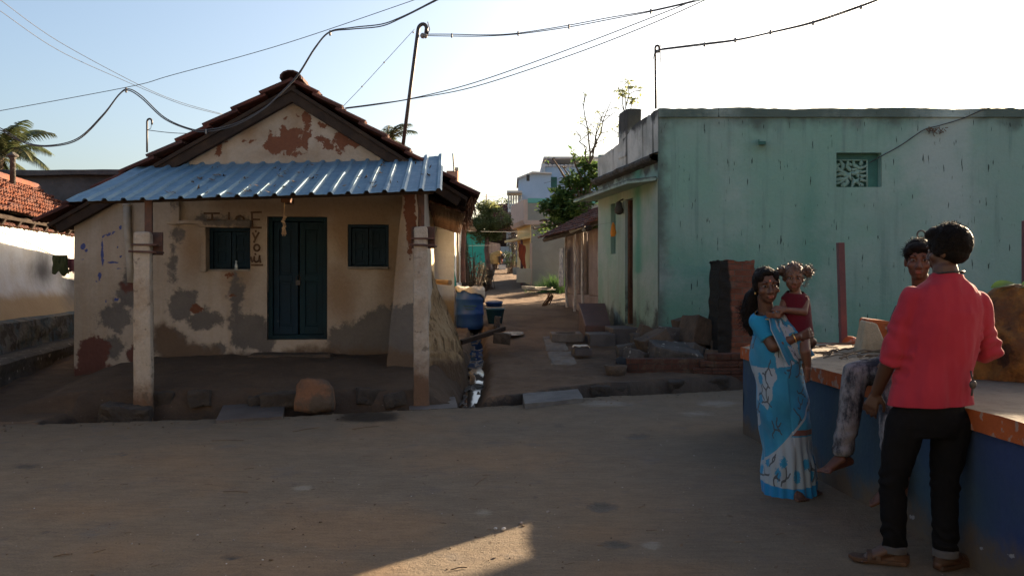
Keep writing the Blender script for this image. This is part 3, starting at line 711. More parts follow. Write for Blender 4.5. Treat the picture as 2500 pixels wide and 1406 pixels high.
# plaster ledge and hood round the left window
lg = MB(); ledge_c = (hw(412, 541, .03) + hw(492, 545, .03)) / 2
blockmesh(lg, ledge_c, (.46, .10, .05), rz(4.3), .06, .008, 6, bev=.015); house_fields(lg); lg.build('wall_ledge', M['facade'], house)
hd = MB(); blockmesh(hd, (hw(490, 545, .04) + hw(608, 548, .04)) / 2, (.69, .12, .10), rz(4.3), .06, .015, 6, bev=.02, seed=3)
blockmesh(hd, (hw(497, 553, .02) + hw(499, 660, .02)) / 2, (.07, .10, .62), rz(4.3), .06, .01, 6, bev=.015, seed=5); house_fields(hd); hd.build('window_hood', M['facade'], house)
rb = MB(); blockmesh(rb, (hw(428, 495, .03) + hw(430, 545, .03)) / 2, (.12, .10, .32), rz(4.3), .06, .008, 6, bev=.015, seed=8); house_fields(rb); rb.build('wall_rib', M['facade'], house)
# doors and windows
def leaf_panel(mb, a, b, c, d, off, th=.045, rails=((0, .07), (.47, .53), (.93, 1))):
    """a framed and panelled leaf between u a..b and z c..d"""
    w_ = b - a; st = .09 * 1.0 * min(1, w_ / .4)
    def bx(u0, u1, z0, z1, o, t_): mb.box(wpos((u0 + u1) / 2, (z0 + z1) / 2, o), (u1 - u0, t_, z1 - z0), rz(4.35))
    bx(a, a + st, c, d, off, th); bx(b - st, b, c, d, off, th)
    for r0, r1 in rails: bx(a + st, b - st, lerp(c, d, r0), lerp(c, d, r1), off - .002, th)
    for (r0, r1) in zip(rails, rails[1:]):
        bx(a + st, b - st, lerp(c, d, r0[1]), lerp(c, d, r1[0]), off - .018, th * .5)
        bx(a + st + .03, b - st - .03, lerp(c, d, r0[1]) + .03, lerp(c, d, r1[0]) - .03, off - .006, th * .5)
def frame_mb(h, off, wd=.07, th=.10, sill=True):
    a, b, c, d = h; mb = MB()
    def bx(u0, u1, z0, z1): mb.box(wpos((u0 + u1) / 2, (z0 + z1) / 2, off), (u1 - u0, th, z1 - z0), rz(4.35))
    bx(a, a + wd, c, d); bx(b - wd, b, c, d); bx(a + wd, b - wd, d - wd, d)
    if sill: bx(a + wd, b - wd, c, c + wd)
    return mb
dr = tag(frame_mb(DOOR, -.12, .06, .12).build('door', M['door_green'], house, bevel=.006), 'dark blue double door with one leaf greener')
um = (DOOR[0] + DOOR[1]) / 2
for k, (a, b) in enumerate(((DOOR[0] + .065, um - .012), (um + .012, DOOR[1] - .065))):
    lf = MB(); leaf_panel(lf, a, b, DOOR[2] + .065, DOOR[3] - .065, -.135); lf.build('door_leaf', M['door'] if k == 0 else M['door_green'], dr, bevel=.005)
lk = MB(); lk.box(hw(728, 690, -.09), (.06, .03, .07), rz(4)); lk.tube([hw(723, 682, -.09), hw(724, 674, -.085), hw(732, 674, -.085), hw(733, 682, -.09)], .006); lk.build('padlock', M['iron'], dr, bevel=.006)
for h, off in ((WIN1, -.16), (WIN2, -.06)):
    wn = frame_mb(h, off, .045, .09).build('window', M['door'], house, bevel=.005)
    m_ = (h[0] + h[1]) / 2
    for a, b in ((h[0] + .05, m_ - .006), (m_ + .006, h[1] - .05)):
        sh = MB(); leaf_panel(sh, a, b, h[2] + .05, h[3] - .05, off - .01, .035, ((0, .1), (.46, .54), (.9, 1))); sh.build('shutter', M['door'], wn, bevel=.004)
    sl = MB(); blockmesh(sl, wpos((h[0] + h[1]) / 2, h[2] + .012, off + .07), (h[1] - h[0] - .01, .14, .03), rz(4.35), .08, .004, 6, bev=.008); sl.build('sill', M['cement'], wn)
ds = MB(); blockmesh(ds, (hw(612, 868, .30) + hw(808, 872, .30)) / 2 - Vector((0, 0, .06)), (1.08, .36, .20), rz(4.3), .08, .02, 4, bev=.04); ds.build('doorstep', M['stone_brown'], house)
# grey pipe against the wall
pp = MB(); pp.tube([hw(309, 498, .06), hw(311, 560, .06), hw(317, 640, .07), hw(319, 690, .08)], .045, 10); pp.tube([hw(309, 498, .06), hw(309, 503, .06)], .055, 10); pp.build('drain_pipe', M['pvc'], house, smooth=True)
# roof
rvv = HV
SL, SR = (EL - AP), (ER - AP)
ltot = DEP + .62
tr = MB(); LF = 1.15                              # roof behind the gable lowered out of view so sun reaches the left neighbour
AP2 = AP + rvv * LF + Vector((0, 0, -.72))
for sl_, seed in ((SL, 3), (SR, 4)):
    for A_, l0, l1, end in ((AP, 0, LF, sl_), (AP2, LF, ltot, sl_ + Vector((0, 0, .72 + (.17 if sl_ is SL else 0))))):
        dn = end.normalized(); n = dn.cross(rvv); n = n if n.z > 0 else -n
        tiled_roof(tr, A_ + Vector((0, 0, -.05)), rvv, dn, n, l1 - l0, end.length, 9 if seed == 3 else 8, seed=seed + int(l0 * 9), lift=.045, th=.03, amp=.022, jit=1.3)
rf = tr.build('roof', M['tile_dark'], house)
rc = MB(); ridge_caps(rc, AP + Vector((0, 0, -.02)), rvv, LF, .125); rc.build('ridge_tiles', M['tile_dark'], rf); rc = MB(); ridge_caps(rc, AP2 + Vector((0, 0, .0)), rvv, ltot - LF, .125, seed=6); rc.build('ridge_tiles', M['tile_dark'], rf)
bb = MB()
for sl_ in (SL, SR):
    for A_, l0, l1, end in ((AP, 0, LF, sl_), (AP2, LF, ltot, sl_ + Vector((0, 0, .72 + (.17 if sl_ is SL else 0))))):
        dn = end.normalized(); n = dn.cross(rvv); n = n if n.z > 0 else -n; L_ = l1 - l0
        O = A_ - n * .075 + Vector((0, 0, -.05)) + rvv * .05
        bb.prism([O, O + dn * (end.length - .05), O + dn * (end.length - .05) - n * .05, O - n * .05], rvv * (L_ - .1))
        for k in range(max(2, int(L_ / .62) + 1)):                          # rafters
            O2 = O + rvv * (.03 + k * (L_ - .25) / max(1, int(L_ / .62))) - n * .05
            bb.prism([O2, O2 + dn * (end.length - .12), O2 + dn * (end.length - .12) - n * .12, O2 - n * .12], rvv * .10)
g2 = AP + rvv * (LF - .12) - Vector((0, 0, .12))
bb.prism([g2, AP + SL * .96 + rvv * (LF - .12) - Vector((0, 0, .12)), AP + SR * .96 + rvv * (LF - .12) - Vector((0, 0, .12))], rvv * .1)
bb.build('rafters', M['wood_dark'], rf, bevel=.006)
# ragged split-bamboo matting hanging under the right eave
sof = MB(); SRb = SR + Vector((0, 0, .72)); dn = SRb.normalized(); n = dn.cross(rvv); n = n if n.z > 0 else -n
for k in range(26):
    s = SRb.length - .70 + k * .026; z0 = AP2 - rvv * LF + dn * s - n * (.25 + .02 * nz(k, 3)) + Vector((0, 0, -.05))
    sof.tube([z0 + rvv * (.25 + .2 * random.random()), z0 + rvv * 2.2 + n * .01 * random.uniform(-1, 1), z0 + rvv * (ltot - .3 - .3 * random.random())], .012 + .004 * random.random(), 5)
sof.build('eave_battens', M['plank'], rf)
fr = MB()
for k in range(90):
    v = .1 + (ltot - .3) * random.random(); q = ER + rvv * v + Vector((random.uniform(-.06, .03), 0, -.06 - .04 * random.random()))
    l = random.uniform(.06, .22); fr.tube([q, q + Vector((random.uniform(-.06, .06), random.uniform(-.05, .05), -l))], .008, 4)
tag(fr.build('eave_fringe', M['plank'], rf), kind='stuff')
# veranda metal sheet
E1, E0 = Vector((-.78, 9.1, 2.40)), Vector((-4.73, 8.75, 2.245))
SD = Vector((-.0758, .9971, .3095)).normalized(); NR = 20
ms = MB(); eav = (E0 - E1); el = eav.length; ed = eav / el; sn = ed.cross(SD); sn = sn if sn.z > 0 else -sn
prof = []
pit = el / NR
for k in range(NR):
    b = k * pit
    prof += [(b, 0), (b + .02, .030), (b + .05, .030), (b + .07, 0), (b + .105, .003), (b + .14, 0)]
prof.append((el, 0)); prof.append((el + .03, .02))
LS = 2.28
for j in range(9):
    for (a, h) in prof:
        q = E1 + ed * a + SD * (LS * j / 8) + sn * (h + .009 * nz(a * 1.4, j * .6) + .004 * nz(a * 5, j * 1.3, 3))
        if a < .62 and j > 5: q += sn * (.012 * (j - 5) * (1 - a / .62))
        ms.v.append(tuple(q))
m_ = len(prof)
for j in range(8):
    for i in range(m_ - 1): a = j * m_ + i; ms.f.append((a, a + 1, a + m_ + 1, a + m_))
vs_ = ms.build('veranda_sheet', M['sheet'], house, solid=.004)
bl = MB()
bl.tube([E1 + SD * .25 - sn * .05 - ed * -.1, E0 + SD * .25 - sn * .05 - ed * .1], .035, 6); bl.tube([E1 + SD * 1.3 - sn * .05 + ed * .1, E0 + SD * 1.3 - sn * .05 - ed * .1], .035, 6)
bl.build('purlin', M['wood_dark'], vs_)
db = MB()
for k in range(46):                             # dead leaves lying on the sheet
    a = random.random() ** .8 * el * .8; s = .1 + random.random() * 1.9
    q = E1 + ed * (round(a / pit) * pit - .03 + random.uniform(-.03, .03)) + SD * s + sn * .012
    for m in range(random.randint(1, 4)):
        c = q + Vector((random.uniform(-.05, .05), random.uniform(-.06, .06), 0)) ; c += sn * .012
        t1 = Vector((random.uniform(-1, 1), random.uniform(-1, 1), random.uniform(-.1, .3))).normalized() * random.uniform(.015, .045); t2 = t1.cross(sn) * .45
        db.quad(c - t1, c + t2, c + t1 + sn * .015, c - t2)
tag(db.build('dead_leaves', M['twig'], org=E1), kind='stuff')
# veranda pillars with bolted steel post on top
def pillar(base, top, w0, w1, ztop_post, seed, ang):
    p = MB(); H = top.z - base.z
    blockmesh(p, (base + top) / 2, (w0, w0, H), rz(ang), .05, .011, 7, top=(w1 / w0, w1 / w0), bev=.035, seed=seed)
    # lean
    d = top - base
    p.v = [tuple(Vector(v) + Vector((d.x, d.y, 0)) * ((v[2] - base.z) / H - .5)) for v in p.v]
    p.att['base'] = [min(1, max(-1, (base.z + .55 - v[2]) * 2.2)) for v in p.v]
    p.att['worn'] = [min(1, .25 - abs(abs(v[0] - base.x) - .09) * 9 if v[1] > base.y else -.55 - .3 * nz(v[0] * 3, v[2] * 2)) for v in p.v]
    o = p.build('pillar', M['pillar'], house)
    q = MB(); q.box((top.x + .015, top.y + .13, top.z - .12), (.27, .05, .25), rz(ang)); q.box((top.x + .02, top.y + .03, top.z - .14), (.26, .24, .022), rz(ang)); q.tube([(top.x - .11, top.y - .10, top.z - .21), (top.x + .17, top.y - .10, top.z - .22)], .014, 6); q.tube([(top.x + .17, top.y - .1, top.z - .22), (top.x + .17, top.y + .12, top.z - .22)], .012, 6)
    q.build('bracket', M['rust'], o, bevel=.004)
    r = MB(); r.box((top.x - .01, top.y + .16, (top.z + ztop_post) / 2 - .1), (.075, .06, ztop_post - top.z + .2), rz(ang)); r.build('steel_post', M['rust'], o, bevel=.004)
pillar(Vector((-4.01, 8.93, -.28)), Vector((-3.99, 8.86, 1.93)), .195, .168, 2.30, 1, 12)
pillar(Vector((-1.03, 9.33, -.12)), Vector((-1.045, 9.36, 2.02)),   .185, .155, 2.42, 9, 6)
sp = MB(); sp.tube([P(1020, 470, 9.52), P(1026, 520, 9.5), P(1024, 556, 9.47)], .02, 6); sp.build('timber_strip', M['plank'], house)
# lettering painted beside the window
le = MB()
def stroke(pts, wd=4.5):
    for a, b in zip(pts, pts[1:]):
        pa, pb = hw(*a, .022), hw(*b, .022); d = (pb - pa); L_ = d.length or 1e-4; d /= L_
        s_ = d.cross(HN).normalized() * (wd * .0028)
        e = d * .006
        le.quad(pa - e - s_, pb + e - s_, pb + e + s_, pa - e + s_)
stroke([(498, 521), (536, 521)]); stroke([(518, 521), (518, 538)]); stroke([(505, 537), (530, 538)])
stroke([(559, 519), (559, 536)])
stroke([(575, 537), (578, 530), (587, 527), (594, 531), (596, 537)])
le.build('painted_lettering', M['letter'], house); le = MB()
stroke([(613, 519), (638, 518)]); stroke([(615, 519), (616, 556)]); stroke([(617, 536), (634, 536)]); stroke([(613, 556), (638, 556)])
stroke([(617, 569), (623, 582)]); stroke([(632, 568), (624, 582), (620, 592)])
ring = [(627 + 7 * math.cos(a * .63), 605 + 8 * math.sin(a * .63)) for a in range(11)]; stroke(ring)
stroke([(621, 626), (620, 636), (625, 640), (632, 637), (634, 624)]); stroke([(634, 630), (636, 641)]); stroke([(612, 628), (616, 640)]); stroke([(614, 647), (641, 647)]); stroke([(624, 563), (625, 566)]); stroke([(623, 619), (624, 622)])
le.build('painted_lettering', M['letter'], house)
ch = MB(); q0 = P(695, 476, 9.4)
ch.tube([q0, P(694, 520, 9.4), P(693, 532, 9.4)], .006, 5)
for k in range(7):
    a = k * .9; ch.ell(P(693, 530 + k * 5.5, 9.4) + Vector((.012 * math.cos(a * 2), .012 * math.sin(a * 2), 0)), (.022 - .001 * k, .02, .018), None, 8, 6)
for k in range(5): ch.tube([P(693, 548, 9.4), P(688 + k * 2.6, 572 + (k % 2) * 4, 9.4)], .006, 4)
tag(ch.build('hanging_charm', M['rope'], org=q0), 'knotted straw charm hanging on a string in front of the blue door', 'charm')
hb = MB(); blockmesh(hb, P(702, 482, 9.5), (.11, .22, .14), rz(4), .05, .008, 6, bev=.01); hb.build('beam_end', M['plank'], house)
bo = MB(); bc = hw(577, 659, -.03); bo.lathe(bc, [(.018, 0), (.022, .006), (.022, .065), (.012, .085), (.010, .1), (.013, .102), (.013, .125), (.002, .128)], 12)
tag(bo.build('glass_bottle', M['glass'], org=bc, smooth=True), 'small clear glass bottle standing on the sill of the left blue window', 'bottle')
# service mast on the roof slope, left
def hook_mast(name, base, top, r, hook, label, flip=1):
    mb = MB(); b, t = Vector(base), Vector(top); ax = (t - b).normalized(); pts = [b, b.lerp(t, .5), t]
    sd_ = Vector((flip, 0, 0))
    for k in range(1, 9):
        a = math.pi * k / 8 * 1.05; pts.append(t + sd_ * (hook * (1 - math.cos(a))) + ax * (hook * 1.25 * math.sin(a)))
    pts.append(pts[-1] - ax * hook * .9)
    mb.tube(pts, r, 8); o = thing(name, label, 'mast', b); mb.build('pole', M['iron'], o, smooth=True)
    return o, pts
hm, hp = hook_mast('service_mast', P(359, 372, 11.6), P(359, 298, 11.6), .014, .035, 'short thin hooked service pipe rising from the left slope of the tiled roof')
wc = MB(); wc.tube([P(370, 303, 11.6), P(368, 314, 11.6), P(360, 318, 11.6)], .004, 4); wc.build('cable_tail', M['wire_thin'], hm)
hm2, hp2 = hook_mast('service_mast', P(983, 362, 12.2), P(1021, 72, 12.2), .028, .062, 'tall leaning hooked service pipe rising behind the right slope of the tiled roof')
wc = MB(); wc.tube([P(1044, 54, 12.2), P(1049, 72, 12.2), P(1044, 86, 12.2), P(1035, 88, 12.2)], .008, 5); wc.build('cable_tail', M['wire'], hm2)
wc = MB(); wc.lathe(P(1034, 88, 12.2), [(.012, -.05), (.04, -.03), (.045, 0), (.028, .01), (.045, .02), (.035, .05), (.01, .06)], 10, rot=Matrix.Rotation(R(90), 3, 'Y')); wc.build('insulator', M['porcelain'], hm2, smooth=True)
# ------------------------------------------------------------------ sea-green house
GC, GF, GE = Vector((2.34, 13.0, 0)), Vector((1.735, 16.5, 0)), Vector((8.24, 13.0, 0))
GS = (GF - GC).normalized(); GN = Vector((GS.y, -GS.x, 0)); GN = GN if GN.x < 0 else -GN   # along the alley face, and out of it
def gs(px, py=0, off=0.0):
    """point on the alley face (moved off metres out of it) at a photo pixel"""
    k = (px - 1250) / F; d = Vector((k, 1, 0)); c = GC + GN * off
    t = (c.dot(GN)) / d.dot(GN); return P(px, py, t)
gh = thing('green_house', 'flat-roofed sea-green plastered house with pierced ventilator, stained parapet and sunshade over its door', 'house', (4.5, 14.5, .58))
GT = 4.11
VX0, VX1, VZ0, VZ1 = P(2042, 0, 13).x, P(2152, 0, 13).x, P(0, 457, 13).z, P(0, 373, 13).z
fwm = MB()
gus = cuts(GC.x, GE.x, .06, [VX0, VX1]); gzs = cuts(.1, GT - .10, .06, [VZ0, VZ1])
for z in gzs:
    for x in gus: fwm.v.append((x, 13.0 - .008 * nz(x * 1.2, z * 1.2) - .004 * nz(x * 5, z * 5), z))
for j in range(len(gzs) - 1):
    for i in range(len(gus) - 1):
        xc, zc = (gus[i] + gus[i + 1]) / 2, (gzs[j] + gzs[j + 1]) / 2
        if not (VX0 < xc < VX1 and VZ0 < zc < VZ1):
            a = j * len(gus) + i; fwm.f.append((a, a + 1, a + len(gus) + 1, a + len(gus)))
for (x0, z0), (x1, z1) in (((VX0, VZ0), (VX1, VZ0)), ((VX1, VZ0), (VX1, VZ1)), ((VX1, VZ1), (VX0, VZ1)), ((VX0, VZ1), (VX0, VZ0))):
    fwm.quad((x0, 13.01, z0), (x1, 13.01, z1), (x1, 13.25, z1), (x0, 13.25, z0))
def green_fields(mb):
    st, dp, pl = [], [], []
    for v in mb.v:
        x, z = v[0], v[2]
        top = (z - (GT - .30)) * 2.6
        drip = max(0, nz(x * 3.2, 2) * .9 + nz(x * 9, 5) * .5); top += drip * .9 * sstep(GT - 1.1, GT - .15, z) - .25
        edge = .55 - (x - GC.x) * 5 - .3 * nz(z * 3, 1)
        st.append(max(-1, min(1, max(top, edge * .6))))
        d = (1.6 - z) * .9 + nz(x * .5, z * .6, 3) * .9 - (.5 if x > 4.2 else 0) + (.3 if x < 3.7 else 0)
        d = max(d, .3 - abs(x - 4.75) * 3 + (.7 - abs(z - 1.9)) * .8)
        dp.append(max(-1, min(1, d))); pl.append(max(-1, min(1, -.35 + nz(x * .8, z * .5, 7) * 1.3)))
    mb.att.update({'stain': st, 'deep': dp, 'pale': pl})
green_fields(fwm); fwm.build('front_wall', M['green'], gh, smooth=False)
ck = MB(); ck.box((GC.x + .012, 13.03, 2.05), (.06, .05, 3.9)); ck.att['stain'] = [.3] * 8; ck.att['deep'] = [-1] * 8; ck.att['pale'] = [-1] * 8; ck.build('corner_strip', M['green'], gh)
cp = MB(); cp.grid(lambda s, t: Vector((lerp(GC.x - .02, GE.x + .02, s), 12.965 - .006 * nz(s * 40, t), lerp(GT - .138, GT + .035 * nz(s * 7, 2) + .018 * nz(s * 40, 3), t))), 150, 4)
n0 = len(cp.v); cp.grid(lambda s, t: Vector((lerp(GC.x - .02, GE.x + .02, s), lerp(12.965, 13.25, t), GT + .035 * nz(s * 7, 2) + .018 * nz(s * 40, 3))), 150, 1)
cp.grid(lambda s, t: Vector((lerp(GC.x - .02, GE.x + .02, s), lerp(12.965, 13.0, t), GT - .138)), 10, 1)
green_fields(cp); cp.att['stain'] = [min(1, q + .25) for q in cp.att['stain']]; cp.build('parapet_band', M['green'], gh)
# pierced cement ventilator with a scrolling vine
vg = MB(); vy = 13.14
W_, H_ = VX1 - VX0 - .17, VZ1 - VZ0 - .10
def vp(a, b): return Vector((VX0 + a * W_, vy, VZ0 + b * H_))
for a, b in (((0, 0), (1, 0)), ((0, 1), (1, 1)), ((0, 0), (0, 1)), ((1, 0), (1, 1))): vg.tube([vp(*a), vp(*b)], .016, 6)
curves = [[(0, .12), (.25, .22), (.5, .5), (.75, .55), (1, .62)], [(.0, .45), (.2, .5), (.45, .45), (.62, .25), (.9, .1)], [(.05, .95), (.12, .7), (.3, .55), (.5, .5)], [(.2, .98), (.3, .8), (.25, .6)], [(.45, .98), (.4, .75), (.55, .62), (.72, .72)], [(.6, .98), (.62, .8), (.8, .7), (.98, .8)], [(.85, .97), (.8, .8)], [(.55, 0), (.6, .2), (.8, .3), (.98, .25)], [(.3, .02), (.42, .2), (.4, .36)], [(.8, .02), (.82, .18)], [(.02, .7), (.15, .62)], [(.0, .28), (.18, .3), (.32, .36)], [(.68, .5), (.78, .4), (.98, .45)]]
for c in curves:
    pts = []
    for i in range(len(c) - 1):
        for k in range(4): pts.append(vp(lerp(c[i][0], c[i + 1][0], k / 4), lerp(c[i][1], c[i + 1][1], k / 4) + .015 * math.sin(k * 2)))
    pts.append(vp(*c[-1])); n_ = len(pts); vg.tube(pts, [.012 + .024 * math.sin(math.pi * (i + .5) / n_) for i in range(n_)], 6)
for a, b, r in ((.3, .12, .05), (.72, .6, .055), (.5, .85, .045), (.15, .82, .04), (.85, .12, .04)):
    vg.ell(vp(a, b), (r, .02, r * .6), rxyz(0, 30 if a > .4 else -40, 0), 10, 6)
green_fields(vg); vo = vg.build('ventilator', M['green'], gh, smooth=True)
vb = MB(); vb.box(((VX0 + VX1) / 2 - .085, 13.215, (VZ0 + VZ1) / 2 - .05), (W_, .03, H_)); vb.build('dark_opening', M['recess'], vo)
vs2 = MB(); vs2.box((VX1 - .085, 13.16, (VZ0 + VZ1) / 2), (.17, .06, VZ1 - VZ0)); vs2.box(((VX0 + VX1) / 2 - .085, 13.16, VZ1 - .05), (W_, .06, .10)); vs2.build('ventilator_frame', M['recess'], vo)
# alley face with door and slit window
DU = [(gs(px) - GC).dot(GS) for px in (1545, 1526)]; SW_ = [(gs(px) - GC).dot(GS) for px in (1503, 1491)]
GL = (GF - GC).length
DZ = (.60, gs(1536, 486).z); SZ = (gs(1497, 620).z, gs(1497, 497).z)
afm = MB(); aus = cuts(0, GL, .06, DU + SW_); azs = cuts(.1, 3.28, .06, [DZ[0], DZ[1], SZ[0], SZ[1]])
for z in azs:
    for u in aus: afm.v.append(tuple(GC + GS * u + GN * (.006 * nz(u * 3, z * 3)) + Vector((0, 0, z))))
for j in range(len(azs) - 1):
    for i in range(len(aus) - 1):
        uc, zc = (aus[i] + aus[i + 1]) / 2, (azs[j] + azs[j + 1]) / 2
        if not ((DU[0] < uc < DU[1] and DZ[0] < zc < DZ[1]) or (SW_[0] < uc < SW_[1] and SZ[0] < zc < SZ[1])):
            a = j * len(aus) + i; afm.f.append((a, a + 1, a + len(aus) + 1, a + len(aus)))
for (h, z) in ((DU, DZ), (SW_, SZ)):
    for (p0, p1) in (((h[0], z[0]), (h[0], z[1])), ((h[0], z[1]), (h[1], z[1])), ((h[1], z[1]), (h[1], z[0])), ((h[1], z[0]), (h[0], z[0]))):
        q = lambda p, o: GC + GS * p[0] + GN * o + Vector((0, 0, p[1]))
        afm.quad(q(p0, 0), q(p1, 0), q(p1, -.3), q(p0, -.3))
def afields(mb, base=True):
    st, dp = [], []
    for v in mb.v:
        u = (Vector(v) - GC).dot(GS); z = v[2]
        s = max((.95 - z) * 1.6 + .5 * nz(u * 3, z * 2), -1) if base else -1
        s = max(s, (z - 3.12) * 4 + .6 * nz(u * 4, 1))
        s = max(s, .35 - u * 9)
        st.append(max(-1, min(1, s - .25))); dp.append(max(-1, min(1, .4 - abs(u - 1.05) * 2.6 - .3 * nz(u, z) - (.5 if z < 1.5 else 0))))
    mb.att.update({'stain': st, 'deep': dp})
afields(afm); afm.build('alley_wall', M['green_front'], gh)
dj = MB(); c_ = GC + GS * ((DU[0] + DU[1]) / 2) - GN * .16; ang = math.degrees(math.atan2(GS.y, GS.x))
dj.box((c_.x, c_.y, (DZ[0] + DZ[1]) / 2), (DU[1] - DU[0] - .01, .05, DZ[1] - DZ[0] - .01), rz(ang)); dj.build('door', M['wood_dark'], gh)
dj = MB()
for u in (DU[0] + .05, DU[1] - .05):
    q = GC + GS * u - GN * .10; dj.box((q.x, q.y, (DZ[0] + DZ[1]) / 2), (.09, .10, DZ[1] - DZ[0] - .02), rz(ang))
dj.build('door_frame', M['plank'], gh)
dj = MB(); c_ = GC + GS * ((SW_[0] + SW_[1]) / 2) - GN * .10; dj.box((c_.x, c_.y, (SZ[0] + SZ[1]) / 2), (SW_[1] - SW_[0] - .01, .04, SZ[1] - SZ[0] - .01), rz(ang)); dj.build('window', M['recess'], gh)
# parapet on the alley side, cornice and sunshade
pm = MB(); PW = .16
def par(s, t):
    u = lerp(-.0, GL, s); z = lerp(3.40, lerp(GT, 3.93, sstep(.2, 3.5, u)) + .025 * nz(u * 3, 4) + .02 * nz(u * 11, 6) - .10 * sstep(1.2, 1.9, u), t)
    return GC + GS * u + GN * (.012 + .01 * nz(u * 3, z * 3)) + Vector((0, 0, z))
pm.grid(par, 70, 14)
pm.grid(lambda s, t: par(s, 1.0) - GN * (.26 * t), 70, 1)
pm.att['stain'] = [max(-1, min(1, (v[2] - 3.97) * 5 + 1.2 * nz((Vector(v) - GC).dot(GS) * 3, v[2]) - .15)) for v in pm.v]
pm.build('alley_parapet', M['parapet'], gh)
cn = MB()
def corn(s, t):
    u = lerp(0.02, GL, s); r = [(.0, 3.27), (.12, 3.30), (.15, 3.34), (.15, 3.38), (.0, 3.44)]; k = min(3, int(t * 4)); f_ = t * 4 - k
    o, z = lerp(r[k][0], r[k + 1][0], f_), lerp(r[k][1], r[k + 1][1], f_)
    return GC + GS * u + GN * (o + .025 * nz(u * 9, t * 2) * (1 if .2 < t < .9 else 0)) + Vector((0, 0, z + .02 * nz(u * 7, 3)))
cn.grid(corn, 80, 8); cn.att['stain'] = [.4] * len(cn.v); cn.build('cornice', M['parapet'], gh)
s0, s1 = (gs(1606) - GC).dot(GS), GL + .05
zz = 2.98
ss = MB(); A_ = [GC + GS * s0 + GN * .02, GC + GS * s1 + GN * .02, GC + GS * s1 + GN * .50, GC + GS * (s0 + .12) + GN * .48]
A_ = [a + Vector((0, 0, z)) for a, z in zip(A_, (zz, zz, zz - .05, zz - .05))]; ss.prism(A_, (0, 0, .07)); ss.att['stain'] = [.3 if v[2] > 2.99 else -.4 for v in ss.v]; ss.att['deep'] = [-1] * len(ss.v); ss.build('sunshade', M['green_front'], gh, bevel=.01)
pk = MB(); pc0, pc1 = gs(1533), gs(1511); um_ = ((pc0 + pc1) / 2); blockmesh(pk, (um_.x - GN.x * .12, um_.y - GN.y * .12, 4.02), ((pc1 - pc0).to_2d().length, .27, .86), rz(ang), .08, .02, 4, bev=.03, seed=4)
pk.att['stain'] = [max(-1, min(1, (v[2] - 4.05) * 3)) for v in pk.v]; pk.build('parapet_block', M['parapet'], gh)
rb = MB(); rb.prism([GC + Vector((.02, .02, 3.42)), GE + Vector((-.05, .02, 3.42)), GE + Vector((-.05, 3.4, 3.42)), GF + Vector((.05, -.02, 3.42))], (0, 0, .1)); rb.build('roof_slab', M['cement'], gh)
rb = MB(); rb.quad(GE + Vector((0, 0, .1)), GE + Vector((0, 3.5, .1)), GE + Vector((0, 3.5, GT)), GE + Vector((0, 0, GT))); rb.quad(GE + Vector((0, 3.5, .1)), GF + Vector((0, 0, .1)), GF + Vector((0, 0, 3.9)), GE + Vector((0, 3.5, GT)))
green_fields(rb); rb.build('rear_wall', M['green'], gh)
sp = MB(); s_ = P(1856, 352, 13); sp.box(s_ + Vector((0, -.10, 0)), (.11, .22, .05), rxyz(8, 0, -18)); sp.box(s_ + Vector((-.05, -.10, .03)), (.012, .22, .05), rxyz(8, 0, -18)); sp.build('rain_spout', M['recess'], gh)
lp = MB(); l_ = gs(1511, 508, .08); lp.lathe(l_, [(.02, .12), (.05, .10), (.06, .02), (.085, -.03), (.075, -.09), (.03, -.12)], 12); lp.tube([l_ + Vector((0, 0, .12)), l_ + Vector((0, 0, .16)) - GN * .08], .015, 6); lp.build('wall_lamp', M['grille'], gh, smooth=True)
ob = MB(); o_ = gs(1497, 548, .10); ob.lathe(o_, [(.006, .04), (.03, -.01), (.045, -.07), (.055, -.16), (.035, -.22)], 9, sq=(1, .6)); ob.rough(.014, 9)
tag(ob.build('orange_bag', M['cloth_orange'], org=o_, smooth=True), 'small orange cloth bag hanging beside the slit window of the green house', 'bag')
# steps to the alley door
st = thing('entrance_steps', 'dark stone entrance steps with a slanting red oxide slab beside the green house door', 'steps', (1.6, 14.2, .3))
b = MB(); blockmesh(b, (1.92, 14.15, .30), (.50, .75, .56), rz(4), .12, .008, 5, bev=.02); b.build('landing', M['granite'], st)
b = MB(); blockmesh(b, (1.50, 13.95, .27), (.44, .60, .44), rz(4), .12, .008, 5, bev=.02, seed=3); b.build('lower_step', M['granite'], st)
b = MB(); b.hexa([(1.30, 14.55, .2), (1.76, 14.55, .2), (1.76, 15.5, .2), (1.26, 15.5, .2)], [(1.30, 14.55, .58), (1.76, 14.55, .58), (1.76, 15.5, .95), (1.26, 15.5, .95)]); b.build('slanting_slab', M['granite_red'], st, bevel=.015)
bs_ = MB(); blockmesh(bs_, (2.25, 13.1, .33), (.5, .3, .5), None, .12, .015, 4, bev=.02); bs_.build('plinth_block', M['cement'], gh)
# service mast on the green roof
hm3, _ = hook_mast('service_mast', P(1601, 266, 13.15), P(1600, 118, 13.15), .018, .032, 'hooked service pipe standing on the corner of the green house roof')
wc = MB(); wc.lathe(P(1606, 126, 13.15), [(.01, -.035), (.028, -.02), (.03, 0), (.018, .006), (.03, .014), (.02, .035)], 8, rot=Matrix.Rotation(R(90), 3, 'Y')); wc.build('insulator', M['porcelain'], hm3, smooth=True)
wc = MB(); wc.tube([P(1612, 110, 13.15), P(1612, 140, 13.15), P(1614, 160, 13.15)], .006, 4); wc.tube([P(1598, 130, 13.15), P(1594, 148, 13.15), P(1594, 157, 13.15)], .006, 4); wc.build('cable_tail', M['wire_thin'], hm3)

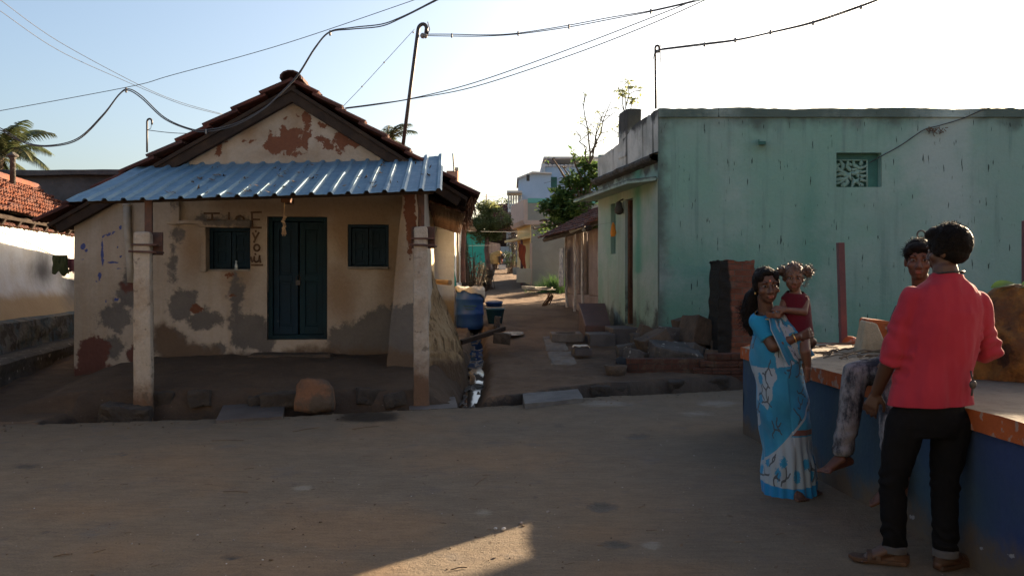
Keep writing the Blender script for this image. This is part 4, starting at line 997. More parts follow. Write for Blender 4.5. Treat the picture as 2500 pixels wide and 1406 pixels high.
# ------------------------------------------------------------------ left neighbours
lh = thing('lime_washed_house', 'low whitewashed house with sunlit orange clay tile roof and faded blue plinth', 'house', (-7.5, 11, .1))
LD = Vector((-.2121, .9772, 0)); LN = Vector((.9772, .2121, 0)); L0 = Vector((-7.5, 12, 0))
def lw(t, z, o=0.0): return L0 + LD * t + LN * o + Vector((0, 0, z))
b = MB(); b.grid(lambda s, t: lw(lerp(-6, 5.0, s), lerp(.8, 2.42, t), .30 * max(0, 1 - t * 2.4) ** 1.6 + .02 * nz(s * 14, t * 5) + .03 * nz(s * 5, t * 2)), 120, 40)
b.att['base'] = [max(-1, min(1, (1.17 - v[2]) * 4)) for v in b.v]; b.att['grey'] = [pfield(*proj(v), [(104, 656, 22, 36), (178, 690, 22, 60)], 26) for v in b.v]
b.build('wall', M['white_wash'], lh, smooth=True)
b = MB(); b.grid(lambda s, t: lw(lerp(-6, 5.2, s), .85 if t > .9 else lerp(-.1, .83, t / .9), (.24 if t > .9 else .38 + .10 * (1 - t) + .03 * nz(s * 20, t * 8) + .06 * nz(s * 9, t * 3))), 150, 24)
b.build('plinth', M['blue_plinth'], lh)
b = MB(); b.grid(lambda s, t: lw(lerp(-6, 5.2, s), lerp(-.1, .42, min(1, t * 1.6)), lerp(.85, .35, max(0, t * 1.6 - 1) / .6) + .05 * nz(s * 14, t * 4)), 120, 12); b.build('plinth_foot', M['stone'], lh)
EA = Vector((-5.86, 9.4, 2.22)); RG = Vector((-8.2, 13.6, 3.40))
# roof plane: ridge parallel to the wall
dn = (LN * 1.0 + Vector((0, 0, -.58))).normalized(); n = LD.cross(dn); n = n if n.z > 0 else -n
ridge0 = Vector((-9.62, 15.42, 3.26)) - LD * 8.5
SLn = 1.80
b = MB(); tiled_roof(b, ridge0, LD, dn, n, 10.0, SLn, 8, seed=11, lift=.075, th=.03, amp=.032, jit=2.0); ro = b.build('roof', M['tile'], lh)
b = MB(); dn2 = (-LN * 1.0 + Vector((0, 0, -.58))).normalized(); n2 = LD.cross(dn2); n2 = n2 if n2.z > 0 else -n2
tiled_roof(b, ridge0, LD, dn2, n2, 10.0, SLn, 9, tw=.48, seed=12); b.build('rear_slope', M['tile'], ro)
b = MB(); ridge_caps(b, ridge0 + Vector((0, 0, .03)), LD, 10.05, .15, seed=5); b.build('ridge_tiles', M['tile'], ro)
b = MB(); ev = ridge0 + dn * (SLn - .02) - n * .06
b.prism([ev, ev - dn * .9, ev - dn * .9 - n * .04, ev - n * .04], LD * 9.9)
for k in range(17):
    q = ev + LD * (.3 + k * .6) - n * .04; b.prism([q + dn * .0, q - dn * .5, q - dn * .5 - n * .09, q - n * .09], LD * .07)
b.build('rafters', M['wood_dark'], ro)
b = MB(); ev2 = ev - dn * .06 - n * .13 - LN * .02
tiled_roof(b, ev2 - dn * .3, LD, dn, n, 9.9, .3, 1, seed=15, lift=.01); b.build('under_eave_tiles', M['tile_dark'], ro)
b = MB(); b.prism([lw(5.0, -.1, 0), lw(5.0, 2.3, 0), ridge0 + LD * 9.7 - Vector((0, 0, .15)), lw(5.0, 2.3, -2.7), lw(5.0, -.1, -2.7)], LD * .15); b.build('gable_wall', M['grey_far'], lh)
b = MB(); vt = ridge0 + LD * 10.0; b.prism([vt + n * .03, vt + dn * SLn + n * .06, vt + dn * SLn - n * .1, vt - n * .12], LD * .12); b.build('verge_mortar', M['cement'], ro)
c0 = P(31, 405, 15.0); b = MB(); b.lathe(c0, [(.048, -.4), (.048, .12), (.06, .13), (.06, .16), (.04, .17)], 12); b.lathe(c0 + Vector((0, 0, .20)), [(.10, -.03), (.09, .0), (.04, .04), (.02, .05)], 12); b.build('flue_pipe', M['stone'], ro, smooth=True)
bw = thing('dark_parapet_building', 'long low building with blackened parapet wall beyond the left tiled roofs', 'building', (-10, 20, .5))
b = MB(); blockmesh(b, (-9.6, 20.0, 1.87), (7.2, 3.0, 3.9), rz(-3), .35, .03, 2, bev=.05); b.build('wall', M['grey_far'], bw)
b = MB(); blockmesh(b, (-9.6, 18.47, 3.78), (7.3, .3, .12), rz(-3), .3, .03, 3, bev=.02); b.build('coping', M['grey_far'], bw)
b = MB(); b.box((-7.4, 18.36, 2.6), (.8, .06, .9), rz(-3)); b.build('window', M['recess'], bw)

# laundry on a line left of the house
ll = [P(-60, 545, 11.6), P(60, 588, 12.0), P(130, 624, 12.2), P(190, 645, 12.6)]
b = MB(); b.tube(ll, .006, 5); tag(b.build('washing_line', M['wire_thin'], org=ll[0]), 'thin sagging washing line in front of the left whitewashed wall', 'washing line')
def hung(name, px0, px1, pytop, pybot, Y, mat, label, cat, seed=0, group=None, wavy=.04):
    b = MB(); a0, a1 = P(px0, pytop, Y), P(px1, pytop + 3, Y); zb = P(0, pybot, Y).z
    def f_(s, t):
        tt = t if s < .99 else t; x = lerp(a0.x, a1.x, .5 + (s - .5) * (1 + .15 * t))
        return Vector((x + .02 * nz(s * 4, t * 3, seed), Y + wavy * nz(s * 6, t * 1.5, seed + 3) - .02, lerp(a0.z, zb + .10 * nz(s * 3.5, seed), t)))
    b.grid(f_, 16, 12); return tag(b.build(name, mat, org=a0, smooth=True, solid=.008), label, cat, group)
hung('hanging_garment', 131, 166, 623, 668, 12.15, M['cloth_green'], 'dark green garment hanging on the line left of the cream house', 'garment', 2)
hung('hanging_garment', 166, 184, 632, 662, 12.35, M['cloth_pink'], 'small faded pink garment hanging on the line close to the house corner', 'garment', 5)

# ------------------------------------------------------------------ blue platform with orange rim
PA, PB = Vector((2.13, 7.55, 0)), Vector((2.36, 2.2, 0)); PX2, PYB = 7.6, 8.05
pf = thing('village_platform', 'waist-high blue masonry platform with orange rim and dusty cement top', 'platform', (4.2, 5.2, 0))
ZP = .80
b = MB()
def pface(a, c, n_, z0=-.08, z1=ZP - .10):
    b.grid(lambda s, t: Vector((lerp(a.x, c.x, s) + .008 * nz(s * 12, t * 3), lerp(a.y, c.y, s) + .008 * nz(s * 9, t * 3 + 5), lerp(z0, z1, t))), n_, 22)
PD = Vector((7.6, 2.2, 0)); PE = Vector((7.6, PYB, 0)); PF = Vector((2.45, PYB, 0))
pface(PA, PB, 120); pface(PF, PA, 16); pface(PB, PD, 60); pface(PD, PE, 60); pface(PE, PF, 60)
b.att['deep'] = [max(-1, min(1, (3.9 - v[1]) * .9 + .4 * nz(v[1] * 2, v[2] * 2))) for v in b.v]
WORN = [(2460, 1356, 40, 5), (2400, 1338, 12, 4), (2225, 1262, 7, 10), (2440, 1150, 4, 4), (2300, 1100, 4, 4)]
b.att['worn'] = [pfield(*proj(v), WORN, 8) for v in b.v]; b.att['mud'] = [max(-1, min(1, (.16 - v[2]) * 4 + .5 * nz(v[1] * 2, 3))) for v in b.v]
b.build('base_wall', M['platform'], pf)
b = MB(); o = .025
ring_ = [PA + Vector((-o, 0, 0)), PB + Vector((-o, -o, 0)), PD + Vector((o, -o, 0)), PE + Vector((o, o, 0)), PF + Vector((-o, o, 0))]
for a, c in zip(ring_, ring_[1:] + ring_[:1]):
    n_ = max(4, int((c - a).length / .06))
    b.grid(lambda s, t: Vector((lerp(a.x, c.x, s) + .006 * nz(s * n_ * .3, t), lerp(a.y, c.y, s), lerp(ZP - .102, ZP + .006 * nz(s * n_ * .2, 3), t))), n_, 3)
    q = (PA + PD) / 2; b.grid(lambda s, t: Vector((lerp(a.x, c.x, s), lerp(a.y, c.y, s), ZP - .102)).lerp(Vector((q.x, q.y, ZP - .102)), t * .03), n_, 1)
b.build('orange_rim', M['band'], pf)
b = MB(); b.grid(lambda s, t: Vector((lerp(lerp(ring_[1].x, ring_[0].x, t), 7.62, s), lerp(2.18, lerp(7.55, PYB, min(1, s * 12)), t), ZP - .004 + .006 * nz(s * 18, t * 18) + .004 * nz(s * 60, t * 60))), 90, 90); b.build('platform_top', M['ptop'], pf)
# things on the platform
b = MB(); q = P(2062, 838, 8.0); q.z = ZP; b.box(q + Vector((-.012, 0, .49)), (.062, .062, .98), None, (1, 1), (-.03, 0)); o = thing('metal_post', 'square maroon steel post standing on the platform in front of the green wall', 'post', q); b.build('post', M['maroon'], o, bevel=.004)
b = MB(); b.ell(q + Vector((.04, -.02, .0)), (.085, .06, .07)); b.rough(.015, 7); b.build('painted_footing', M['band'], o, smooth=True)
b = MB(); q = P(2508, 720, 6.6); q.z = ZP; b.box(q + Vector((0, 0, .55)), (.06, .06, 1.1)); o = thing('metal_post', 'second maroon steel post at the right edge behind the ochre mound', 'post', q); b.build('post', M['maroon'], o, bevel=.004)
b = MB(); q = P(2125, 855, 7.1); q.z = ZP; b.hexa([q + Vector(v) for v in ((-.13, -.10, -.02), (.13, -.10, -.02), (.16, .14, -.02), (-.10, .14, -.02))], [q + Vector(v) for v in ((-.07, -.06, .27), (.02, -.07, .25), (.11, .10, .23), (-.05, .10, .27))])
tag(b.build('dressed_stone', M['stone_beige'], org=q, bevel=.015, sub=0), 'beige wedge-shaped dressed stone lying on the platform beside the maroon post', 'stone')
b = MB(); q = P(2140, 840, 7.6); q.z = ZP; blockmesh(b, q + Vector((0, 0, .12)), (.34, .10, .26), rxyz(0, 8, 10), .06, .012, 6, bev=.03); tag(b.build('orange_slab', M['band'], org=q), 'orange painted slab standing behind the beige stone on the platform', 'slab')
q = Vector((3.28, 5.35, ZP)); b = MB()
def mound(s, t):
    a = s * 2 * math.pi; z = t * .60; r = .40 * (1 - max(0, t - .30) ** 1.6 * 1.45) * (1 + .10 * math.cos(a * 2 + 1))
    if t > .995: r = .03
    w_ = 1 + .16 * nz(math.cos(a) * 2.4, math.sin(a) * 2.4, z * 4) + .07 * nz(math.cos(a) * 6, math.sin(a) * 6, z * 10)
    for (aa, zz_, rr) in ((3.9, .47, .16), (3.75, .17, .14), (4.5, .33, .11)):
        d = math.hypot((a - aa) * .4, z - zz_); w_ -= .17 * max(0, 1 - (d / rr) ** 2) ** .5 if d < rr else 0
    return q + Vector((r * w_ * math.cos(a), r * w_ * math.sin(a), z))
b.grid(mound, 64, 30, closed=True)
tag(b.build('ochre_mound', M['ochre'], org=q, smooth=True), 'lumpy ochre and brown mound with round hollows on the platform at the right edge', 'mound')
def leaf(mb, a, d, up, L_, W_, curl=.2):
    d = Vector(d).normalized(); s_ = d.cross(Vector(up)).normalized(); u = s_.cross(d)
    base = len(mb.v); N_ = 8
    for i in range(N_ + 1):
        t = i / N_; wd = W_ * math.sin(math.pi * min(1, t * .96 + .03)) ** .8; c = Vector(a) + d * (L_ * t) + u * (L_ * curl * math.sin(math.pi * t * .9))
        mb.v += [tuple(c - s_ * wd + u * wd * .3), tuple(c), tuple(c + s_ * wd + u * wd * .3)]
    for i in range(N_):
        for k in range(2): r = base + i * 3 + k; mb.f.append((r, r + 1, r + 4, r + 3))
b = MB(); q2 = q + Vector((-.03, -.05, .585)); leaf(b, q2 + Vector((-.15, 0, -.01)), (1, .1, .15), (0, -.5, 1), .17, .04, .06); leaf(b, q2 + Vector((.0, -.05, -.01)), (1, -.4, .05), (0, 0, 1), .15, .03, .05); leaf(b, q2 + Vector((.05, 0, 0)), (.9, .2, .4), (0, 0, 1), .12, .03, .05)
b.att['tint'] = [.5] * len(b.v); tag(b.build('green_leaves', M['banana'], org=q2, smooth=True), 'fresh green leaves laid on top of the ochre mound', 'leaves')
# iron staff with a ring, behind the heads
q = P(2292, 800, 6.9); q.z = ZP; o = thing('ring_staff', 'thin iron staff with a round ring finial standing on the platform behind the two heads', 'staff', q)
b = MB(); zt_ = P(0, 566, 6.9).z; b.tube([q, Vector((q.x, q.y, zt_))], .012, 6); b.tube([Vector((q.x, q.y, zt_ - .005)), P(2261, 570, 6.9)], .010, 6); b.build('staff', M['iron'], o)
b = MB(); c = P(2249, 573, 6.9); b.tube([c + Vector((.034 * math.cos(a * .4189), 0, .034 * math.sin(a * .4189))) for a in range(16)], .0075, 6); b.build('ring', M['iron'], o)
b = MB()
for k in range(60):                              # dead palm twigs strewn on the platform
    x, y = random.uniform(2.35, 3.6), random.uniform(6.3, 7.9); a = random.gauss(.35, .35); l = random.uniform(.08, .5)
    b.tube([(x, y, ZP + .010), (x + l * .5 * math.cos(a), y + l * .5 * math.sin(a), ZP + .02 + random.uniform(0, .02)), (x + l * math.cos(a + .1), y + l * math.sin(a + .1), ZP + .010)], random.uniform(.003, .008), 4)
tag(b.build('platform_twigs', M['twig'], org=(2.9, 7, ZP)), kind='stuff')

# ------------------------------------------------------------------ brick pier, rubble, slabs
bp = thing('brick_ruin', 'ruined red brick pier with its left side coloured dark as shade and a low stepped brick wall', 'wall', (4.0, 11.6, .1))
b = MB()
def brk(s, t):
    z = lerp(-.05, 1.68, t); z += .05 * nz(s * 9, 4) * t; x0 = P(1756, 0, 11.75).x - .03 * (1 - t); x1 = P(lerp(1850, 1829, t), 0, 12.0).x
    stepn = .04 * (nz(round(z / .085) * 3.3, 2)) ; x1 += stepn * 1.6 + .30 * sstep(1.0, .5, z)
    lp_ = [(x0, 11.75), (x1, 11.75), (x1, 12.4), (x0 + .02, 12.4)]; k = s * 4; i = int(k) % 4; f_ = k - int(k)
    x = lerp(lp_[i][0], lp_[(i + 1) % 4][0], f_); y = lerp(lp_[i][1], lp_[(i + 1) % 4][1], f_)
    return Vector((x + .02 * nz(x * 6, z * 6), y + .035 * nz(x * 7, z * 9, 3), z))
b.grid(brk, 80, 70, closed=True); b.grid(lambda s, t: Vector((lerp(P(1756, 0, 11.75).x, P(1829, 0, 12).x, s), lerp(11.77, 12.4, t), 1.66 + .03 * nz(s * 5, t * 5))), 8, 8)
b.att['left_shade'] = [max(-1, min(1, (P(1781, 0, 11.75).x + .035 * math.sin(v[2] * 2.2) - v[0]) * 14)) for v in b.v]; b.build('pier', M['brick'], bp)  # shade of the left face painted near-black into the brick colour
b = MB()
STEP = [(1530, 932), (1680, 930), (1690, 896), (1715, 872), (1740, 842), (1758, 800), (1800, 765), (1850, 760)]
for i in range(26):
    for r_ in range(7):
        x = P(1532 + i * 11.6, 0, 11.3).x; px = 1532 + i * 11.6 + (5.8 if r_ % 2 else 0); yt = interp(STEP, px); z = -.25 + r_ * .095
        if z + .04 > P(0, yt, 11.3).z: continue
        blockmesh(b, (P(px, 0, 11.3).x, 11.2 + random.uniform(-.015, .015), z + .04), (.066 * 2 * .96, .2, .085), rz(random.uniform(-2, 2)), .2, .006, 9, bev=.012, seed=i * 7 + r_)
b.box((3.05, 11.25, .05), (2.95, .16, .55)); b.build('low_wall', M['brick_low'], bp)
def rock(px, py, wpx, hpx, Y, mat, label, rot=(0, 0, 0), dep=.8, seed=0, group='rubble stones against the green wall', bev=.12, name='rubble_stone', cat='stone', amp=.07):
    c = P(px, py, Y); wd, ht = wpx / F * Y, hpx / F * Y; b = MB()
    blockmesh(b, c, (wd, wd * dep, ht), rxyz(*rot), min(wd, ht) * .3, min(wd, ht) * amp, 2.6 / max(wd, ht), bev=min(wd, ht) * bev * .6, seed=seed)
    return tag(b.build(name, M[mat], org=c - Vector((0, 0, ht / 2)), smooth=False), label, cat, group)
rock(1718, 812, 100, 66, 12.35, 'stone_brown', 'big brown block, topmost of the rubble by the brick pier', (0, 14, 20), .7, 1)
rock(1642, 872, 122, 60, 11.8, 'stone', 'large flat grey slab with white flecks leaning in the middle of the rubble', (14, 10, 8), .7, 2, amp=.08)
rock(1598, 842, 74, 58, 12.05, 'stone_brown', 'square brown stone tilted above the grey rubble slab', (0, -24, 15), .8, 3)
rock(1560, 885, 66, 52, 11.85, 'stone', 'grey angular stone at the left of the rubble with a slanting top', (0, 22, 25), .9, 4)
rock(1640, 818, 70, 38, 12.5, 'stone', 'dark grey stone lying against the foot of the green wall', (0, 4, 10), .7, 5)
rock(1690, 850, 60, 40, 12.3, 'stone_brown', 'brown stone wedged under the topmost rubble block', (0, -8, 0), .7, 6)
rock(1602, 912, 36, 26, 11.6, 'stone_brown', 'small brown stone at the foot of the grey rubble slab', (0, 10, 0), .8, 7)
rock(1650, 915, 40, 26, 11.6, 'stone', 'small grey stone right of the small brown stone at the rubble foot', (0, -14, 0), .8, 8)
rock(1545, 915, 46, 30, 11.7, 'stone', 'low grey stone behind the stone bowl', (0, 6, 0), .8, 9)
rock(1730, 795, 44, 16, 12.6, 'stone', 'thin pale stone chip resting on top of the topmost rubble block', (0, 4, 0), .6, 10)
rock(1760, 850, 40, 36, 12.1, 'stone_brown', 'brown stone tucked against the brick pier', (0, 0, 30), .8, 11)
rock(1560, 835, 40, 44, 12.5, 'stone', 'upright dark stone beside the house corner plinth', (0, 0, 10), .7, 12)
rock(1590, 880, 52, 40, 12.0, 'stone_brown', 'brown wedge stone under the square tilted stone of the rubble', (0, 18, 40), .8, 17)
rock(1530, 860, 46, 40, 12.3, 'stone', 'dark stone at the foot of the house corner plinth', (0, -10, 5), .8, 18)
rock(1680, 900, 50, 30, 11.7, 'stone', 'broken grey stone between the flat slab and the low brick wall', (0, -20, 15), .8, 19)
rock(1745, 872, 46, 34, 11.9, 'stone_brown', 'brown stone lying on the low brick wall next to the pier', (0, 10, 60), .8, 20)
rock(1665, 790, 40, 26, 12.7, 'stone_brown', 'small brown stone behind the topmost rubble block', (0, -12, 20), .8, 21)
rock(1618, 906, 56, 36, 11.65, 'stone', 'wide grey stone at the very front of the rubble heap', (0, 8, 25), .8, 31)
rock(1692, 868, 66, 44, 12.0, 'stone', 'tilted grey block between the flat slab and the brown stones', (0, 26, 35), .8, 32)
rock(1580, 815, 44, 34, 12.5, 'stone_brown', 'brown stone leaning on the wall above the square tilted stone', (0, 20, 10), .8, 33)
rnd = random.Random(21)
for k in range(11):                              # rough stones edging the far side of the open drain
    x = lerp(-3.75, -1.3, k / 6 + rnd.uniform(-.08, .08)) if k < 7 else lerp(.95, 2.9, (k - 7) / 3.6 + rnd.uniform(-.08, .08))
    y = yroad(x) + interp(DRW, x) + rnd.uniform(.0, .05); l = rnd.uniform(.14, .42); b = MB(); c = Vector((x, y + .05, gz(x, y + .15) - rnd.uniform(.08, .14)))
    blockmesh(b, c, (l, rnd.uniform(.14, .2), rnd.uniform(.14, .2)), rxyz(rnd.uniform(-12, 12), rnd.uniform(-10, 10), rnd.uniform(0, 25)), .05, .022, 7, bev=.03, seed=k)
    tag(b.build('drain_edging', M['wet_stone'], org=c), 'rough dark stone edging the far side of the open drain', 'stone', 'stones edging the drain')
b = MB(); q = P(1503, 922, 11.0); b.lathe(q, [(.02, -.0), (.10, .0), (.135, .09), (.15, .165), (.115, .17), (.09, .12), (.02, .10)], 20, sq=(1.05, .8)); b.rough(.008, 8)
tag(b.build('stone_bowl', M['stone_brown'], org=q, smooth=True), 'worn stone bowl standing on the ground left of the rubble', 'bowl')
b = MB(); q = P(1512, 905, 11.5); b.lathe(q - Vector((0, 0, .05)), [(.02, 0), (.10, 0), (.13, .2), (.135, .21), (.12, .21), (.09, .03)], 16, rot=rxyz(30, 20, 0)); tag(b.build('black_bucket', M['black_plastic'], org=q, smooth=True), 'black plastic bucket tipped over beside the stone bowl', 'bucket')
rock(1420, 858, 42, 16, 12.6, 'granite', 'flat dark stone with a white cloth beside the entrance steps', (0, 0, 10), .9, 13, None, name='washing_stone')
b = MB(); q = P(1418, 846, 12.6); b.grid(lambda s, t: q + Vector(((s - .5) * .26, (t - .5) * .2, .015 + .02 * nz(s * 4, t * 4) - .05 * max(0, abs(s - .5) - .42) * 6)), 16, 12); tag(b.build('white_rag', M['sack'], org=q, smooth=True, solid=.008), 'white rag spread on the flat stone beside the steps', 'cloth')
# boulder and slabs along the drain
b = MB(); q = P(767, 1000, 8.93); blockmesh(b, q + Vector((0, 0, .16)), (.44, .36, .36), rz(8), .04, .04, 4.5, top=(.78, .62), bev=.09, seed=6, shear=(.01, .0))
tag(b.build('boulder', M['stone_rust'], org=q, smooth=True), 'square rust-brown boulder standing at the drain in front of the veranda', 'boulder')
def slab(poly, Y, th, mat, label, z=None, group=None, amp=.01):
    pts = []
    for px, py in poly:
        k = (py - HZ) / F; pts.append(P(px, py, (EYE - z) / k))
    b = MB(); b.prism([p - Vector((0, 0, th)) for p in pts], (0, 0, th))
    bm = bmesh.new(); vs = [bm.verts.new(v) for v in b.v]
    for f_ in b.f: bm.faces.new([vs[i] for i in f_])
    bmesh.ops.subdivide_edges(bm, edges=bm.edges[:], cuts=5, use_grid_fill=True); bm.verts.index_update()
    b2 = MB(); b2.add([Vector(v.co) + noise.noise_vector(Vector(v.co) * 4) * amp for v in bm.verts], [[v.index for v in f_.verts] for f_ in bm.faces]); bm.free()
    c = sum(pts, Vector()) / len(pts); c.z = z - th
    return tag(b2.build('stone_slab', M[mat], org=c), label, 'slab', group)
slab([(527, 1026), (690, 1016), (702, 962), (556, 964)], 0, .09, 'granite', 'grey stone slab bridging the drain left of the boulder', .03)
slab([(1281, 986), (1424, 972), (1402, 931), (1271, 934)], 0, .10, 'slab', 'smooth grey stone slab bridging the drain at the alley mouth', .045)
slab([(1000, 1000), (1118, 994), (1110, 968), (1000, 974)], 0, .12, 'granite', 'dark slab edging the drain at the foot of the right veranda pillar', -.01)
b = MB(); q = P(300, 1005, 8.7); blockmesh(b, q + Vector((.0, .1, -.05)), (.50, .34, .22), rxyz(0, 6, 12), .05, .035, 6, bev=.04, seed=14); tag(b.build('drain_stone', M['wet_stone'], org=q), 'dark stone beside the drain at the foot of the left pillar', 'stone')
def ground_at(px, py):
    y = 9.4
    while y < 30:
        q = P(px, py, y)
        if q.z <= gz(q.x, y): return q
        y += .03
    return q
for (poly, lb) in (([(1330, 858), (1392, 856), (1372, 820), (1322, 822)], 'pale flagstone in the alley, farther of two'), ([(1342, 893), (1412, 890), (1396, 859), (1332, 861)], 'pale flagstone in the alley, nearer of two')):
    pts = [ground_at(*p) for p in poly]; b = MB()
    def fl_(s, t): a_ = pts[0].lerp(pts[1], s).lerp(pts[3].lerp(pts[2], s), t); return Vector((a_.x + .02 * nz(s * 5, t * 5), a_.y + .04 * nz(s * 4, t * 4, 3), gz(a_.x, a_.y) + .022 + .006 * nz(s * 8, t * 8) - (.06 if s in (0, 1) or t in (0, 1) else 0)))
    b.grid(fl_, 14, 14); tag(b.build('flagstone', M['flag'], org=pts[0]), lb, 'flagstone', 'alley flagstones')
b = MB(); q = P(1382, 808, 14.2); q.z = gz(q.x, 14.2)
for c, s_ in (((-.22, 0), (.09, .62)), ((.22, 0), (.09, .62)), ((0, -.27), (.36, .09)), ((0, .27), (.36, .09))): blockmesh(b, q + Vector((c[0], c[1], .07)), (s_[0], s_[1], .14), None, .1, .006, 6, bev=.015)
tag(b.build('drain_kerb', M['flag'], org=q), 'square open kerb round a drain pit beside the entrance steps', 'kerb')
# plank over the gutter
q0, q1 = P(1122, 840, 12.6), P(1228, 806, 13.3); b = MB(); d = (q1 - q0); b.prism([q0, q1, q1 + Vector((.05, -.16, .0)), q0 + Vector((.05, -.16, 0))], (0, 0, .07)); tag(b.build('plank', M['wood_dark'], org=q0, bevel=.01), 'dark wooden plank laid across the alley gutter', 'plank')
rock(1226, 826, 42, 26, 13.0, 'stone_brown', 'dark stone propping the end of the plank', (0, 6, 0), .8, 15, None)
rock(1214, 785, 15, 26, 14.6, 'stone', 'small grey stone standing in front of the teal bucket', (0, 6, 0), .8, 16, None)
b = MB(); q = P(1252, 793, 15.0); q.z = gz(.02, 15.0) + .012
for (dx, dy, rx_, ry_) in ((0, 0, .20, .55), (.10, .2, .10, .3), (-.10, -.3, .08, .2)):
    pts = [q + Vector((dx + rx_ * math.cos(a * .3927) * (1 + .25 * nz(a, dx * 9)), dy + ry_ * math.sin(a * .3927) * (1 + .25 * nz(a, 3)), .001 * dx)) for a in range(16)]
    b.add(pts, [tuple(range(16))]); q = q + Vector((0, 0, .004))
tag(b.build('puddle', M['splash'], org=q), kind='structure')
# drum, bucket, log
q = P(1147, 786, 16.6); q.z = gz(-.86, 16.6) + .01; o = thing('blue_drum', 'blue plastic drum with a white sack over its top beside the mud skirt', 'drum', q)
b = MB(); b.lathe(q, [(.22, 0), (.26, .02), (.275, .12), (.272, .28), (.285, .30), (.285, .33), (.275, .35), (.27, .58), (.285, .60), (.285, .63), (.27, .66), (.255, .78), (.24, .81), (.22, .80)], 32); b.build('drum', M['blue_plastic'], o, smooth=True)
b = MB(); b.box(q + Vector((.02, -.279, .48)), (.26, .008, .03)); b.box(q + Vector((.02, -.279, .42)), (.18, .008, .025)); b.build('faded_print', M['teal_plastic'], o)
b = MB(); 
def sack(s, t):
    a = s * 2 * math.pi; r = .02 + .275 * min(1, t * 1.6); dz = 0 if t < .6 else -(t - .6) * (.10 + .50 * max(0, math.cos(a - 0.2)) ** 1.5 + .12 * max(0, math.sin(a * 3)))
    return q + Vector((r * math.cos(a) * (1 + .05 * nz(a * 3, t)), r * math.sin(a), .835 + .04 * nz(math.cos(a) * 2.5, math.sin(a) * 2.5 + t, 4) + dz + .03 * math.sin(a * 5 + t * 4) * min(1, t * 2)))
b.grid(sack, 40, 14, closed=True); tag(b.build('sack', M['sack'], org=q + Vector((0, 0, .82)), smooth=True, solid=.01), 'off-white woven sack draped over the top of the blue drum', 'sack')
def bucket(px, py, Y, r, h, mat, label, rim=True):
    q = P(px, py, Y); o = thing('bucket', label, 'bucket', q); b = MB()
    b.lathe(q, [(.02, .0), (r * .72, 0), (r * .97, h * .9), (r * 1.06, h * .9), (r * 1.06, h), (r, h), (r * .95, h * .92), (r * .7, .03), (.02, .03)], 28); b.build('pail', M[mat], o, smooth=True, bevel=0)
    b = MB(); b.tube([q + Vector((r * 1.04 * math.cos(a * .3142), r * .9 * math.sin(a * .3142) * -.55, h + .03 - abs(math.sin(a * .3142)) * .015)) for a in range(11)], .006, 5); b.build('handle', M['sack'], o)
    return o
bucket(1209, 790, 16.0, .185, .30, 'teal_plastic', 'teal plastic bucket with wire handle standing by the drum')
bucket(1206, 776, 16.9, .17, .33, 'blue_plastic', 'dark blue tub half hidden behind the teal bucket')
b = MB(); q = P(1208, 738, 16.9); b.ell(q, (.16, .12, .035)); b.rough(.03, 7); tag(b.build('dark_washing', M['cloth_check'], org=q, smooth=True), 'heap of grey washing in the dark blue tub', 'washing')
b = MB(); q = P(1100, 690, 13.6); b.tube([q + Vector((-.5, .5, .03)), q + Vector((-.02, .0, 0))], .045, 10); b.tube([q + Vector((-.02, 0, 0)), q + Vector((-.005, -.015, 0))], .046, 10); tag(b.build('log', M['wood_pale'], org=q, smooth=False), 'cut pale log end poking out of the mud skirt above the drum', 'log')
# ------------------------------------------------------------------ the shed beyond the green house
SD0 = Vector((1.95, 17.0, 0)); SDd = Vector((-.161, .987, 0)); SDn = Vector((-.987, -.161, 0))
def shp(t, z, o=0.0): return SD0 + SDd * t + SDn * o + Vector((0, 0, z))
sh = thing('tiled_shed', 'low mud-walled shed with red tile roof on crooked whitewashed sticks beyond the green house', 'shed', (2.3, 18.8, .55))
b = MB()
def wseg(t0, t1, z0, z1, th=.22, seed=0):
    p = [shp(t0, z0), shp(t1, z0), shp(t1, z0, -th), shp(t0, z0, -th)]; b.hexa([q + Vector((0, 0, 0)) for q in p], [q + Vector((0, 0, z1 - z0)) for q in p])
wseg(-.4, 3.7, .2, 1.02, .40); wseg(.55, 1.45, 1.02, 2.5); wseg(2.35, 3.7, 1.02, 2.5)
b.build('mud_wall', M['shed_wall'], sh, bevel=.03)
b = MB(); b.hexa([shp(-.4, .2, -1.0), shp(3.7, .2, -1.0), shp(3.7, .2, -1.2), shp(-.4, .2, -1.2)], [shp(-.4, 2.55, -1.0), shp(3.7, 2.55, -1.0), shp(3.7, 2.55, -1.2), shp(-.4, 2.55, -1.2)]); b.hexa([shp(3.55, .2, 0), shp(3.7, .2, 0), shp(3.7, .2, -1.6), shp(3.55, .2, -1.6)], [shp(3.55, 2.5, 0), shp(3.7, 2.5, 0), shp(3.7, 2.75, -1.6), shp(3.55, 2.75, -1.6)]); b.build('inner_wall', M['shed_wall'], sh)
for k, (t, l) in enumerate(((.15, 2.5), (1.6, 2.5), (2.3, 2.5), (3.2, 2.45))):
    b = MB(); b.tube([shp(t + .04 * nz(z * 2, k, 5), z, .10 + .04 * nz(z * 2, k)) for z in (.3, .7, 1.1, 1.5, 1.9, 2.2, l)], [.035, .034, .032, .03, .03, .028, .027], 7); b.build('stick_post', M['limb'], sh, smooth=True)
dn = (SDn * 1.0 + Vector((0, 0, -.52))).normalized(); n = SDd.cross(dn); n = n if n.z > 0 else -n
ro0 = shp(-.3, 2.42 + .52 * 1.5, .62 - 1.5)
b = MB(); tiled_roof(b, ro0, SDd, dn, n, 4.3, 1.5 * 1.127, 8, tw=.24, seed=21, lift=.035, jit=1.6); sro = b.build('roof', M['tile_dark'], sh)
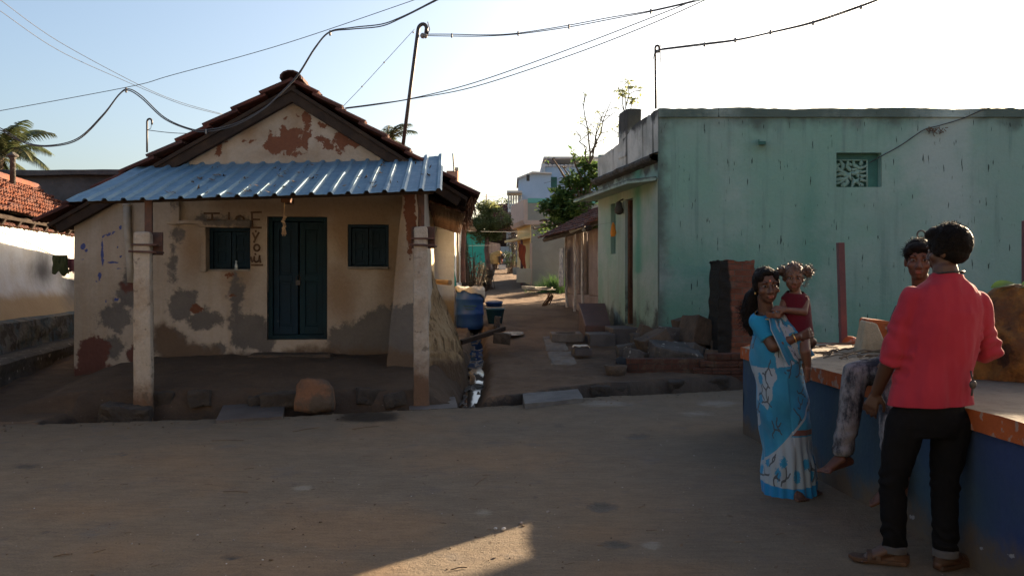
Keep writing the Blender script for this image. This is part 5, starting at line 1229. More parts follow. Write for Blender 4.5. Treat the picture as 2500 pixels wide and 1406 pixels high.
b = MB(); e_ = ro0 + dn * (1.5 * 1.127 - .15) - n * .07; b.tube([e_ - SDd * .1, e_ + SDd * 4.45 - Vector((0, 0, .04))], .055, 8)
for k in range(9): q = e_ + SDd * (.1 + k * .55); b.tube([q, q - dn * 1.5], .035, 6)
b.build('rafters', M['wood_dark'], sro)
b = MB(); q = e_ + SDd * 1.2 + SDn * .08; b.tube([q, q + SDd * -1.1 + Vector((0, 0, .05)), q + SDd * -1.15 + Vector((0, 0, -.05))], .04, 8); b.build('gutter_pipe', M['pvc'], sro, smooth=True)
def towel(name, base, dx, w_, h_, mat, label, cat, seed):
    b = MB(); b.grid(lambda s, t: base + SDd * (s * w_) + SDn * (.03 + .05 * nz(s * 5, t * 1.5, seed)) + Vector((.02 * nz(s * 3, t * 3, seed), 0, -h_ * t * (1 + .08 * nz(s * 4, seed)))), 14, 14)
    return tag(b.build(name, mat, org=base, smooth=True, solid=.008), label, cat)
towel('checked_towel', shp(3.1, 2.15, .16), 0, .5, .95, M['cloth_check'], 'grey checked towel hanging from a stick post of the shed', 'towel', 3)
b = MB(); q = shp(.95, 1.03, .0); o = thing('stacked_pots', 'stack of pale and dark pots on the ledge of the shed', 'pots', shp(.2, 1.02, -.2))
for k, (t, z, r, m) in enumerate(((.28, 1.02, .16, 'cement'), (.30, 1.30, .14, 'granite'), (.30, 1.52, .12, 'granite'))):
    b = MB(); b.lathe(shp(t, z, -.2), [(r * .6, 0), (r, .1), (r, .18), (r * .7, .22), (r * .78, .25)], 16); b.build('pot', M[m], o, smooth=True)
for k in range(7):
    pass
b = MB(); base = shp(3.75, .62, .5)
for k in range(12): a = random.uniform(-.5, .5); b.tube([base + Vector((random.uniform(-.16, .08), random.uniform(-.2, .2), 0)), base + Vector((.05 + .16 * random.random(), a * .4, .25 + .2 * random.random()))], .016, 5)
tag(b.build('firewood', M['plank'], org=base), 'small pile of split firewood leaning on the corner of the shed', 'firewood')

# ------------------------------------------------------------------ houses along and beyond the alley
def quadwall(name, pts, th, mat, parent, bev=0.0):
    """vertical wall slab through two ground points, with top heights"""
    (a, z0, z1), (c, w0, w1) = pts; a, c = Vector(a), Vector(c); d = (c - a).normalized(); nn = Vector((-d.y, d.x, 0)) * th
    b = MB(); q = lambda p, z: Vector((p.x, p.y, z))
    b.hexa([q(a, z0), q(c, w0), q(c + nn, w0), q(a + nn, z0)], [q(a, z1), q(c, w1), q(c + nn, w1), q(a + nn, z1)])
    return b.build(name, mat, parent, bevel=bev)
cr = thing('cream_house', 'flat-roofed cream yellow house with pink parapet, grey side wall and mint coping up the alley', 'house', (1.8, 28, 1.1))
C0 = Vector((.635, 27.0, 0)); C1 = Vector((.22, 29.6, 0)); C2 = Vector((3.0, 27.3, 0))
b = MB(); b.hexa([C0 + Vector((0, 0, .6)), C2 + Vector((0, 0, .6)), C2 + Vector((-.4, 2.6, .6)), C1 + Vector((0, 0, .6))], [C0 + Vector((0, 0, 3.2)), C2 + Vector((0, 0, 3.2)), C2 + Vector((-.4, 2.6, 3.2)), C1 + Vector((0, 0, 3.2))]); b.build('body', M['cream_side'], cr)
quadwall('yellow_front', ((C0 + Vector((-.004, -.004, 0)), .7, 3.2), (C1, .7, 3.2)), .03, M['cream'], cr)
quadwall('corner_strip', ((C0 + Vector((-.05, -.02, 0)), .9, 2.55), (C0 + Vector((.03, -.02, 0)), .9, 2.55)), .03, M['pink'], cr)
b = MB(); d_ = (C1 - C0).normalized(); nn = Vector((-.987, -.157, 0))
b.hexa([C0 + nn * .22 + Vector((0, -.05, 3.15)), C2 + Vector((0, -.05, 3.15)), C2 + Vector((-.4, 2.6, 3.15)), C1 + nn * .22 + Vector((0, 0, 3.15))], [C0 + nn * .3 + Vector((0, -.05, 3.3)), C2 + Vector((0, -.05, 3.3)), C2 + Vector((-.4, 2.6, 3.3)), C1 + nn * .3 + Vector((0, 0, 3.3))])
b.hexa([C0 + nn * .26 + Vector((0, -.04, 3.3)), C0 + nn * .12 + Vector((0, -.04, 3.3)), C1 + nn * .12 + Vector((0, 0, 3.3)), C1 + nn * .26 + Vector((0, 0, 3.3))], [C0 + nn * .26 + Vector((0, -.04, 3.98)), C0 + nn * .12 + Vector((0, -.04, 3.98)), C1 + nn * .12 + Vector((0, 0, 3.98)), C1 + nn * .26 + Vector((0, 0, 3.98))]); b.build('pink_parapet', M['pink'], cr)
b = MB(); b.hexa([C0 + nn * .12 + Vector((0, -.03, 3.3)), C2 + Vector((0, -.03, 3.3)), C2 + Vector((0, .15, 3.3)), C0 + nn * .12 + Vector((0, .15, 3.3))], [C0 + nn * .12 + Vector((0, -.03, 3.86)), C2 + Vector((0, -.03, 3.86)), C2 + Vector((0, .15, 3.86)), C0 + nn * .12 + Vector((0, .15, 3.86))]); b.build('side_parapet', M['cream_side'], cr)
b = MB(); b.hexa([C0 + nn * .12 + Vector((0, -.06, 3.865)), C2 + Vector((0, -.06, 3.865)), C2 + Vector((0, .18, 3.865)), C0 + nn * .12 + Vector((0, .18, 3.865))], [C0 + nn * .12 + Vector((0, -.06, 4.02)), C2 + Vector((0, -.06, 4.02)), C2 + Vector((0, .18, 4.02)), C0 + nn * .12 + Vector((0, .18, 4.02))]); b.build('mint_coping', M['mint'], cr)
b = MB(); b.prism([C0 + Vector((0, 0, 2.72)), C1 + Vector((0, 0, 2.72)), C1 + nn * .5 + Vector((0, 0, 2.66)), C0 + nn * .35 + Vector((0, 0, 2.66))], (0, 0, .08)); b.build('sunshade', M['cream'], cr)
q = C0 + d_ * 1.6 + nn * .01; b = MB(); b.box((q.x, q.y, 1.9), (.06, .5, 1.1), rz(9)); b.build('window', M['plank'], cr)
b = MB(); b.box(P(1289, 446 + 30, 27.0) + Vector((0, -.1, .55)), (.1, .1, .2)); b.build('spout', M['grille'], cr)
b = MB(); q = C0 + nn * .32 + Vector((0, .2, 0)); b.tube([(q.x, q.y, 1.0), (q.x, q.y, 2.68)], .04, 8); tag(b.build('red_post', M['maroon'], org=(q.x, q.y, 1.0)), 'thin red post holding up the sunshade of the cream house', 'post')
b = MB(); bq = C0 + nn * .36 + Vector((0, -.15, 2.55)); b.grid(lambda s, t: bq + Vector((lerp(-.06, .16, s) + .03 * nz(t * 3, s), .05 * nz(s * 9, t * 2), -(.45 + .35 * s) * t - .1 * s)), 14, 14)
tag(b.build('red_cloth', M['cloth_red'], org=bq, smooth=True, solid=.01), 'rust red cloth hanging from the sunshade of the cream house', 'cloth')
for k, (px0, px1, pt, pb, Y, lb) in enumerate(((1261, 1297, 656, 690, 26.2, 'pale concrete washing tub in front of the cream house'), (1252, 1268, 653, 671, 27.0, 'smaller concrete tub half hidden behind the pale washing tub'), (1218, 1235, 647, 658, 32.5, 'white stone tub the bending person leans over'))):
    c0, c1 = P(px0, pb, Y), P(px1, pt, Y); b = MB(); w_, h_ = c1.x - c0.x, c1.z - c0.z; cx, cz = (c0.x + c1.x) / 2, (c0.z + c1.z) / 2
    for (dx, dy, sx, sy) in ((-w_ / 2 + .04, 0, .08, .5), (w_ / 2 - .04, 0, .08, .5), (0, -.25, w_, .08), (0, .25, w_, .08)): b.box((cx + dx, Y + dy, cz), (sx, sy, h_))
    b.box((cx, Y, cz - h_ / 2 + .05), (w_ - .04, .46, .09)); tag(b.build('washing_tub', M['cream_side' if k < 2 else 'white_far'], org=(cx, Y, c0.z), bevel=.01), lb, 'tub', 'concrete washing tubs')
bl_ = thing('pale_blue_house', 'tall pale blue two-storey house with stepped top and white balcony rising behind the cream house', 'house', (3, 41, 2))
b = MB(); 
def bxp(px0, px1, pt, Y, dep, zb=1.5): 
    a, c = P(px0, pt, Y), P(px1, pt, Y); b.box(((a.x + c.x) / 2, Y + dep / 2, (a.z + zb) / 2), (c.x - a.x, dep, a.z - zb))
b.prism([P(1266, 700, 40), P(1266, 437, 40), P(1300, 422, 40), P(1345, 424, 40), P(1345, 700, 40)], (0, 4, 0)); b.build('lower_block', M['sky_blue'], bl_)
b = MB(); bxp(1322, 1470, 405, 41, 5); b.build('upper_block', M['sky_blue'], bl_)
b = MB(); b.prism([P(1262, 438, 39.8), P(1262, 434, 39.8), P(1300, 418.5, 39.8), P(1347, 421, 39.8), P(1347, 424.5, 39.8), P(1300, 422.5, 39.8)], (0, 4.2, 0)); b.box(P(1396, 403, 43.5), (3.2, 5.4, .10)); bxp(1322, 1331, 399, 40.9, .4, 6.5); b.build('coping', M['white_far'], bl_)
b = MB()
for k in range(14): q = P(1334 + k * 9.6, 404.5, 40.9); b.ell(q, (.10, .05, .06), None, 8, 5)
b.build('coping_scallops', M['white_far'], bl_)
b = MB(); bxp(1240, 1274, 510, 39.0, 1.2, P(0, 518, 39).z); b.box(P(1256, 472, 39.4), (.72, 1.5, .10)); b.build('balcony', M['white_far'], bl_)
b = MB()
for k in range(6): q = P(1242 + k * 6, 510, 39.05); b.lathe(q, [(.03, 0), (.06, .12), (.03, .3), (.05, .5), (.03, .68)], 8)
b.tube([P(1239, 474, 39.0), P(1275, 474, 39.0)], .05, 6); b.build('balusters', M['white_far'], bl_)
b = MB(); b.box(P(1349, 441, 40.0) + Vector((0, 0.7, 0)), (.5, .1, .5)); b.build('window', M['recess'], bl_)
tq = thing('turquoise_house', 'low turquoise house with a tin eave behind the small tree in the alley', 'house', (-1.4, 38, 1.8))
b = MB(); a, c = P(1130, 562, 36.5), P(1192, 566, 36.5); b.hexa([(a.x - 2, 36.5, 1), (c.x, 36.5, 1), (c.x, 40, 1), (a.x - 2, 40, 1)], [(a.x - 2, 36.5, a.z), (c.x, 36.5, a.z), (c.x, 40, a.z), (a.x - 2, 40, a.z)]); b.build('wall', M['turq'], tq)
b = MB(); b.hexa([(c.x, 36.6, 1), (c.x + .5, 37.2, 1), (c.x + .5, 40, 1), (c.x, 40, 1)], [(c.x, 36.6, 3.0), (c.x + .5, 37.2, 2.95), (c.x + .5, 40, 2.95), (c.x, 40, 3.0)]); b.build('side_wall', M['shed_wall'], tq)
b = MB(); b.prism([(a.x - 2.2, 36.0, a.z + .02), (c.x + .8, 36.1, a.z - .1), (c.x + .8, 40.2, a.z - .6), (a.x - 2.2, 40.2, a.z - .5)], (0, 0, .06)); b.build('roof', M['grey_far'], tq)
fw_ = thing('white_house', 'white walled house with a brown tile roof at the far end of the alley', 'house', (-.3, 46, 2.3))
b = MB(); a, c = P(1212, 575, 45), P(1252, 575, 45); b.box(((a.x + c.x) / 2 - .2, 46.5, 2.6), (c.x - a.x + 1.2, 3, 2.6)); b.build('wall', M['white_far'], fw_)
b = MB(); e0 = Vector((a.x - .6, 46.0, 5.5)); tiled_roof(b, e0, Vector((1, 0, 0)), Vector((0, -.86, -.5)).normalized(), Vector((0, -.5, .86)).normalized(), 2.6, 2.2, 7, tw=.3, seed=31); b.prism([(a.x - .5, 46.05, 3.85), (c.x + .5, 46.05, 3.85), (c.x + .5, 46.05, 5.4), (a.x - .5, 46.05, 5.4)], (0, .2, 0)); b.att['tint'] += [0.3] * (len(b.v) - len(b.att['tint'])); b.build('roof', M['tile_dark'], fw_)
wh = thing('limewashed_cottage', 'narrow sunlit whitewashed cottage wall just beyond the old tiled house', 'house', (-2.5, 19.5, .6))
b = MB(); b.grid(lambda s, t: Vector((-1.22 - .05 * s + .05 * nz(s * 9, t * 4) + .1 * (1 - t) ** 3, lerp(17.35, 22.5, s), lerp(.3, 2.75, t))), 60, 24)
b.grid(lambda s, t: Vector((lerp(-4.6, -1.22, s), 17.35 + .03 * nz(s * 8, t * 5), lerp(.3, 2.75, t))), 30, 16)
b.att['base'] = [max(-1, min(1, (1.0 - v[2]) * 3)) for v in b.v]; b.att['grey'] = [-1] * len(b.v); b.build('wall', M['white_wash'], wh)
b = MB(); b.prism([(-4.9, 17.1, 2.7), (-.95, 17.1, 2.7), (-2.9, 17.1, 3.3)], (0, 5.6, 0)); b.build('roof', M['wood_dark'], wh)
b = MB(); b.tube([P(1118, 690, 17.2), P(1117, 545, 17.2)], .03, 7); b.build('drain_pipe', M['pvc'], wh, smooth=True)
of_ = thing('orange_house', 'far orange-pink rooftop block rising behind the right eave of the tiled house', 'house', (-3.2, 45, 2.4))
b = MB(); a, c = P(1090, 424, 45), P(1117, 424, 45); b.box(((a.x + c.x) / 2, 46, 4.9), (c.x - a.x, 2, a.z - 2.4)); b.build('wall', M['orange_far'], of_)
b = MB(); a2 = P(1112, 412, 45); b.box((a2.x, 45.4, a2.z - .35), (.28, .3, .9)); b.build('chimney', M['cement'], of_)
b = MB(); b.tube([P(1109, 420, 44.9), P(1106, 375, 44.9)], .045, 6); b.build('antenna', M['iron'], of_)
b = MB(); b.tube([P(1131, 690, 19.0), P(1130, 620, 19), P(1133, 545, 19.0)], [.06, .055, .05], 8); tag(b.build('wooden_pole', M['bark_red'], org=P(1131, 690, 19)), 'weathered wooden pole standing beyond the whitewashed cottage wall', 'pole')
for k, (px, py, lb) in enumerate(((1310, 703, 'heap of grey broken roofing sheets lying below the grey wall of the cream house'),)):
    b = MB(); q = P(px, py + 8, 23.5)
    for m in range(7):
        c = q + Vector((random.uniform(-.3, .3), random.uniform(-.3, .3), .02 + .016 * m)); u = rxyz(random.uniform(-4, 4), random.uniform(-4, 4), random.uniform(0, 90))
        b.prism([c + u @ Vector(v) for v in ((-.25, -.2, 0), (.22, -.24, 0), (.27, .2, 0), (-.2, .22, 0))], (0, 0, .02))
    tag(b.build('broken_sheets', M['cement'], org=q), lb, 'sheets')

# ------------------------------------------------------------------ trees and plants
def leaves(mb, cents, count, size, rnd, flat=.45, droop=0.0, asp=.5):
    tint = mb.att.setdefault('tint', [])
    wts = [r[0] * r[1] * r[2] for _, r in cents]; tot = sum(wts)
    for (c, r), w_ in zip(cents, wts):
        c = Vector(c)
        for _ in range(int(count * w_ / tot) + 1):
            v = Vector((rnd.gauss(0, 1), rnd.gauss(0, 1), rnd.gauss(0, 1))).normalized() * (rnd.random() ** .45)
            p = c + Vector((v.x * r[0], v.y * r[1], v.z * r[2]))
            if noise.noise(p * (1.1 / max(.25, size * 6)) + Vector((7, 3, 1))) < -.12: continue
            d = Vector((rnd.gauss(0, 1), rnd.gauss(0, 1), rnd.gauss(0, flat) - droop)).normalized(); s_ = d.cross(Vector((rnd.gauss(0, .5), rnd.gauss(0, .5), 1))).normalized(); up = s_.cross(d)
            l = size * rnd.uniform(.7, 1.3); ww = l * asp
            b_ = len(mb.v); mb.v += [tuple(p), tuple(p + d * l * .5 + s_ * ww * .5 + up * l * .08), tuple(p + d * l - up * l * .06), tuple(p + d * l * .5 - s_ * ww * .5 + up * l * .08)]
            mb.f += [(b_, b_ + 1, b_ + 2), (b_, b_ + 2, b_ + 3)]; tv = rnd.random(); tint += [tv] * 4
def branches(mb, a, ends, r0, rnd, wob=.12):
    a = Vector(a)
    for e in ends:
        e = Vector(e); L_ = (e - a).length; pts = [a.lerp(e, k / 5) + Vector((rnd.gauss(0, wob), rnd.gauss(0, wob), 0)) * L_ * .18 * math.sin(math.pi * k / 5) + Vector((0, 0, .1 * L_ * math.sin(math.pi * k / 5))) for k in range(6)]
        mb.tube(pts, [r0 * (1 - .15 * k) for k in range(6)], 6)
def tree(name, label, cat, base, fork, cents, count, size, leafmat, barkmat, r0, seed, group=None, asp=.5, droop=0.0, subs=2):
    rnd = random.Random(seed); base, fork = Vector(base), Vector(fork)
    o = thing(name, label, cat, base, group); t = MB()
    t.tube([base - Vector((0, 0, .15)), base.lerp(fork, .35) + Vector((.03, 0, 0)), base.lerp(fork, .7) - Vector((.03, 0, 0)), fork], [r0 * 1.25, r0, r0 * .9, r0 * .8], 9)
    for c, r in cents:
        branches(t, fork, [c], r0 * .5, rnd)
        branches(t, c, [Vector(c) + Vector((rnd.gauss(0, .5) * r[0], rnd.gauss(0, .5) * r[1], rnd.uniform(-.3, .8) * r[2])) for _ in range(subs)], r0 * .22, rnd)
    t.build('trunk', M[barkmat], o, smooth=True); lv = MB(); leaves(lv, cents, count, size, rnd, droop=droop, asp=asp); lv.build('crown', M[leafmat], o)
    return o
Y = 26.5; z_ = interp(ALLEY, Y)
tree('small_tree', 'small olive-green tree with a slender limed trunk standing in the alley', 'tree', P(1191, 675 + (EYE - z_) * F / Y, Y), P(1190, 575, Y),
     [(P(1190, 545, Y), (.62, .6, .42)), (P(1165, 555, Y), (.34, .4, .34)), (P(1222, 545, Y), (.40, .4, .36)), (P(1190, 512, Y), (.40, .4, .30)), (P(1210, 570, Y), (.36, .4, .25)), (P(1187, 490, Y), (.10, .1, .34)), (P(1210, 520, Y), (.30, .3, .25)), (P(1170, 580, Y), (.28, .3, .2)), (P(1170, 510, Y), (.16, .2, .16)), (P(1240, 560, Y), (.12, .2, .2))], 12500, .095, 'leaf_olive', 'bark_red', .085, 4)
Y = 23.0
tree('broad_leaved_tree', 'dark broad-leaved tree leaning over the shed roof with light leaves on its crest', 'tree', (2.15, 23.0, .8), P(1430, 560, Y),
     [(P(1400, 500, Y), (.62, .7, .42)), (P(1440, 470, Y), (.42, .6, .45)), (P(1350, 520, Y), (.45, .5, .26)), (Vector((3.2, 23.5, 3.3)), (1.1, 1.1, 1.1)), (Vector((4.7, 24.6, 3.2)), (1.2, 1.2, 1.2)), (P(1318, 540, Y), (.40, .4, .28)), (P(1306, 560, Y), (.26, .3, .16)), (P(1335, 505, Y), (.30, .4, .24)), (P(1400, 545, Y), (.60, .5, .28)), (P(1370, 480, Y), (.35, .4, .26)), (P(1400, 440, Y), (.34, .4, .26)), (P(1375, 408, Y), (.30, .3, .20)), (P(1350, 388, Y), (.22, .2, .09)), (P(1430, 400, Y), (.28, .3, .25)), (P(1400, 378, Y), (.12, .2, .2)), (P(1450, 420, Y), (.3, .3, .3)), (P(1330, 555, Y), (.3, .3, .1)), (P(1445, 540, Y), (.3, .4, .4))], 30000, .17, 'leaf', 'bark', .12, 5, asp=.55)  # two unseen clusters behind the green house added to shade the alley
def sapling(name, label, base, tops, leaf_at, seed, Y, r0=.026, lsz=.085, n_=90):
    rnd = random.Random(seed); o = thing(name, label, 'sapling', base); t = MB(); lv = MB(); lv.att['tint'] = []
    for k, tp in enumerate(tops):
        pts = [Vector(base).lerp(P(*tp, Y), s / 6) + Vector((rnd.gauss(0, .035), rnd.gauss(0, .05), 0)) for s in range(7)]; pts[0] = Vector(base); t.tube(pts, [r0 * (1 - .11 * s) for s in range(7)], 5)
        for _ in range(5):
            s = rnd.randint(2, 5); e = pts[s] + Vector((rnd.uniform(-.35, .35), rnd.uniform(-.2, .2), rnd.uniform(.05, .3))); t.tube([pts[s], (pts[s] + e) / 2 + Vector((0, 0, .02)), e], r0 * .35, 4)
            leaves(lv, [(e, (.09, .09, .07))], int(n_ * .10), lsz, rnd)
    for c, r, m in leaf_at: leaves(lv, [(P(*c, Y), r)], m, lsz, rnd, droop=.5)
    t.build('stem', M['bark'], o); lv.build('foliage', M['leaf_olive'], o); return o
sapling('bare_sapling', 'nearly bare thin branches rising left of the parapet block', P(1440, 400, 21), [(1426, 232), (1465, 300), (1478, 265), (1408, 320), (1490, 250)], [], 8, 21.0)
sapling('feathery_sapling', 'feathery-leaved sapling top rising behind the parapet block of the green house', P(1530, 400, 19), [(1533, 196), (1520, 225), (1548, 240)], [((1533, 198), (.14, .1, .05), 22), ((1540, 212), (.16, .1, .06), 34), ((1522, 228), (.10, .1, .10), 34), ((1545, 245), (.15, .1, .14), 60), ((1520, 258), (.10, .1, .10), 40), ((1555, 260), (.08, .1, .07), 30), ((1512, 220), (.06, .1, .07), 14)], 9, 19.0, lsz=.10)
Y = 20.0
def bush(name, label, cents, count, size, mat, seed, asp=.4, stems=9, cat='bush'):
    rnd = random.Random(seed); c0 = Vector(cents[0][0]); base = Vector((c0.x, c0.y, gz(c0.x, c0.y) if c0.y < 60 else 2.5)); o = thing(name, label, cat, base); t = MB()
    for c, r in cents:
        for _ in range(stems):
            e = Vector(c) + Vector((rnd.gauss(0, .6) * r[0], rnd.gauss(0, .6) * r[1], rnd.uniform(0, 1.0) * r[2])); t.tube([base + Vector((rnd.gauss(0, .1), rnd.gauss(0, .1), -.03)), base.lerp(e, .5) + Vector((rnd.gauss(0, .05), 0, .05)), e], [.014, .010, .005], 4)
    t.build('stems', M['bark'], o); lv = MB(); leaves(lv, cents, count, size, rnd, asp=asp); lv.build('foliage', M[mat], o); return o
bush('dry_bush', 'dark dry scrub growing behind the blue drum along the alley', [(P(1150, 650, 20.5), (.24, .5, .38)), (P(1135, 620, 20.5), (.16, .4, .40)), (P(1175, 670, 21.5), (.2, .4, .32)), (P(1140, 690, 20), (.25, .4, .2))], 1500, .075, 'leaf_dry', 11, stems=22)
bush('dry_bush', 'dark thorny scrub round the foot of the small tree', [(P(1190, 665, 25.8), (.22, .3, .4)), (P(1180, 690, 25.5), (.2, .3, .2))], 700, .07, 'leaf_dry', 12, stems=26)
bush('vine', 'bright leafy creeper on the wall behind the wooden pole', [(P(1137, 590, 19.5), (.06, .3, .4)), (P(1133, 630, 19.5), (.08, .3, .3))], 240, .08, 'leaf', 13, cat='creeper')
bush('purple_bush', 'purple-brown bush at the far end of the alley beside the cream house', [(P(1253, 590, 33), (.26, .4, .42)), (P(1256, 560, 33), (.15, .3, .3))], 800, .10, 'leaf_purple', 14)
bush('green_bush', 'low green bush below the purple bush at the far end of the alley', [(P(1248, 632, 32.5), (.30, .4, .30)), (P(1235, 622, 33), (.18, .3, .16)), (P(1258, 640, 32), (.1, .3, .3))], 900, .09, 'leaf_far', 15)
tree('far_tree', 'far round green tree beyond the balcony', 'tree', (-1.0, 60, 2.5), P(1222, 520, 60), [(P(1225, 502, 60), (.75, .8, .55)), (P(1240, 500, 60), (.5, .6, .45)), (P(1208, 512, 60), (.5, .6, .4))], 900, .16, 'leaf_far', 'bark', .15, 16)
# grass tuft by the cream house wall
b = MB(); rnd = random.Random(3); b.att['tint'] = []; q = P(1352, 716, 24.5)
for k in range(520):
    a = rnd.uniform(0, 6.28); r = abs(rnd.gauss(0, .33)); p = q + Vector((r * math.cos(a) * 1.2, r * math.sin(a) * .6, 0)); l = rnd.uniform(.3, .75) * (1.1 - r); d = Vector((rnd.gauss(0, .38), rnd.gauss(0, .3), 1)).normalized(); s_ = Vector((rnd.uniform(.5, 1), rnd.uniform(-.5, .5), 0)) * .011
    m_ = p + d * l * .55; e = p + d * l + Vector((d.x, d.y, -.35)) * l * .25; n0 = len(b.v); b.v += [tuple(v) for v in (p - s_, p + s_, m_ + s_ * .7, m_ - s_ * .7, e)]; b.f += [(n0, n0 + 1, n0 + 2, n0 + 3), (n0 + 3, n0 + 2, n0 + 4)]; b.att['tint'] += [rnd.random()] * 5
tag(b.build('grass_clump', M['grass'], org=q), 'tall green grass clump growing against the grey wall of the cream house', 'grass', kind='stuff')
# palms
def palm(label, c, n_, L_, seed, base_z, r0=.16, lo=-.5):
    rnd = random.Random(seed); c = Vector(c); o = thing('palm_tree', label, 'palm tree', (c.x, c.y, base_z), 'coconut palms'); t = MB()
    t.tube([(c.x - .3, c.y, base_z), (c.x - .1, c.y, lerp(base_z, c.z, .5)), c], [r0, r0 * .8, r0 * .7], 9); t.build('trunk', M['bark'], o, smooth=True)
    for k in range(n_):
        a = 2 * math.pi * k / n_ + rnd.uniform(-.2, .2); el = rnd.uniform(lo, 1.2); fm = MB(); tint = fm.att.setdefault('tint', []); tv = rnd.random()
        d = Vector((math.cos(a) * math.cos(el), math.sin(a) * math.cos(el), math.sin(el))); pts = []; p = c.copy(); v = d.copy(); NS = 16
        for s in range(NS + 1): pts.append(p.copy()); p = p + v * (L_ / NS); v = (v + Vector((0, 0, -.065 * (1 + s * .07)))).normalized()
        fm.tube(pts, [.028 * (1 - .9 * s / NS) + .004 for s in range(NS + 1)], 5); tint += [tv] * (len(fm.v) - len(tint))
        for s in range(2, NS * 3):
            i = min(NS - 1, s // 3); f_ = (s % 3) / 3; q = pts[i].lerp(pts[i + 1], f_); tg = (pts[i + 1] - pts[i]).normalized(); side = tg.cross(Vector((0, 0, 1)))
            if side.length < .05: side = Vector((-math.sin(a), math.cos(a), 0))
            side.normalize(); u = s / (NS * 3); ll_ = L_ * .24 * math.sin(math.pi * (.12 + .8 * u)) + .05
            for sg in (-1, 1):
                dd = (side * sg * .85 + tg * .65 + Vector((0, 0, -.25 - .3 * rnd.random()))).normalized(); w__ = tg * .026 * L_ / 2
                m_ = q + dd * ll_ * .6; e = q + dd * ll_ + Vector((0, 0, -.18 * ll_)); n0 = len(fm.v)
                fm.v += [tuple(x) for x in (q - w__, q + w__, m_ + w__ * .7, m_ - w__ * .7, e)]; fm.f += [(n0, n0 + 1, n0 + 2, n0 + 3), (n0 + 3, n0 + 2, n0 + 4)]; tint += [tv] * 5
        fm.build('frond', M['frond'], o)
    return o
palm('coconut palm crown at the left edge behind the orange tile roof', P(0, 384, 24), 22, 1.75, 3, .6, .16, -.7)
palm('coconut palm tops showing behind the right slope of the tiled house', P(945, 352, 34), 14, 1.45, 6, .8, .15, -.3)

# ------------------------------------------------------------------ wires
def wire(name, pts, r, mat, label, twin=None, clips=(), beads=()):
    """pts: (px,py,Y); smooth curve through them"""
    q = [P(*p) for p in pts]; out = []
    for i in range(len(q) - 1):
        p0, p1, p2, p3 = q[max(0, i - 1)], q[i], q[i + 1], q[min(len(q) - 1, i + 2)]
        for k in range(8):
            t = k / 8; out.append(.5 * ((2 * p1) + (p2 - p0) * t + (2 * p0 - 5 * p1 + 4 * p2 - p3) * t * t + (-p0 + 3 * p1 - 3 * p2 + p3) * t ** 3))
    out.append(q[-1]); o = thing(name, label, 'wire', q[0]); b = MB(); b.tube(out, r, 5); b.build('strand', M[mat], o, smooth=True)
    if twin:
        b = MB(); b.tube([v + Vector((0, .01, twin * (.75 + .25 * math.sin(i * .22)) * (1 if 0 < i < len(out) - 1 else .3))) for i, v in enumerate(out)], r, 5); b.build('strand', M[mat], o, smooth=True)
    for c in clips:
        v = P(*c); b = MB(); b.lathe(v, [(r * 1.4, -.03), (r * 2.0, -.018), (r * 1.6, 0), (r * 2.0, .02), (r * 1.4, .035)], 8); b.build('clip', M['porcelain'], o, smooth=True)
    for c in beads:
        b = MB(); b.ell(P(*c), (r * 3.2,) * 3, None, 8, 6); b.build('bead', M['iron'], o)
    return o
wire('support_wire', [(-60, 282, 10.5), (308, 214, 10.5), (420, 184, 10.4), (700, 106, 10.1), (1060, -16, 9.6)], .0045, 'wire_thin', 'single straight thin wire rising from the left edge to the top centre')
wire('service_cable', [(-60, 296, 11.0), (0, 318, 10.9), (60, 350, 10.8), (120, 358, 10.7), (190, 342, 10.6), (250, 285, 10.55), (290, 233, 10.5), (312, 221, 10.5), (345, 240, 10.5), (400, 290, 10.5), (460, 316, 10.5), (502, 322, 10.5), (570, 308, 10.5), (640, 270, 10.5), (690, 225, 10.45), (728, 185, 10.4), (770, 118, 10.3), (805, 80, 10.2), (860, 72, 10.0), (930, 65, 9.8), (980, 45, 9.7), (1050, 10, 9.5), (1110, -20, 9.4)], .0075, 'wire', 'thick twin cable looping along the gable of the tiled house and upward', .028, clips=[(308, 221, 10.5), (503, 322, 10.48), (806, 82, 10.2)])
wire('overhead_wire', [(-40, -30, 9.0), (0, 0, 9.2), (140, 100, 10), (340, 208, 11), (440, 250, 11.6), (543, 279, 12.2)], .0035, 'wire_thin', 'upper of two thin wires slanting down from the top left corner to the tiled roof')
wire('overhead_wire', [(-40, 0, 9.0), (0, 27, 9.2), (140, 122, 10), (300, 196, 10.9), (440, 254, 11.6), (543, 281, 12.2)], .0035, 'wire_thin', 'lower of two thin wires slanting down from the top left corner to the tiled roof')
wire('mast_cable', [(1036, 88, 12.2), (1103, 89, 12), (1180, 89, 11.9), (1265, 84, 11.7), (1388, 67, 11.3), (1500, 46, 11), (1590, 29, 10.8), (1715, 0, 10.5), (1800, -25, 10.2)], .007, 'wire', 'twin cable running from the tall hooked pipe to the top of the picture', .03, clips=[(1103, 88, 12), (1265, 83, 11.7), (1389, 66, 11.3), (1589, 29, 10.8)])
wire('long_cable', [(843, 266, 12.4), (920, 256, 12.3), (1005, 242, 12.2), (1160, 212, 11.9), (1400, 133, 11.4), (1600, 55, 11), (1740, -8, 10.6)], .0075, 'wire_thin', 'lower long cable rising from the roof ridge past the tall pipe to the upper right')
wire('long_cable', [(843, 264, 12.4), (920, 254, 12.3), (1005, 241, 12.2), (1160, 202, 11.9), (1400, 117, 11.4), (1600, 40, 11), (1720, -8, 10.6)], .0075, 'wire_thin', 'upper long cable rising from the roof ridge past the tall pipe to the upper right')
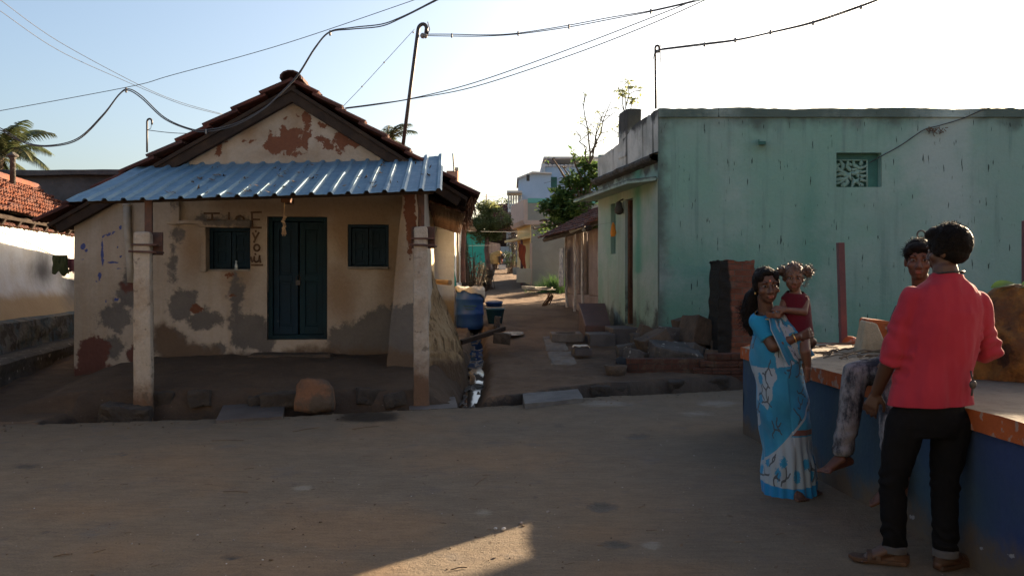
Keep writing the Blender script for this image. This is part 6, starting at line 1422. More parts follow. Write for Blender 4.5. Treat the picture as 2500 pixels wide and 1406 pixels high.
wire('stay_wire', [(836, 262, 12.3), (884, 212, 12.3), (938, 153, 12.2), (1012, 72, 12.2)], .004, 'wire_thin', 'thin beaded stay wire from the roof slope to the tall hooked pipe', beads=[(884, 212, 12.3), (938, 153, 12.2), (1009, 80, 12.2)])
wire('house_cable', [(1610, 123, 13.1), (1720, 110, 12.6), (1800, 99, 12.3), (1882, 81, 12), (1985, 57, 11.6), (2100, 18, 11.2), (2180, -14, 10.9)], .010, 'wire', 'twin cable running from the green house pipe to the top right', .022, clips=[(1720, 110, 12.6), (1795, 99, 12.3), (1881, 80, 12), (1985, 57, 11.6), (2102, 18, 11.2)])
wire('mast_wire', [(361, 318, 11.6), (400, 323, 11.5), (440, 326, 11.3), (480, 326, 11.0)], .005, 'wire_thin', 'short wire from the small hooked pipe to the edge of the tiled roof')
wire('thin_wire', [(2235, 257, 13.1), (2300, 240, 13), (2420, 192, 12.6), (2540, 140, 12.2)], .008, 'wire_thin', 'thin wire leaving the top of the green wall towards the right edge')
wire('wall_cable', [(2122, 398, 13.06), (2155, 380, 12.96), (2200, 355, 12.96), (2255, 318, 12.95), (2290, 308, 12.95), (2350, 290, 12.96), (2400, 268, 12.95), (2430, 261, 12.94)], .008, 'iron', 'dark cable sagging across the green wall from the ventilator to the parapet')
wire('alley_wire', [(1030, 553, 10.6), (1120, 563, 13.5), (1250, 566, 16), (1380, 560, 17), (1505, 541, 14.6)], .0018, 'wire_thin', 'thin wire stretched across the alley to the wall lamp')
wire('alley_wire', [(1138, 600, 22), (1230, 598, 24), (1300, 590, 22), (1420, 570, 19), (1470, 560, 17.6)], .0018, 'wire_thin', 'second thin wire sagging across the alley to the shed eave')
wire('far_wire', [(1105, 400, 44), (1180, 480, 50), (1300, 455, 42), (1420, 420, 34)], .008, 'wire_thin', 'faint wire sagging across the far end of the alley')
b = MB(); q = P(2285, 315, 12.93)
for k in range(26): a = q + Vector((random.gauss(0, .09), .01, random.gauss(-.01, .02))); b.tube([a, a + Vector((random.uniform(-.1, .1), 0, random.uniform(-.07, .03)))], .006, 4)
b.tube([q + Vector((-.06, 0, 0)), q + Vector((-.04, 0, -.09)), q + Vector((-.02, 0, -.12))], .006, 4); tag(b.build('straw_wisp', M['twig'], org=q), 'wisp of straw caught on the cable across the green wall', 'straw')

# ------------------------------------------------------------------ unseen house added on the right, shaped to throw shade on the street
n1 = thing('unseen_shade_house', 'unseen plain house added right of the green house, tall front wall shaped to shade the street', 'house', (12.5, 16, .2))
b = MB(); b.hexa([(9.0, 13.16, -.1), (19, 13.16, -.1), (19, 20, -.1), (9.0, 20, -.1)], [(9.0, 13.16, 2.85), (19, 13.16, 2.85), (19, 20, 2.85), (9.0, 20, 2.85)]); b.build('wall', M['cream_side'], n1)
b = MB(); b.hexa([(8.98, 13.0, -.1), (19, 13.0, -.1), (19, 13.15, -.1), (8.98, 13.15, -.1)], [(8.98, 13.0, 4.4), (19, 13.0, 4.4), (19, 13.15, 4.4), (8.98, 13.15, 4.4)]); b.build('front_wall', M['parapet'], n1)
b = MB(); b.box((11, 12.98, 1.1), (1.0, .06, 2.1)); b.build('door', M['door'], n1)

# ------------------------------------------------------------------ litter on the road
b = MB(); rnd = random.Random(5); 
def onroad(px, py):
    k = (py - HZ) / F; y = EYE / k; return Vector(((px - 1250) / F * y, y, 0))
for k in range(520):
    px, py = rnd.uniform(0, 2050), 1030 + 376 * rnd.random() ** 1.3; p = onroad(px, py)
    if p.y > yroad(p.x) - .05 or p.x > 2.05: continue
    p.z = gz(p.x, p.y) + .003; r = rnd.uniform(.003, .008) * (1 if rnd.random() < .9 else 1.8); kind = rnd.random()
    if kind < .6:
        a = rnd.uniform(0, 6.28); d = Vector((math.cos(a), math.sin(a), .25)) * r * 1.8; s_ = Vector((-math.sin(a), math.cos(a), .3)) * r * .7; b.quad(p - d, p + s_, p + d, p - s_)
    elif kind < .9: b.ell(p, (r, r * .8, r * .5), rz(rnd.uniform(0, 180)), 6, 4)
    else:
        a = rnd.gauss(.2, .8); l = rnd.uniform(.02, .07); d = Vector((math.cos(a), math.sin(a), 0)) * l; b.tube([p, p + d], rnd.uniform(.001, .002), 4)
for k in range(260):                             # bits swept up against the drain edge
    x = rnd.uniform(-5.5, 3.0); y = yroad(x) - abs(rnd.gauss(0, .22)) - .03; p = Vector((x, y, gz(x, y) + .004)); r = rnd.uniform(.005, .014); a = rnd.uniform(0, 6.28)
    d = Vector((math.cos(a), math.sin(a), .3)) * r * 1.7; s_ = Vector((-math.sin(a), math.cos(a), .3)) * r * .8; b.quad(p - d, p + s_, p + d, p - s_)
for (px, py, px2, py2) in ((1160, 1186, 1188, 1165), (517, 1078, 595, 1078), (545, 1201, 605, 1201), (715, 1055, 780, 1044), (860, 1050, 925, 1042), (1100, 1395, 1140, 1388), (130, 1362, 170, 1355)):
    a, c = onroad(px, py), onroad(px2, py2); a.z = gz(a.x, a.y) + .007; c.z = gz(c.x, c.y) + .006; b.tube([a, (a + c) / 2 + Vector((0, .008, .003)), c], .003, 5)
tag(b.build('street_litter', M['twig'], org=(0, 6, 0)), kind='stuff')
b = MB()
for k in range(150):
    px, py = rnd.uniform(0, 1850), 1000 + 400 * rnd.random(); p = onroad(px, py)
    if p.x > 2.0: continue
    p.z = gz(p.x, p.y) + .005; r = rnd.uniform(.003, .007); b.ell(p, (r, r * .7, r * .5), rxyz(0, 0, rnd.uniform(0, 180)), 6, 4)
for px, py, r in ((1272, 1280, .016), (1230, 1294, .016), (1339, 1252, .014), (1210, 1293, .012)): b.ell(onroad(px, py) + Vector((0, 0, .008)), (r, r * .8, r * .7), rz(30), 7, 5)
tag(b.build('pale_pebbles', M['splash'], org=(0, 6, 0)), kind='stuff')
# ------------------------------------------------------------------ people
class Body:
    """closed tapered solids melted into one continuous surface"""
    def __init__(s): s.mb = MB()
    def cap(s, a, b, ra, rb, n=14, flat=1.0, ax=None, ends=True):
        a, b = Vector(a), Vector(b); d = b - a; L_ = d.length or 1e-4; d /= L_
        x = Vector(ax) if ax is not None else (Vector((0, 0, 1)) if abs(d.z) < .8 else Vector((1, 0, 0)))
        x = (x - d * x.dot(d)).normalized(); y = d.cross(x); rows = []
        if ends: rows += [(-ra * math.cos(t), ra * math.sin(t)) for t in (.25, .7, 1.15)]
        rows += [(0, ra), (L_, rb)]
        if ends: rows += [(L_ + rb * math.cos(t), rb * math.sin(t)) for t in (1.15, .7, .25)]
        vs = [a + d * h + x * (r * math.cos(2 * math.pi * k / n)) + y * (r * flat * math.sin(2 * math.pi * k / n)) for h, r in rows for k in range(n)]
        m = len(rows); fs = [(i * n + k, i * n + (k + 1) % n, (i + 1) * n + (k + 1) % n, (i + 1) * n + k) for i in range(m - 1) for k in range(n)]
        fs += [tuple(range(n))[::-1], tuple((m - 1) * n + k for k in range(n))]; s.mb.add(vs, fs); return s
    def chain(s, pts, rs, **k):
        for (a, b, ra, rb) in zip(pts, pts[1:], rs, rs[1:]): s.cap(a, b, ra, rb, **k)
        return s
    def ell(s, c, r, rot=None): s.mb.ell(c, r, rot, 20, 14); return s
    def loft(s, rings, n=28, rot=0.0):
        """rings: (centre, rx, ry) lying flat; rot turns the ellipses about z"""
        vs = []; cr, sr = math.cos(R(rot)), math.sin(R(rot))
        for c, rx, ry in rings:
            for k in range(n):
                a = 2 * math.pi * k / n; x, y = rx * math.cos(a), ry * math.sin(a); vs.append(Vector(c) + Vector((x * cr - y * sr, x * sr + y * cr, 0)))
        m = len(rings); fs = [(i * n + k, i * n + (k + 1) % n, (i + 1) * n + (k + 1) % n, (i + 1) * n + k) for i in range(m - 1) for k in range(n)]
        fs += [tuple(range(n))[::-1], tuple((m - 1) * n + k for k in range(n))]; s.mb.add(vs, fs); return s
    def bake(s, name, mat, parent=None, org=(0, 0, 0), voxel=.008, smooth=4, disp=None, cut=None):
        me = bpy.data.meshes.new('t'); me.from_pydata([tuple(v) for v in s.mb.v], [], s.mb.f); o = bpy.data.objects.new('t', me); COL.objects.link(o)
        m = o.modifiers.new('r', 'REMESH'); m.mode = 'VOXEL'; m.voxel_size = voxel; m.adaptivity = 0
        m = o.modifiers.new('s', 'SMOOTH'); m.iterations = smooth; m.factor = .5
        dg = bpy.context.evaluated_depsgraph_get(); dg.update(); me2 = bpy.data.meshes.new_from_object(o.evaluated_get(dg)); bpy.data.objects.remove(o)
        bm = bmesh.new(); bm.from_mesh(me2)
        if disp: 
            bm.normal_update()
            for v in bm.verts: v.co += v.normal * disp(v.co)
        for (p, nrm) in (cut or []):
            bmesh.ops.bisect_plane(bm, geom=bm.verts[:] + bm.edges[:] + bm.faces[:], plane_co=Vector(p), plane_no=Vector(nrm), clear_outer=True)
        r = MB(); bm.verts.index_update(); r.v = [tuple(v.co) for v in bm.verts]; r.f = [tuple(v.index for v in f.verts) for f in bm.faces]; bm.free()
        return r.build(name, mat, parent, org=org, smooth=True)
def hand(bd, wrist, dirv, palmn, L_, side=1, curl=.35, spread=.12, r=.0088):
    """palm with five separate fingers: dirv towards the finger tips, palmn out of the palm, side +1 puts the thumb on the +cross side"""
    d = Vector(dirv).normalized(); pn = Vector(palmn); pn = (pn - d * pn.dot(d)).normalized(); s_ = d.cross(pn) * side; w = Vector(wrist); k = L_ / .18
    pb = w + d * (.088 * k)
    for q in (-.75, -.25, .25, .75): bd.cap(w + d * .012 * k + s_ * (.02 * q * k), pb + s_ * (.036 * q * k), .0135 * k, .0115 * k)
    lens = (.070, .078, .072, .056)
    for i, ln in enumerate(lens):
        q = (.033 - .022 * i) * k; a = pb + s_ * q; sp = s_ * (spread * (1.5 - i) * .35); c_ = curl * (1 + .12 * i)
        d1 = (d + sp + pn * c_ * .5).normalized(); d2 = (d + sp + pn * c_ * 1.6).normalized(); d3 = (d * .8 + sp + pn * c_ * 2.6).normalized()
        p1 = a + d1 * ln * .45 * k; p2 = p1 + d2 * ln * .32 * k; p3 = p2 + d3 * ln * .25 * k
        bd.chain([a - d * .01 * k, p1, p2, p3], [r * k, r * .95 * k, r * .85 * k, r * .7 * k], n=10)
    t0 = w + d * .025 * k + s_ * .026 * k; t1 = t0 + (d * .7 + s_ * .75 + pn * .25).normalized() * .038 * k; t2 = t1 + (d * .95 + s_ * .28 + pn * .4).normalized() * .030 * k; t3 = t2 + (d + pn * .5).normalized() * .022 * k
    bd.chain([t0, t1, t2, t3], [.0135 * k, .0115 * k, .0098 * k, .0078 * k], n=10)
def foot(bd, ankle, toe_dir, L_, h=.07, side=1):
    """bare foot: heel, arch and five toes; ankle is the joint, the sole lies h below it"""
    a = Vector(ankle); d = Vector(toe_dir).normalized(); up = Vector((0, 0, 1)); up = (up - d * up.dot(d)).normalized(); s_ = d.cross(up) * side; k = L_ / .24
    sole = a - up * h
    heel = sole - d * .045 * k + up * .028 * k; ball = sole + d * .125 * k + up * .020 * k
    bd.cap(a, heel, .036 * k, .030 * k); bd.cap(a + d * .02 * k, ball, .036 * k, .024 * k, flat=1.5, ax=up); bd.cap(heel, ball + s_ * .02 * k, .028 * k, .02 * k); bd.cap(heel, ball - s_ * .02 * k, .028 * k, .019 * k)
    for i, (q, ln, rr) in enumerate(((.036, .050, .0135), (.015, .046, .0100), (-.004, .042, .0095), (-.022, .036, .009), (-.038, .030, .0085))):
        b0 = ball + s_ * q * k - up * .006 * k; bd.cap(b0, b0 + d * ln * k - s_ * (.004 * i * k) - up * .002, rr * 1.05 * k, rr * k, n=10)
def head(bd, c, fwd, up, h, child=False):
    """skull, face, nose, lips, chin and ears; returns the frame for hair and eyes"""
    c = Vector(c); f = Vector(fwd).normalized(); u = Vector(up); u = (u - f * u.dot(f)).normalized(); s_ = f.cross(u); k = h / .235
    Rm = Matrix((s_, f, u)).transposed()
    at = lambda x, y, z: c + s_ * (x * k) + f * (y * k) + u * (z * k)
    bd.ell(at(0, -.012, .025), (.074 * k, .093 * k, .092 * k), Rm)
    bd.ell(at(0, .020, -.040), (.058 * k, .064 * k, .075 * k), Rm)
    if child: bd.ell(at(0, .03, -.045), (.064 * k, .055 * k, .055 * k), Rm)
    bd.ell(at(0, .058, -.090), (.024 * k, .022 * k, .020 * k), Rm)
    for sg in (-1, 1):
        bd.ell(at(.040 * sg, .052, -.028), (.026 * k, .024 * k, .024 * k), Rm)
        bd.ell(at(.030 * sg, .076, .026), (.026 * k, .012 * k, .009 * k), Rm)          # brow
        bd.ell(at(.072 * sg, -.008, -.012), (.010 * k, .020 * k, .032 * k), Rm)        # ear
        bd.ell(at(.014 * sg, .090, -.040), (.010 * k, .011 * k, .008 * k), Rm)          # nostril
    bd.cap(at(0, .080, .014), at(0, .101, -.034), .0085 * k, .0125 * k)
    bd.ell(at(0, .082, -.062), (.024 * k, .012 * k, .0065 * k), Rm); bd.ell(at(0, .080, -.073), (.021 * k, .012 * k, .008 * k), Rm)
    return at, Rm, k
def face_parts(at, Rm, k, parent, lips=True):
    for sg in (-1, 1):
        b = MB(); b.ell(at(.031 * sg, .070, .004), (.0145 * k, .012 * k, .0095 * k), Rm, 12, 8); e = b.build('eye', M['eye'], parent, smooth=True)
        b = MB(); b.ell(at(.031 * sg, .0795, .004), (.0068 * k, .004 * k, .0068 * k), Rm, 10, 8); b.build('iris', M['iris'], e, smooth=True)
        b = MB(); b.tube([at((.016 + .009 * t) * sg, .0845 - .003 * t * t * .5, .025 + .004 * math.sin(t * 1.1)) for t in (0, 1, 2, 3, 3.6)], [.003 * k, .0042 * k, .004 * k, .003 * k, .0015 * k], 6); b.build('eyebrow', M['hair'], parent, smooth=True)
    if lips:
        b = MB(); b.ell(at(0, .0875, -.0625), (.021 * k, .0075 * k, .0048 * k), Rm, 12, 8); b.ell(at(0, .0865, -.0715), (.018 * k, .0075 * k, .0058 * k), Rm, 12, 8); b.build('lips', M['lip'], parent, smooth=True)
def strands(mb, c, r, n_, ln, rnd, d0=(0, 0, 1), jit=.6, rad=.0012, hemi=None):
    c = Vector(c)
    for _ in range(n_):
        v = Vector((rnd.gauss(0, 1), rnd.gauss(0, 1), rnd.gauss(0, 1))).normalized()
        if hemi is not None and v.dot(Vector(hemi)) < -.1: continue
        p = c + Vector((v.x * r[0], v.y * r[1], v.z * r[2])); d = (v * .8 + Vector(d0) * .5 + Vector((rnd.gauss(0, jit), rnd.gauss(0, jit), rnd.gauss(0, jit)))).normalized(); l = ln * rnd.uniform(.5, 1.3)
        t = d.cross(Vector((rnd.gauss(0, 1), rnd.gauss(0, 1), rnd.gauss(0, 1)))).normalized()
        mb.tube([p - v * .004, p + d * l * .5 + t * l * .15, p + d * l * .85 + t * l * .45 - v * l * .1], [rad, rad * .9, rad * .5], 4)
def wrinkle(amp, sx, sz, seed=0):
    return lambda p: amp * (noise.noise(Vector((p.x * sx + seed, p.y * sx, p.z * sz))) + .5 * noise.noise(Vector((p.x * sx * 2.3, p.y * sx * 2.3 + seed, p.z * sz * 2.1))))

# ---- man in the coral shirt, seen from behind
YM = 4.1
def m(px, py, dy=0.0): return P(px, py, YM + dy)
LA, RA = m(2183, 1338, .03), m(2308, 1348, -.03)
org = Vector((m(2245, 1390).x, YM, 0))
bd = Body()
hc = m(2312, 612)
fw_d = Vector((-.62, .78, -.06))
at, Rm, k = head(bd, hc, fw_d, (0, 0, 1), .225)
bd.cap(m(2308, 660), m(2312, 705), .060, .070); bd.cap(m(2312, 705), m(2262, 742), .045, .045); bd.cap(m(2312, 705), m(2365, 742), .045, .045)
bd.loft([(m(2275, 1000), .12, .085), (m(2290, 900), .13, .09), (m(2302, 800), .165, .10), (m(2305, 750), .14, .085), (m(2310, 725), .06, .05)])
SHL, SHR = m(2226, 726), m(2388, 738)
ELL, WRL = m(2176, 868, .02), m(2141, 955, .14)
ELR, WRR = m(2413, 856, .03), m(2366, 858, .26)
bd.chain([SHL.lerp(ELL, .1), ELL, WRL], [.044, .042, .029]); bd.chain([SHR.lerp(ELR, .1), ELR, WRR], [.044, .042, .029])
hand(bd, WRL, (-.28, .25, -1), (.6, .7, 0), .175, side=1, curl=.45)
hand(bd, WRR, (-.8, .5, .1), (0, .3, -1), .175, side=1, curl=.7)
for (A_, H_, K_, td, sd_) in ((LA, m(2215, 1010), m(2190, 1172, .02), (-.93, .36, -.02), 1), (RA, m(2325, 1010), m(2308, 1178), (.90, .42, -.02), -1)):
    bd.chain([H_.lerp(K_, .2), K_, A_], [.065, .055, .036]); foot(bd, A_ - Vector((0, 0, .0)), td, .235, .078, sd_)
man = tag(bd.bake('person', M['skin'], org=org, voxel=.0065, smooth=3), 'man seen from behind in a coral pink shirt, black jeans and sandals', 'person')
def mpart(b, *a, **kw): return b.bake(*a, parent=man, **kw)
ORGM = org
s = Body()
s.loft([(m(2270, 1000, 0), .208, .135), (m(2273, 960), .198, .13), (m(2282, 900), .186, .125), (m(2294, 820), .196, .13), (m(2304, 760), .196, .125), (m(2306, 722), .174, .108), (m(2308, 697), .135, .092), (m(2310, 680), .088, .078), (m(2312, 664), .066, .068)], 40)
s.cap(SHL + Vector((.03, 0, -.01)), SHR + Vector((-.03, 0, -.01)), .062, .062)
s.chain([SHL, SHL.lerp(ELL, .5), ELL + Vector((0, 0, .0))], [.060, .060, .062], ends=True)
s.cap(ELL, ELL.lerp(WRL, .12), .066, .064, ends=False)
s.chain([SHR, SHR.lerp(ELR, .5), ELR], [.060, .058, .060]); s.cap(ELR, ELR.lerp(WRR, .62), .062, .052, ends=False)
def sd_(p):
    w = wrinkle(.009, 8, 4)(p) + wrinkle(.005, 19, 10, 4)(p)
    for (A_, B_) in ((SHL, ELL), (SHR, ELR)):
        ax = (B_ - A_); t = (p - A_).dot(ax) / ax.length_squared
        if t > .25 and (p - A_ - ax * max(0, min(1.15, t))).length < .11: w += .006 * math.sin(t * 24 + 5 * noise.noise(p * 9)) * sstep(.25, .8, t)
    b_ = max(0, 1 - abs(p.x - m(2290, 0).x) / .035) * (1 if p.y < YM else 0); w -= .007 * b_ * sstep(1.35, 1.15, p.z)
    w += .011 * noise.noise(Vector((p.x * 13, p.y * 6, p.z * 1.6 + 9))) * sstep(1.35, 1.1, p.z) + .004 * noise.noise(Vector((p.x * 30, p.y * 9, p.z * 5)))
    w += .008 * math.sin((p.x - 2.0) * 34 + p.z * 6) * sstep(1.05, .82, p.z) * .5
    return w
nx_ = Vector((.06, 0, -1))
shirt = mpart(s, 'shirt', M['coral'], voxel=.008, smooth=5, disp=sd_, cut=[(m(2270, 986), Vector((.035, 0, -1))), (m(2312, 671), (.10, .12, 1))])
mod = shirt.modifiers.new('s', 'SOLIDIFY'); mod.thickness = .004; mod.offset = -1
t = Body()
t.loft([(m(2270, 925), .160, .112), (m(2268, 968), .164, .118), (m(2268, 1000), .165, .125), (m(2266, 1035), .172, .125), (m(2264, 1062), .168, .115)], 36)
for (H_, K_, A_, ox) in ((m(2212, 1030), m(2180, 1172, .02), LA, -.0), (m(2322, 1035), m(2306, 1178), RA, .0)):
    t.chain([H_, H_.lerp(K_, .5), K_, K_.lerp(A_, .5), A_ + Vector((0, 0, .035))], [.096, .084, .068, .062, .056]); t.cap(A_ + Vector((0, 0, .035)), A_ + Vector((0, 0, .0)), .056, .055, ends=False)
def td_(p):
    kz = m(0, 1175).z; z2 = LA.z + .06
    return wrinkle(.006, 12, 16)(p) + .0045 * math.sin(p.z * 85 + p.x * 40 + 9 * noise.noise(p * 7)) * (math.exp(-((p.z - kz) / .07) ** 2) + 1.5 * math.exp(-((p.z - z2) / .08) ** 2))
mpart(t, 'trousers', M['black_denim'], voxel=.008, smooth=4, disp=td_, cut=[(LA + Vector((0, 0, .012)), (0, 0, -1))])
for A_ in (LA, RA):
    c = Body(); c.loft([(A_ + Vector((0, 0, .020)), .060, .060), (A_ + Vector((0, 0, -.018)), .060, .060)]); mpart(c, 'cuff', M['cuff'], voxel=.006, smooth=1)
h = Body(); h.ell(at(0, -.020, .038), (.090 * k, .112 * k, .104 * k), Rm); h.ell(at(0, -.050, .0), (.074 * k, .062 * k, .075 * k), Rm); h.ell(at(.0, .040, .090), (.072 * k, .065 * k, .042 * k), Rm); h.ell(at(-.062, .0, .015), (.03 * k, .05 * k, .05 * k), Rm); h.ell(at(.062, .0, .015), (.03 * k, .05 * k, .05 * k), Rm)
hr = mpart(h, 'hair', M['hair'], voxel=.005, smooth=3, disp=wrinkle(.004, 30, 30, 3))
rnd = random.Random(2); st_ = MB(); strands(st_, at(0, -.018, .040), (.090 * k, .108 * k, .104 * k), 1600, .018, rnd, (.1, 0, .4), .55, .0008, (0, -.2, .6)); st_.build('hair_strands', M['hair'], hr)
face_parts(at, Rm, k, man, lips=False)
nk = MB(); nk.tube([m(2312, 668) + Vector((.078 * math.cos(a * .314), .072 * math.sin(a * .314), .010 * math.sin(a * .314 + 2.6))) for a in range(21)], .005, 6); nk.build('neck_thread', M['black_plastic'], man, smooth=True)
for A_, td, sg in ((LA, (-.93, .36, 0), 1), (RA, (.90, .42, 0), -1)):
    d = Vector(td).normalized(); sd2 = d.cross(Vector((0, 0, 1))); sl = MB(); c = Vector((A_.x, A_.y, 0)) + d * .06
    outl = [(-.125, .0), (-.115, .032), (-.05, .038), (.02, .040), (.09, .050), (.13, .040), (.155, .0), (.13, -.038), (.09, -.046), (.02, -.036), (-.05, -.036), (-.115, -.030)]
    sl.prism([c + d * a + sd2 * b_ + Vector((0, 0, .004 + .02 * max(0, a - .08) * 3)) for a, b_ in outl], (0, 0, .022)); so_ = sl.build('sandal', M['leather'], man, bevel=.004)
    stp = MB()
    for a, hh in ((.055, .058), (.015, .078)): stp.grid(lambda s, t_: c + d * (a + .022 * (t_ - .5)) + sd2 * (.043 * math.cos(math.pi * s)) + Vector((0, 0, .022 + hh * .66 * math.sin(math.pi * s))), 14, 2)
    stp.grid(lambda s, t_: Vector((A_.x, A_.y, 0)) + (d * -(.050 + .018) * math.sin(math.pi * s)) + sd2 * (.044 * math.cos(math.pi * s)) + Vector((0, 0, .04 + .02 * t_)), 14, 1); stp.build('strap', M['leather'], so_, solid=.005)
kk = MB(); q = m(2370, 905, -.12); kk.tube([q, q + Vector((.005, -.01, -.05))], .005, 6); kk.ell(q + Vector((.004, -.012, -.065)), (.018, .01, .022), None, 10, 8); kk.tube([q + Vector((.004, -.01, -.08)), q + Vector((.0, -.008, -.12))], .006, 6); kk.build('key_ring', M['iron'], man, smooth=True)

# ---- boy sitting on the platform rim
YB = 5.0
def bp_(px, py, dy=0.0): return P(px, py, YB + dy)
org = Vector((2.45, 5.1, ZP)); bd = Body()
hcb = bp_(2243, 636, .05); fb = Vector((-.42, -.90, -.05)); at, Rm, k = head(bd, hcb, fb, (.06, .05, 1), .238)
bd.cap(bp_(2245, 672, .06), bp_(2250, 705, .10), .048, .055)
bd.loft([(Vector((2.52, 4.90, .82)), .13, .14), (Vector((2.52, 4.90, 1.05)), .12, .15), (Vector((2.50, 4.92, 1.25)), .11, .17), (Vector((2.49, 4.96, 1.34)), .07, .10)])
KN, AN = bp_(2088, 912, -.02), bp_(2058, 1118, -.06)
KN2, AN2 = Vector((2.16, 4.68, .88)), Vector((2.15, 4.62, .265))
hip1, hip2 = Vector((2.48, 4.98, .90)), Vector((2.48, 4.74, .90))
bd.chain([hip1, KN, AN], [.075, .052, .033]); foot(bd, AN + Vector((0, 0, 0)), (-.93, -.22, -.20), .215, .055, 1)
bd.chain([hip2, KN2, AN2], [.075, .052, .033]); foot(bd, AN2, (-.86, .10, -.35), .215, .055, -1)
SB, EB, WB = Vector((2.44, 5.08, 1.25)), Vector((2.34, 5.06, 1.02)), bp_(2128, 915, .0)
bd.chain([SB, EB, WB], [.042, .036, .025]); hand(bd, WB, (-.6, .05, -.75), (-.6, .1, .5), .155, side=1, curl=-.25)
SB2, EB2, WB2 = Vector((2.46, 4.78, 1.25)), Vector((2.36, 4.68, 1.03)), Vector((2.22, 4.68, .98)); bd.chain([SB2, EB2, WB2], [.045, .036, .025]); hand(bd, WB2, (-.9, .05, -.2), (-.1, 0, -1), .155, side=1, curl=.2)
boy = tag(bd.bake('person', M['skin_b'], org=org, voxel=.0065, smooth=3), 'barefoot boy in grey washed jeans sitting on the platform rim behind the man', 'person')
t = Body(); t.chain([hip1, hip1.lerp(KN, .6), KN, KN.lerp(AN, .5), AN + Vector((0, 0, .055))], [.095, .088, .076, .068, .060]); t.chain([hip2, hip2.lerp(KN2, .6), KN2, KN2.lerp(AN2, .5), AN2 + Vector((0, 0, .055))], [.095, .088, .076, .066, .060]); t.loft([(Vector((2.50, 4.88, .81)), .13, .22), (Vector((2.50, 4.88, .97)), .12, .17)])
t.cap(AN + Vector((0, 0, .06)), AN + Vector((.002, 0, .02)), .061, .060, ends=False); t.cap(AN2 + Vector((0, 0, .06)), AN2 + Vector((.002, 0, .02)), .061, .060, ends=False)
t.bake('jeans', M['acid'], boy, voxel=.008, smooth=4, disp=lambda p: wrinkle(.005, 13, 18, 5)(p) + .004 * math.sin(p.z * 80 + 3 * noise.noise(p * 8)) * math.exp(-((p.z - AN.z - .1) / .1) ** 2))
t = Body(); t.loft([(Vector((2.52, 4.90, .86)), .145, .165), (Vector((2.52, 4.90, 1.05)), .135, .165), (Vector((2.50, 4.92, 1.24)), .125, .185), (Vector((2.49, 4.96, 1.33)), .075, .10)]); t.cap(SB, SB.lerp(EB, .7), .062, .055, ends=False); t.cap(SB2, SB2.lerp(EB2, .7), .062, .055, ends=False)
t.bake('shirt', M['dark_shirt'], boy, voxel=.009, smooth=4, disp=wrinkle(.005, 10, 8, 2))
h = Body(); h.ell(at(0, -.022, .042), (.084 * k, .100 * k, .094 * k), Rm); h.ell(at(0, .045, .078), (.068 * k, .048 * k, .032 * k), Rm); h.ell(at(.058, .03, .05), (.03 * k, .045 * k, .035 * k), Rm); h.ell(at(-.058, .02, .04), (.03 * k, .045 * k, .035 * k), Rm)
hr = h.bake('hair', M['hair'], boy, voxel=.006, smooth=2, disp=wrinkle(.005, 42, 42, 8)); st_ = MB(); rnd = random.Random(4); strands(st_, at(0, -.015, .045), (.084 * k, .098 * k, .094 * k), 800, .022, rnd, (-.2, -.1, .2), .6, .0008, (-.1, -.2, .5)); st_.build('hair_strands', M['hair'], hr)
face_parts(at, Rm, k, boy)

# ---- woman in the blue sari
YW = 5.45
def w_(px, py, dy=0.0): return P(px, py, YW + dy)
org = Vector((w_(1922, 1210).x, YW, 0)); bd = Body()
hcw = w_(1871, 697, -.02); fwd = Vector((.0, -1.0, -.08)); at, Rm, k = head(bd, hcw, fwd, (-.10, 0, 1), .238)
bd.cap(w_(1866, 728), w_(1872, 765, .02), .046, .055)
SHW, SHW2 = w_(1853, 785, -.01), w_(1925, 775, .16)
bd.loft([(w_(1900, 900, .05), .13, .11), (w_(1890, 840, .05), .12, .10), (w_(1882, 780, .05), .12, .09), (w_(1876, 755, .04), .06, .055)], rot=25)
EW, WW = w_(1888, 845, -.10), w_(1948, 822, -.13)
bd.chain([SHW, EW, EW.lerp(WW, .6), WW], [.050, .043, .034, .026]); hand(bd, WW, (.93, .25, .25), (.1, 1, .1), .160, side=-1, curl=.40)
EW2, WW2 = w_(1965, 850, .12), w_(1985, 835, -.02); bd.chain([SHW2, EW2, WW2], [.048, .040, .027]); hand(bd, WW2, (-.5, -.6, .45), (-.5, .6, 0), .155, side=1, curl=.5)
for (fx, fy, dy, td, sg) in ((1934, 1196, -.035, (.12, -.98, -.03), 1), (1955, 1185, .09, (.45, -.88, 0), 1)):
    A_ = P(fx, fy, YW + dy); A_.z = .068; bd.chain([Vector((org.x + .02, YW + .03, .75)), Vector((lerp(A_.x, org.x, .4), YW + .03 + dy * .5, .42)), A_ + Vector((0, .035, .10)), A_], [.075, .05, .040, .036]); foot(bd, A_, td, .215, .062, sg)
woman = tag(bd.bake('person', M['skin_w'], org=org, voxel=.0065, smooth=3), 'woman in a bright blue printed sari carrying a small child on her hip', 'person')
face_parts(at, Rm, k, woman)
b = MB(); b.ell(at(0, .0895, .038), (.0062 * k, .003 * k, .0062 * k), Rm, 10, 6); b.build('bindi', M['bindi'], woman)
for sg in (-1, 1): b = MB(); b.ell(at(.078 * sg, .004, -.044), (.006, .005, .009), None, 8, 6); b.build('earring', M['gold'], woman, smooth=True)
b = MB(); b.tube([w_(1870, 757) + Vector((.075 * math.cos(a * .314), .062 * math.sin(a * .314) - .01, -.028 + .03 * math.sin(a * .314))) for a in range(21)], .0035, 6); b.build('necklace', M['gold'], woman, smooth=True)
b = MB(); c0, c1 = EW.lerp(WW, .84), EW.lerp(WW, .88); b.tube([c0, c1], .033, 12); b.build('bangle', M['gold'], woman, smooth=True)
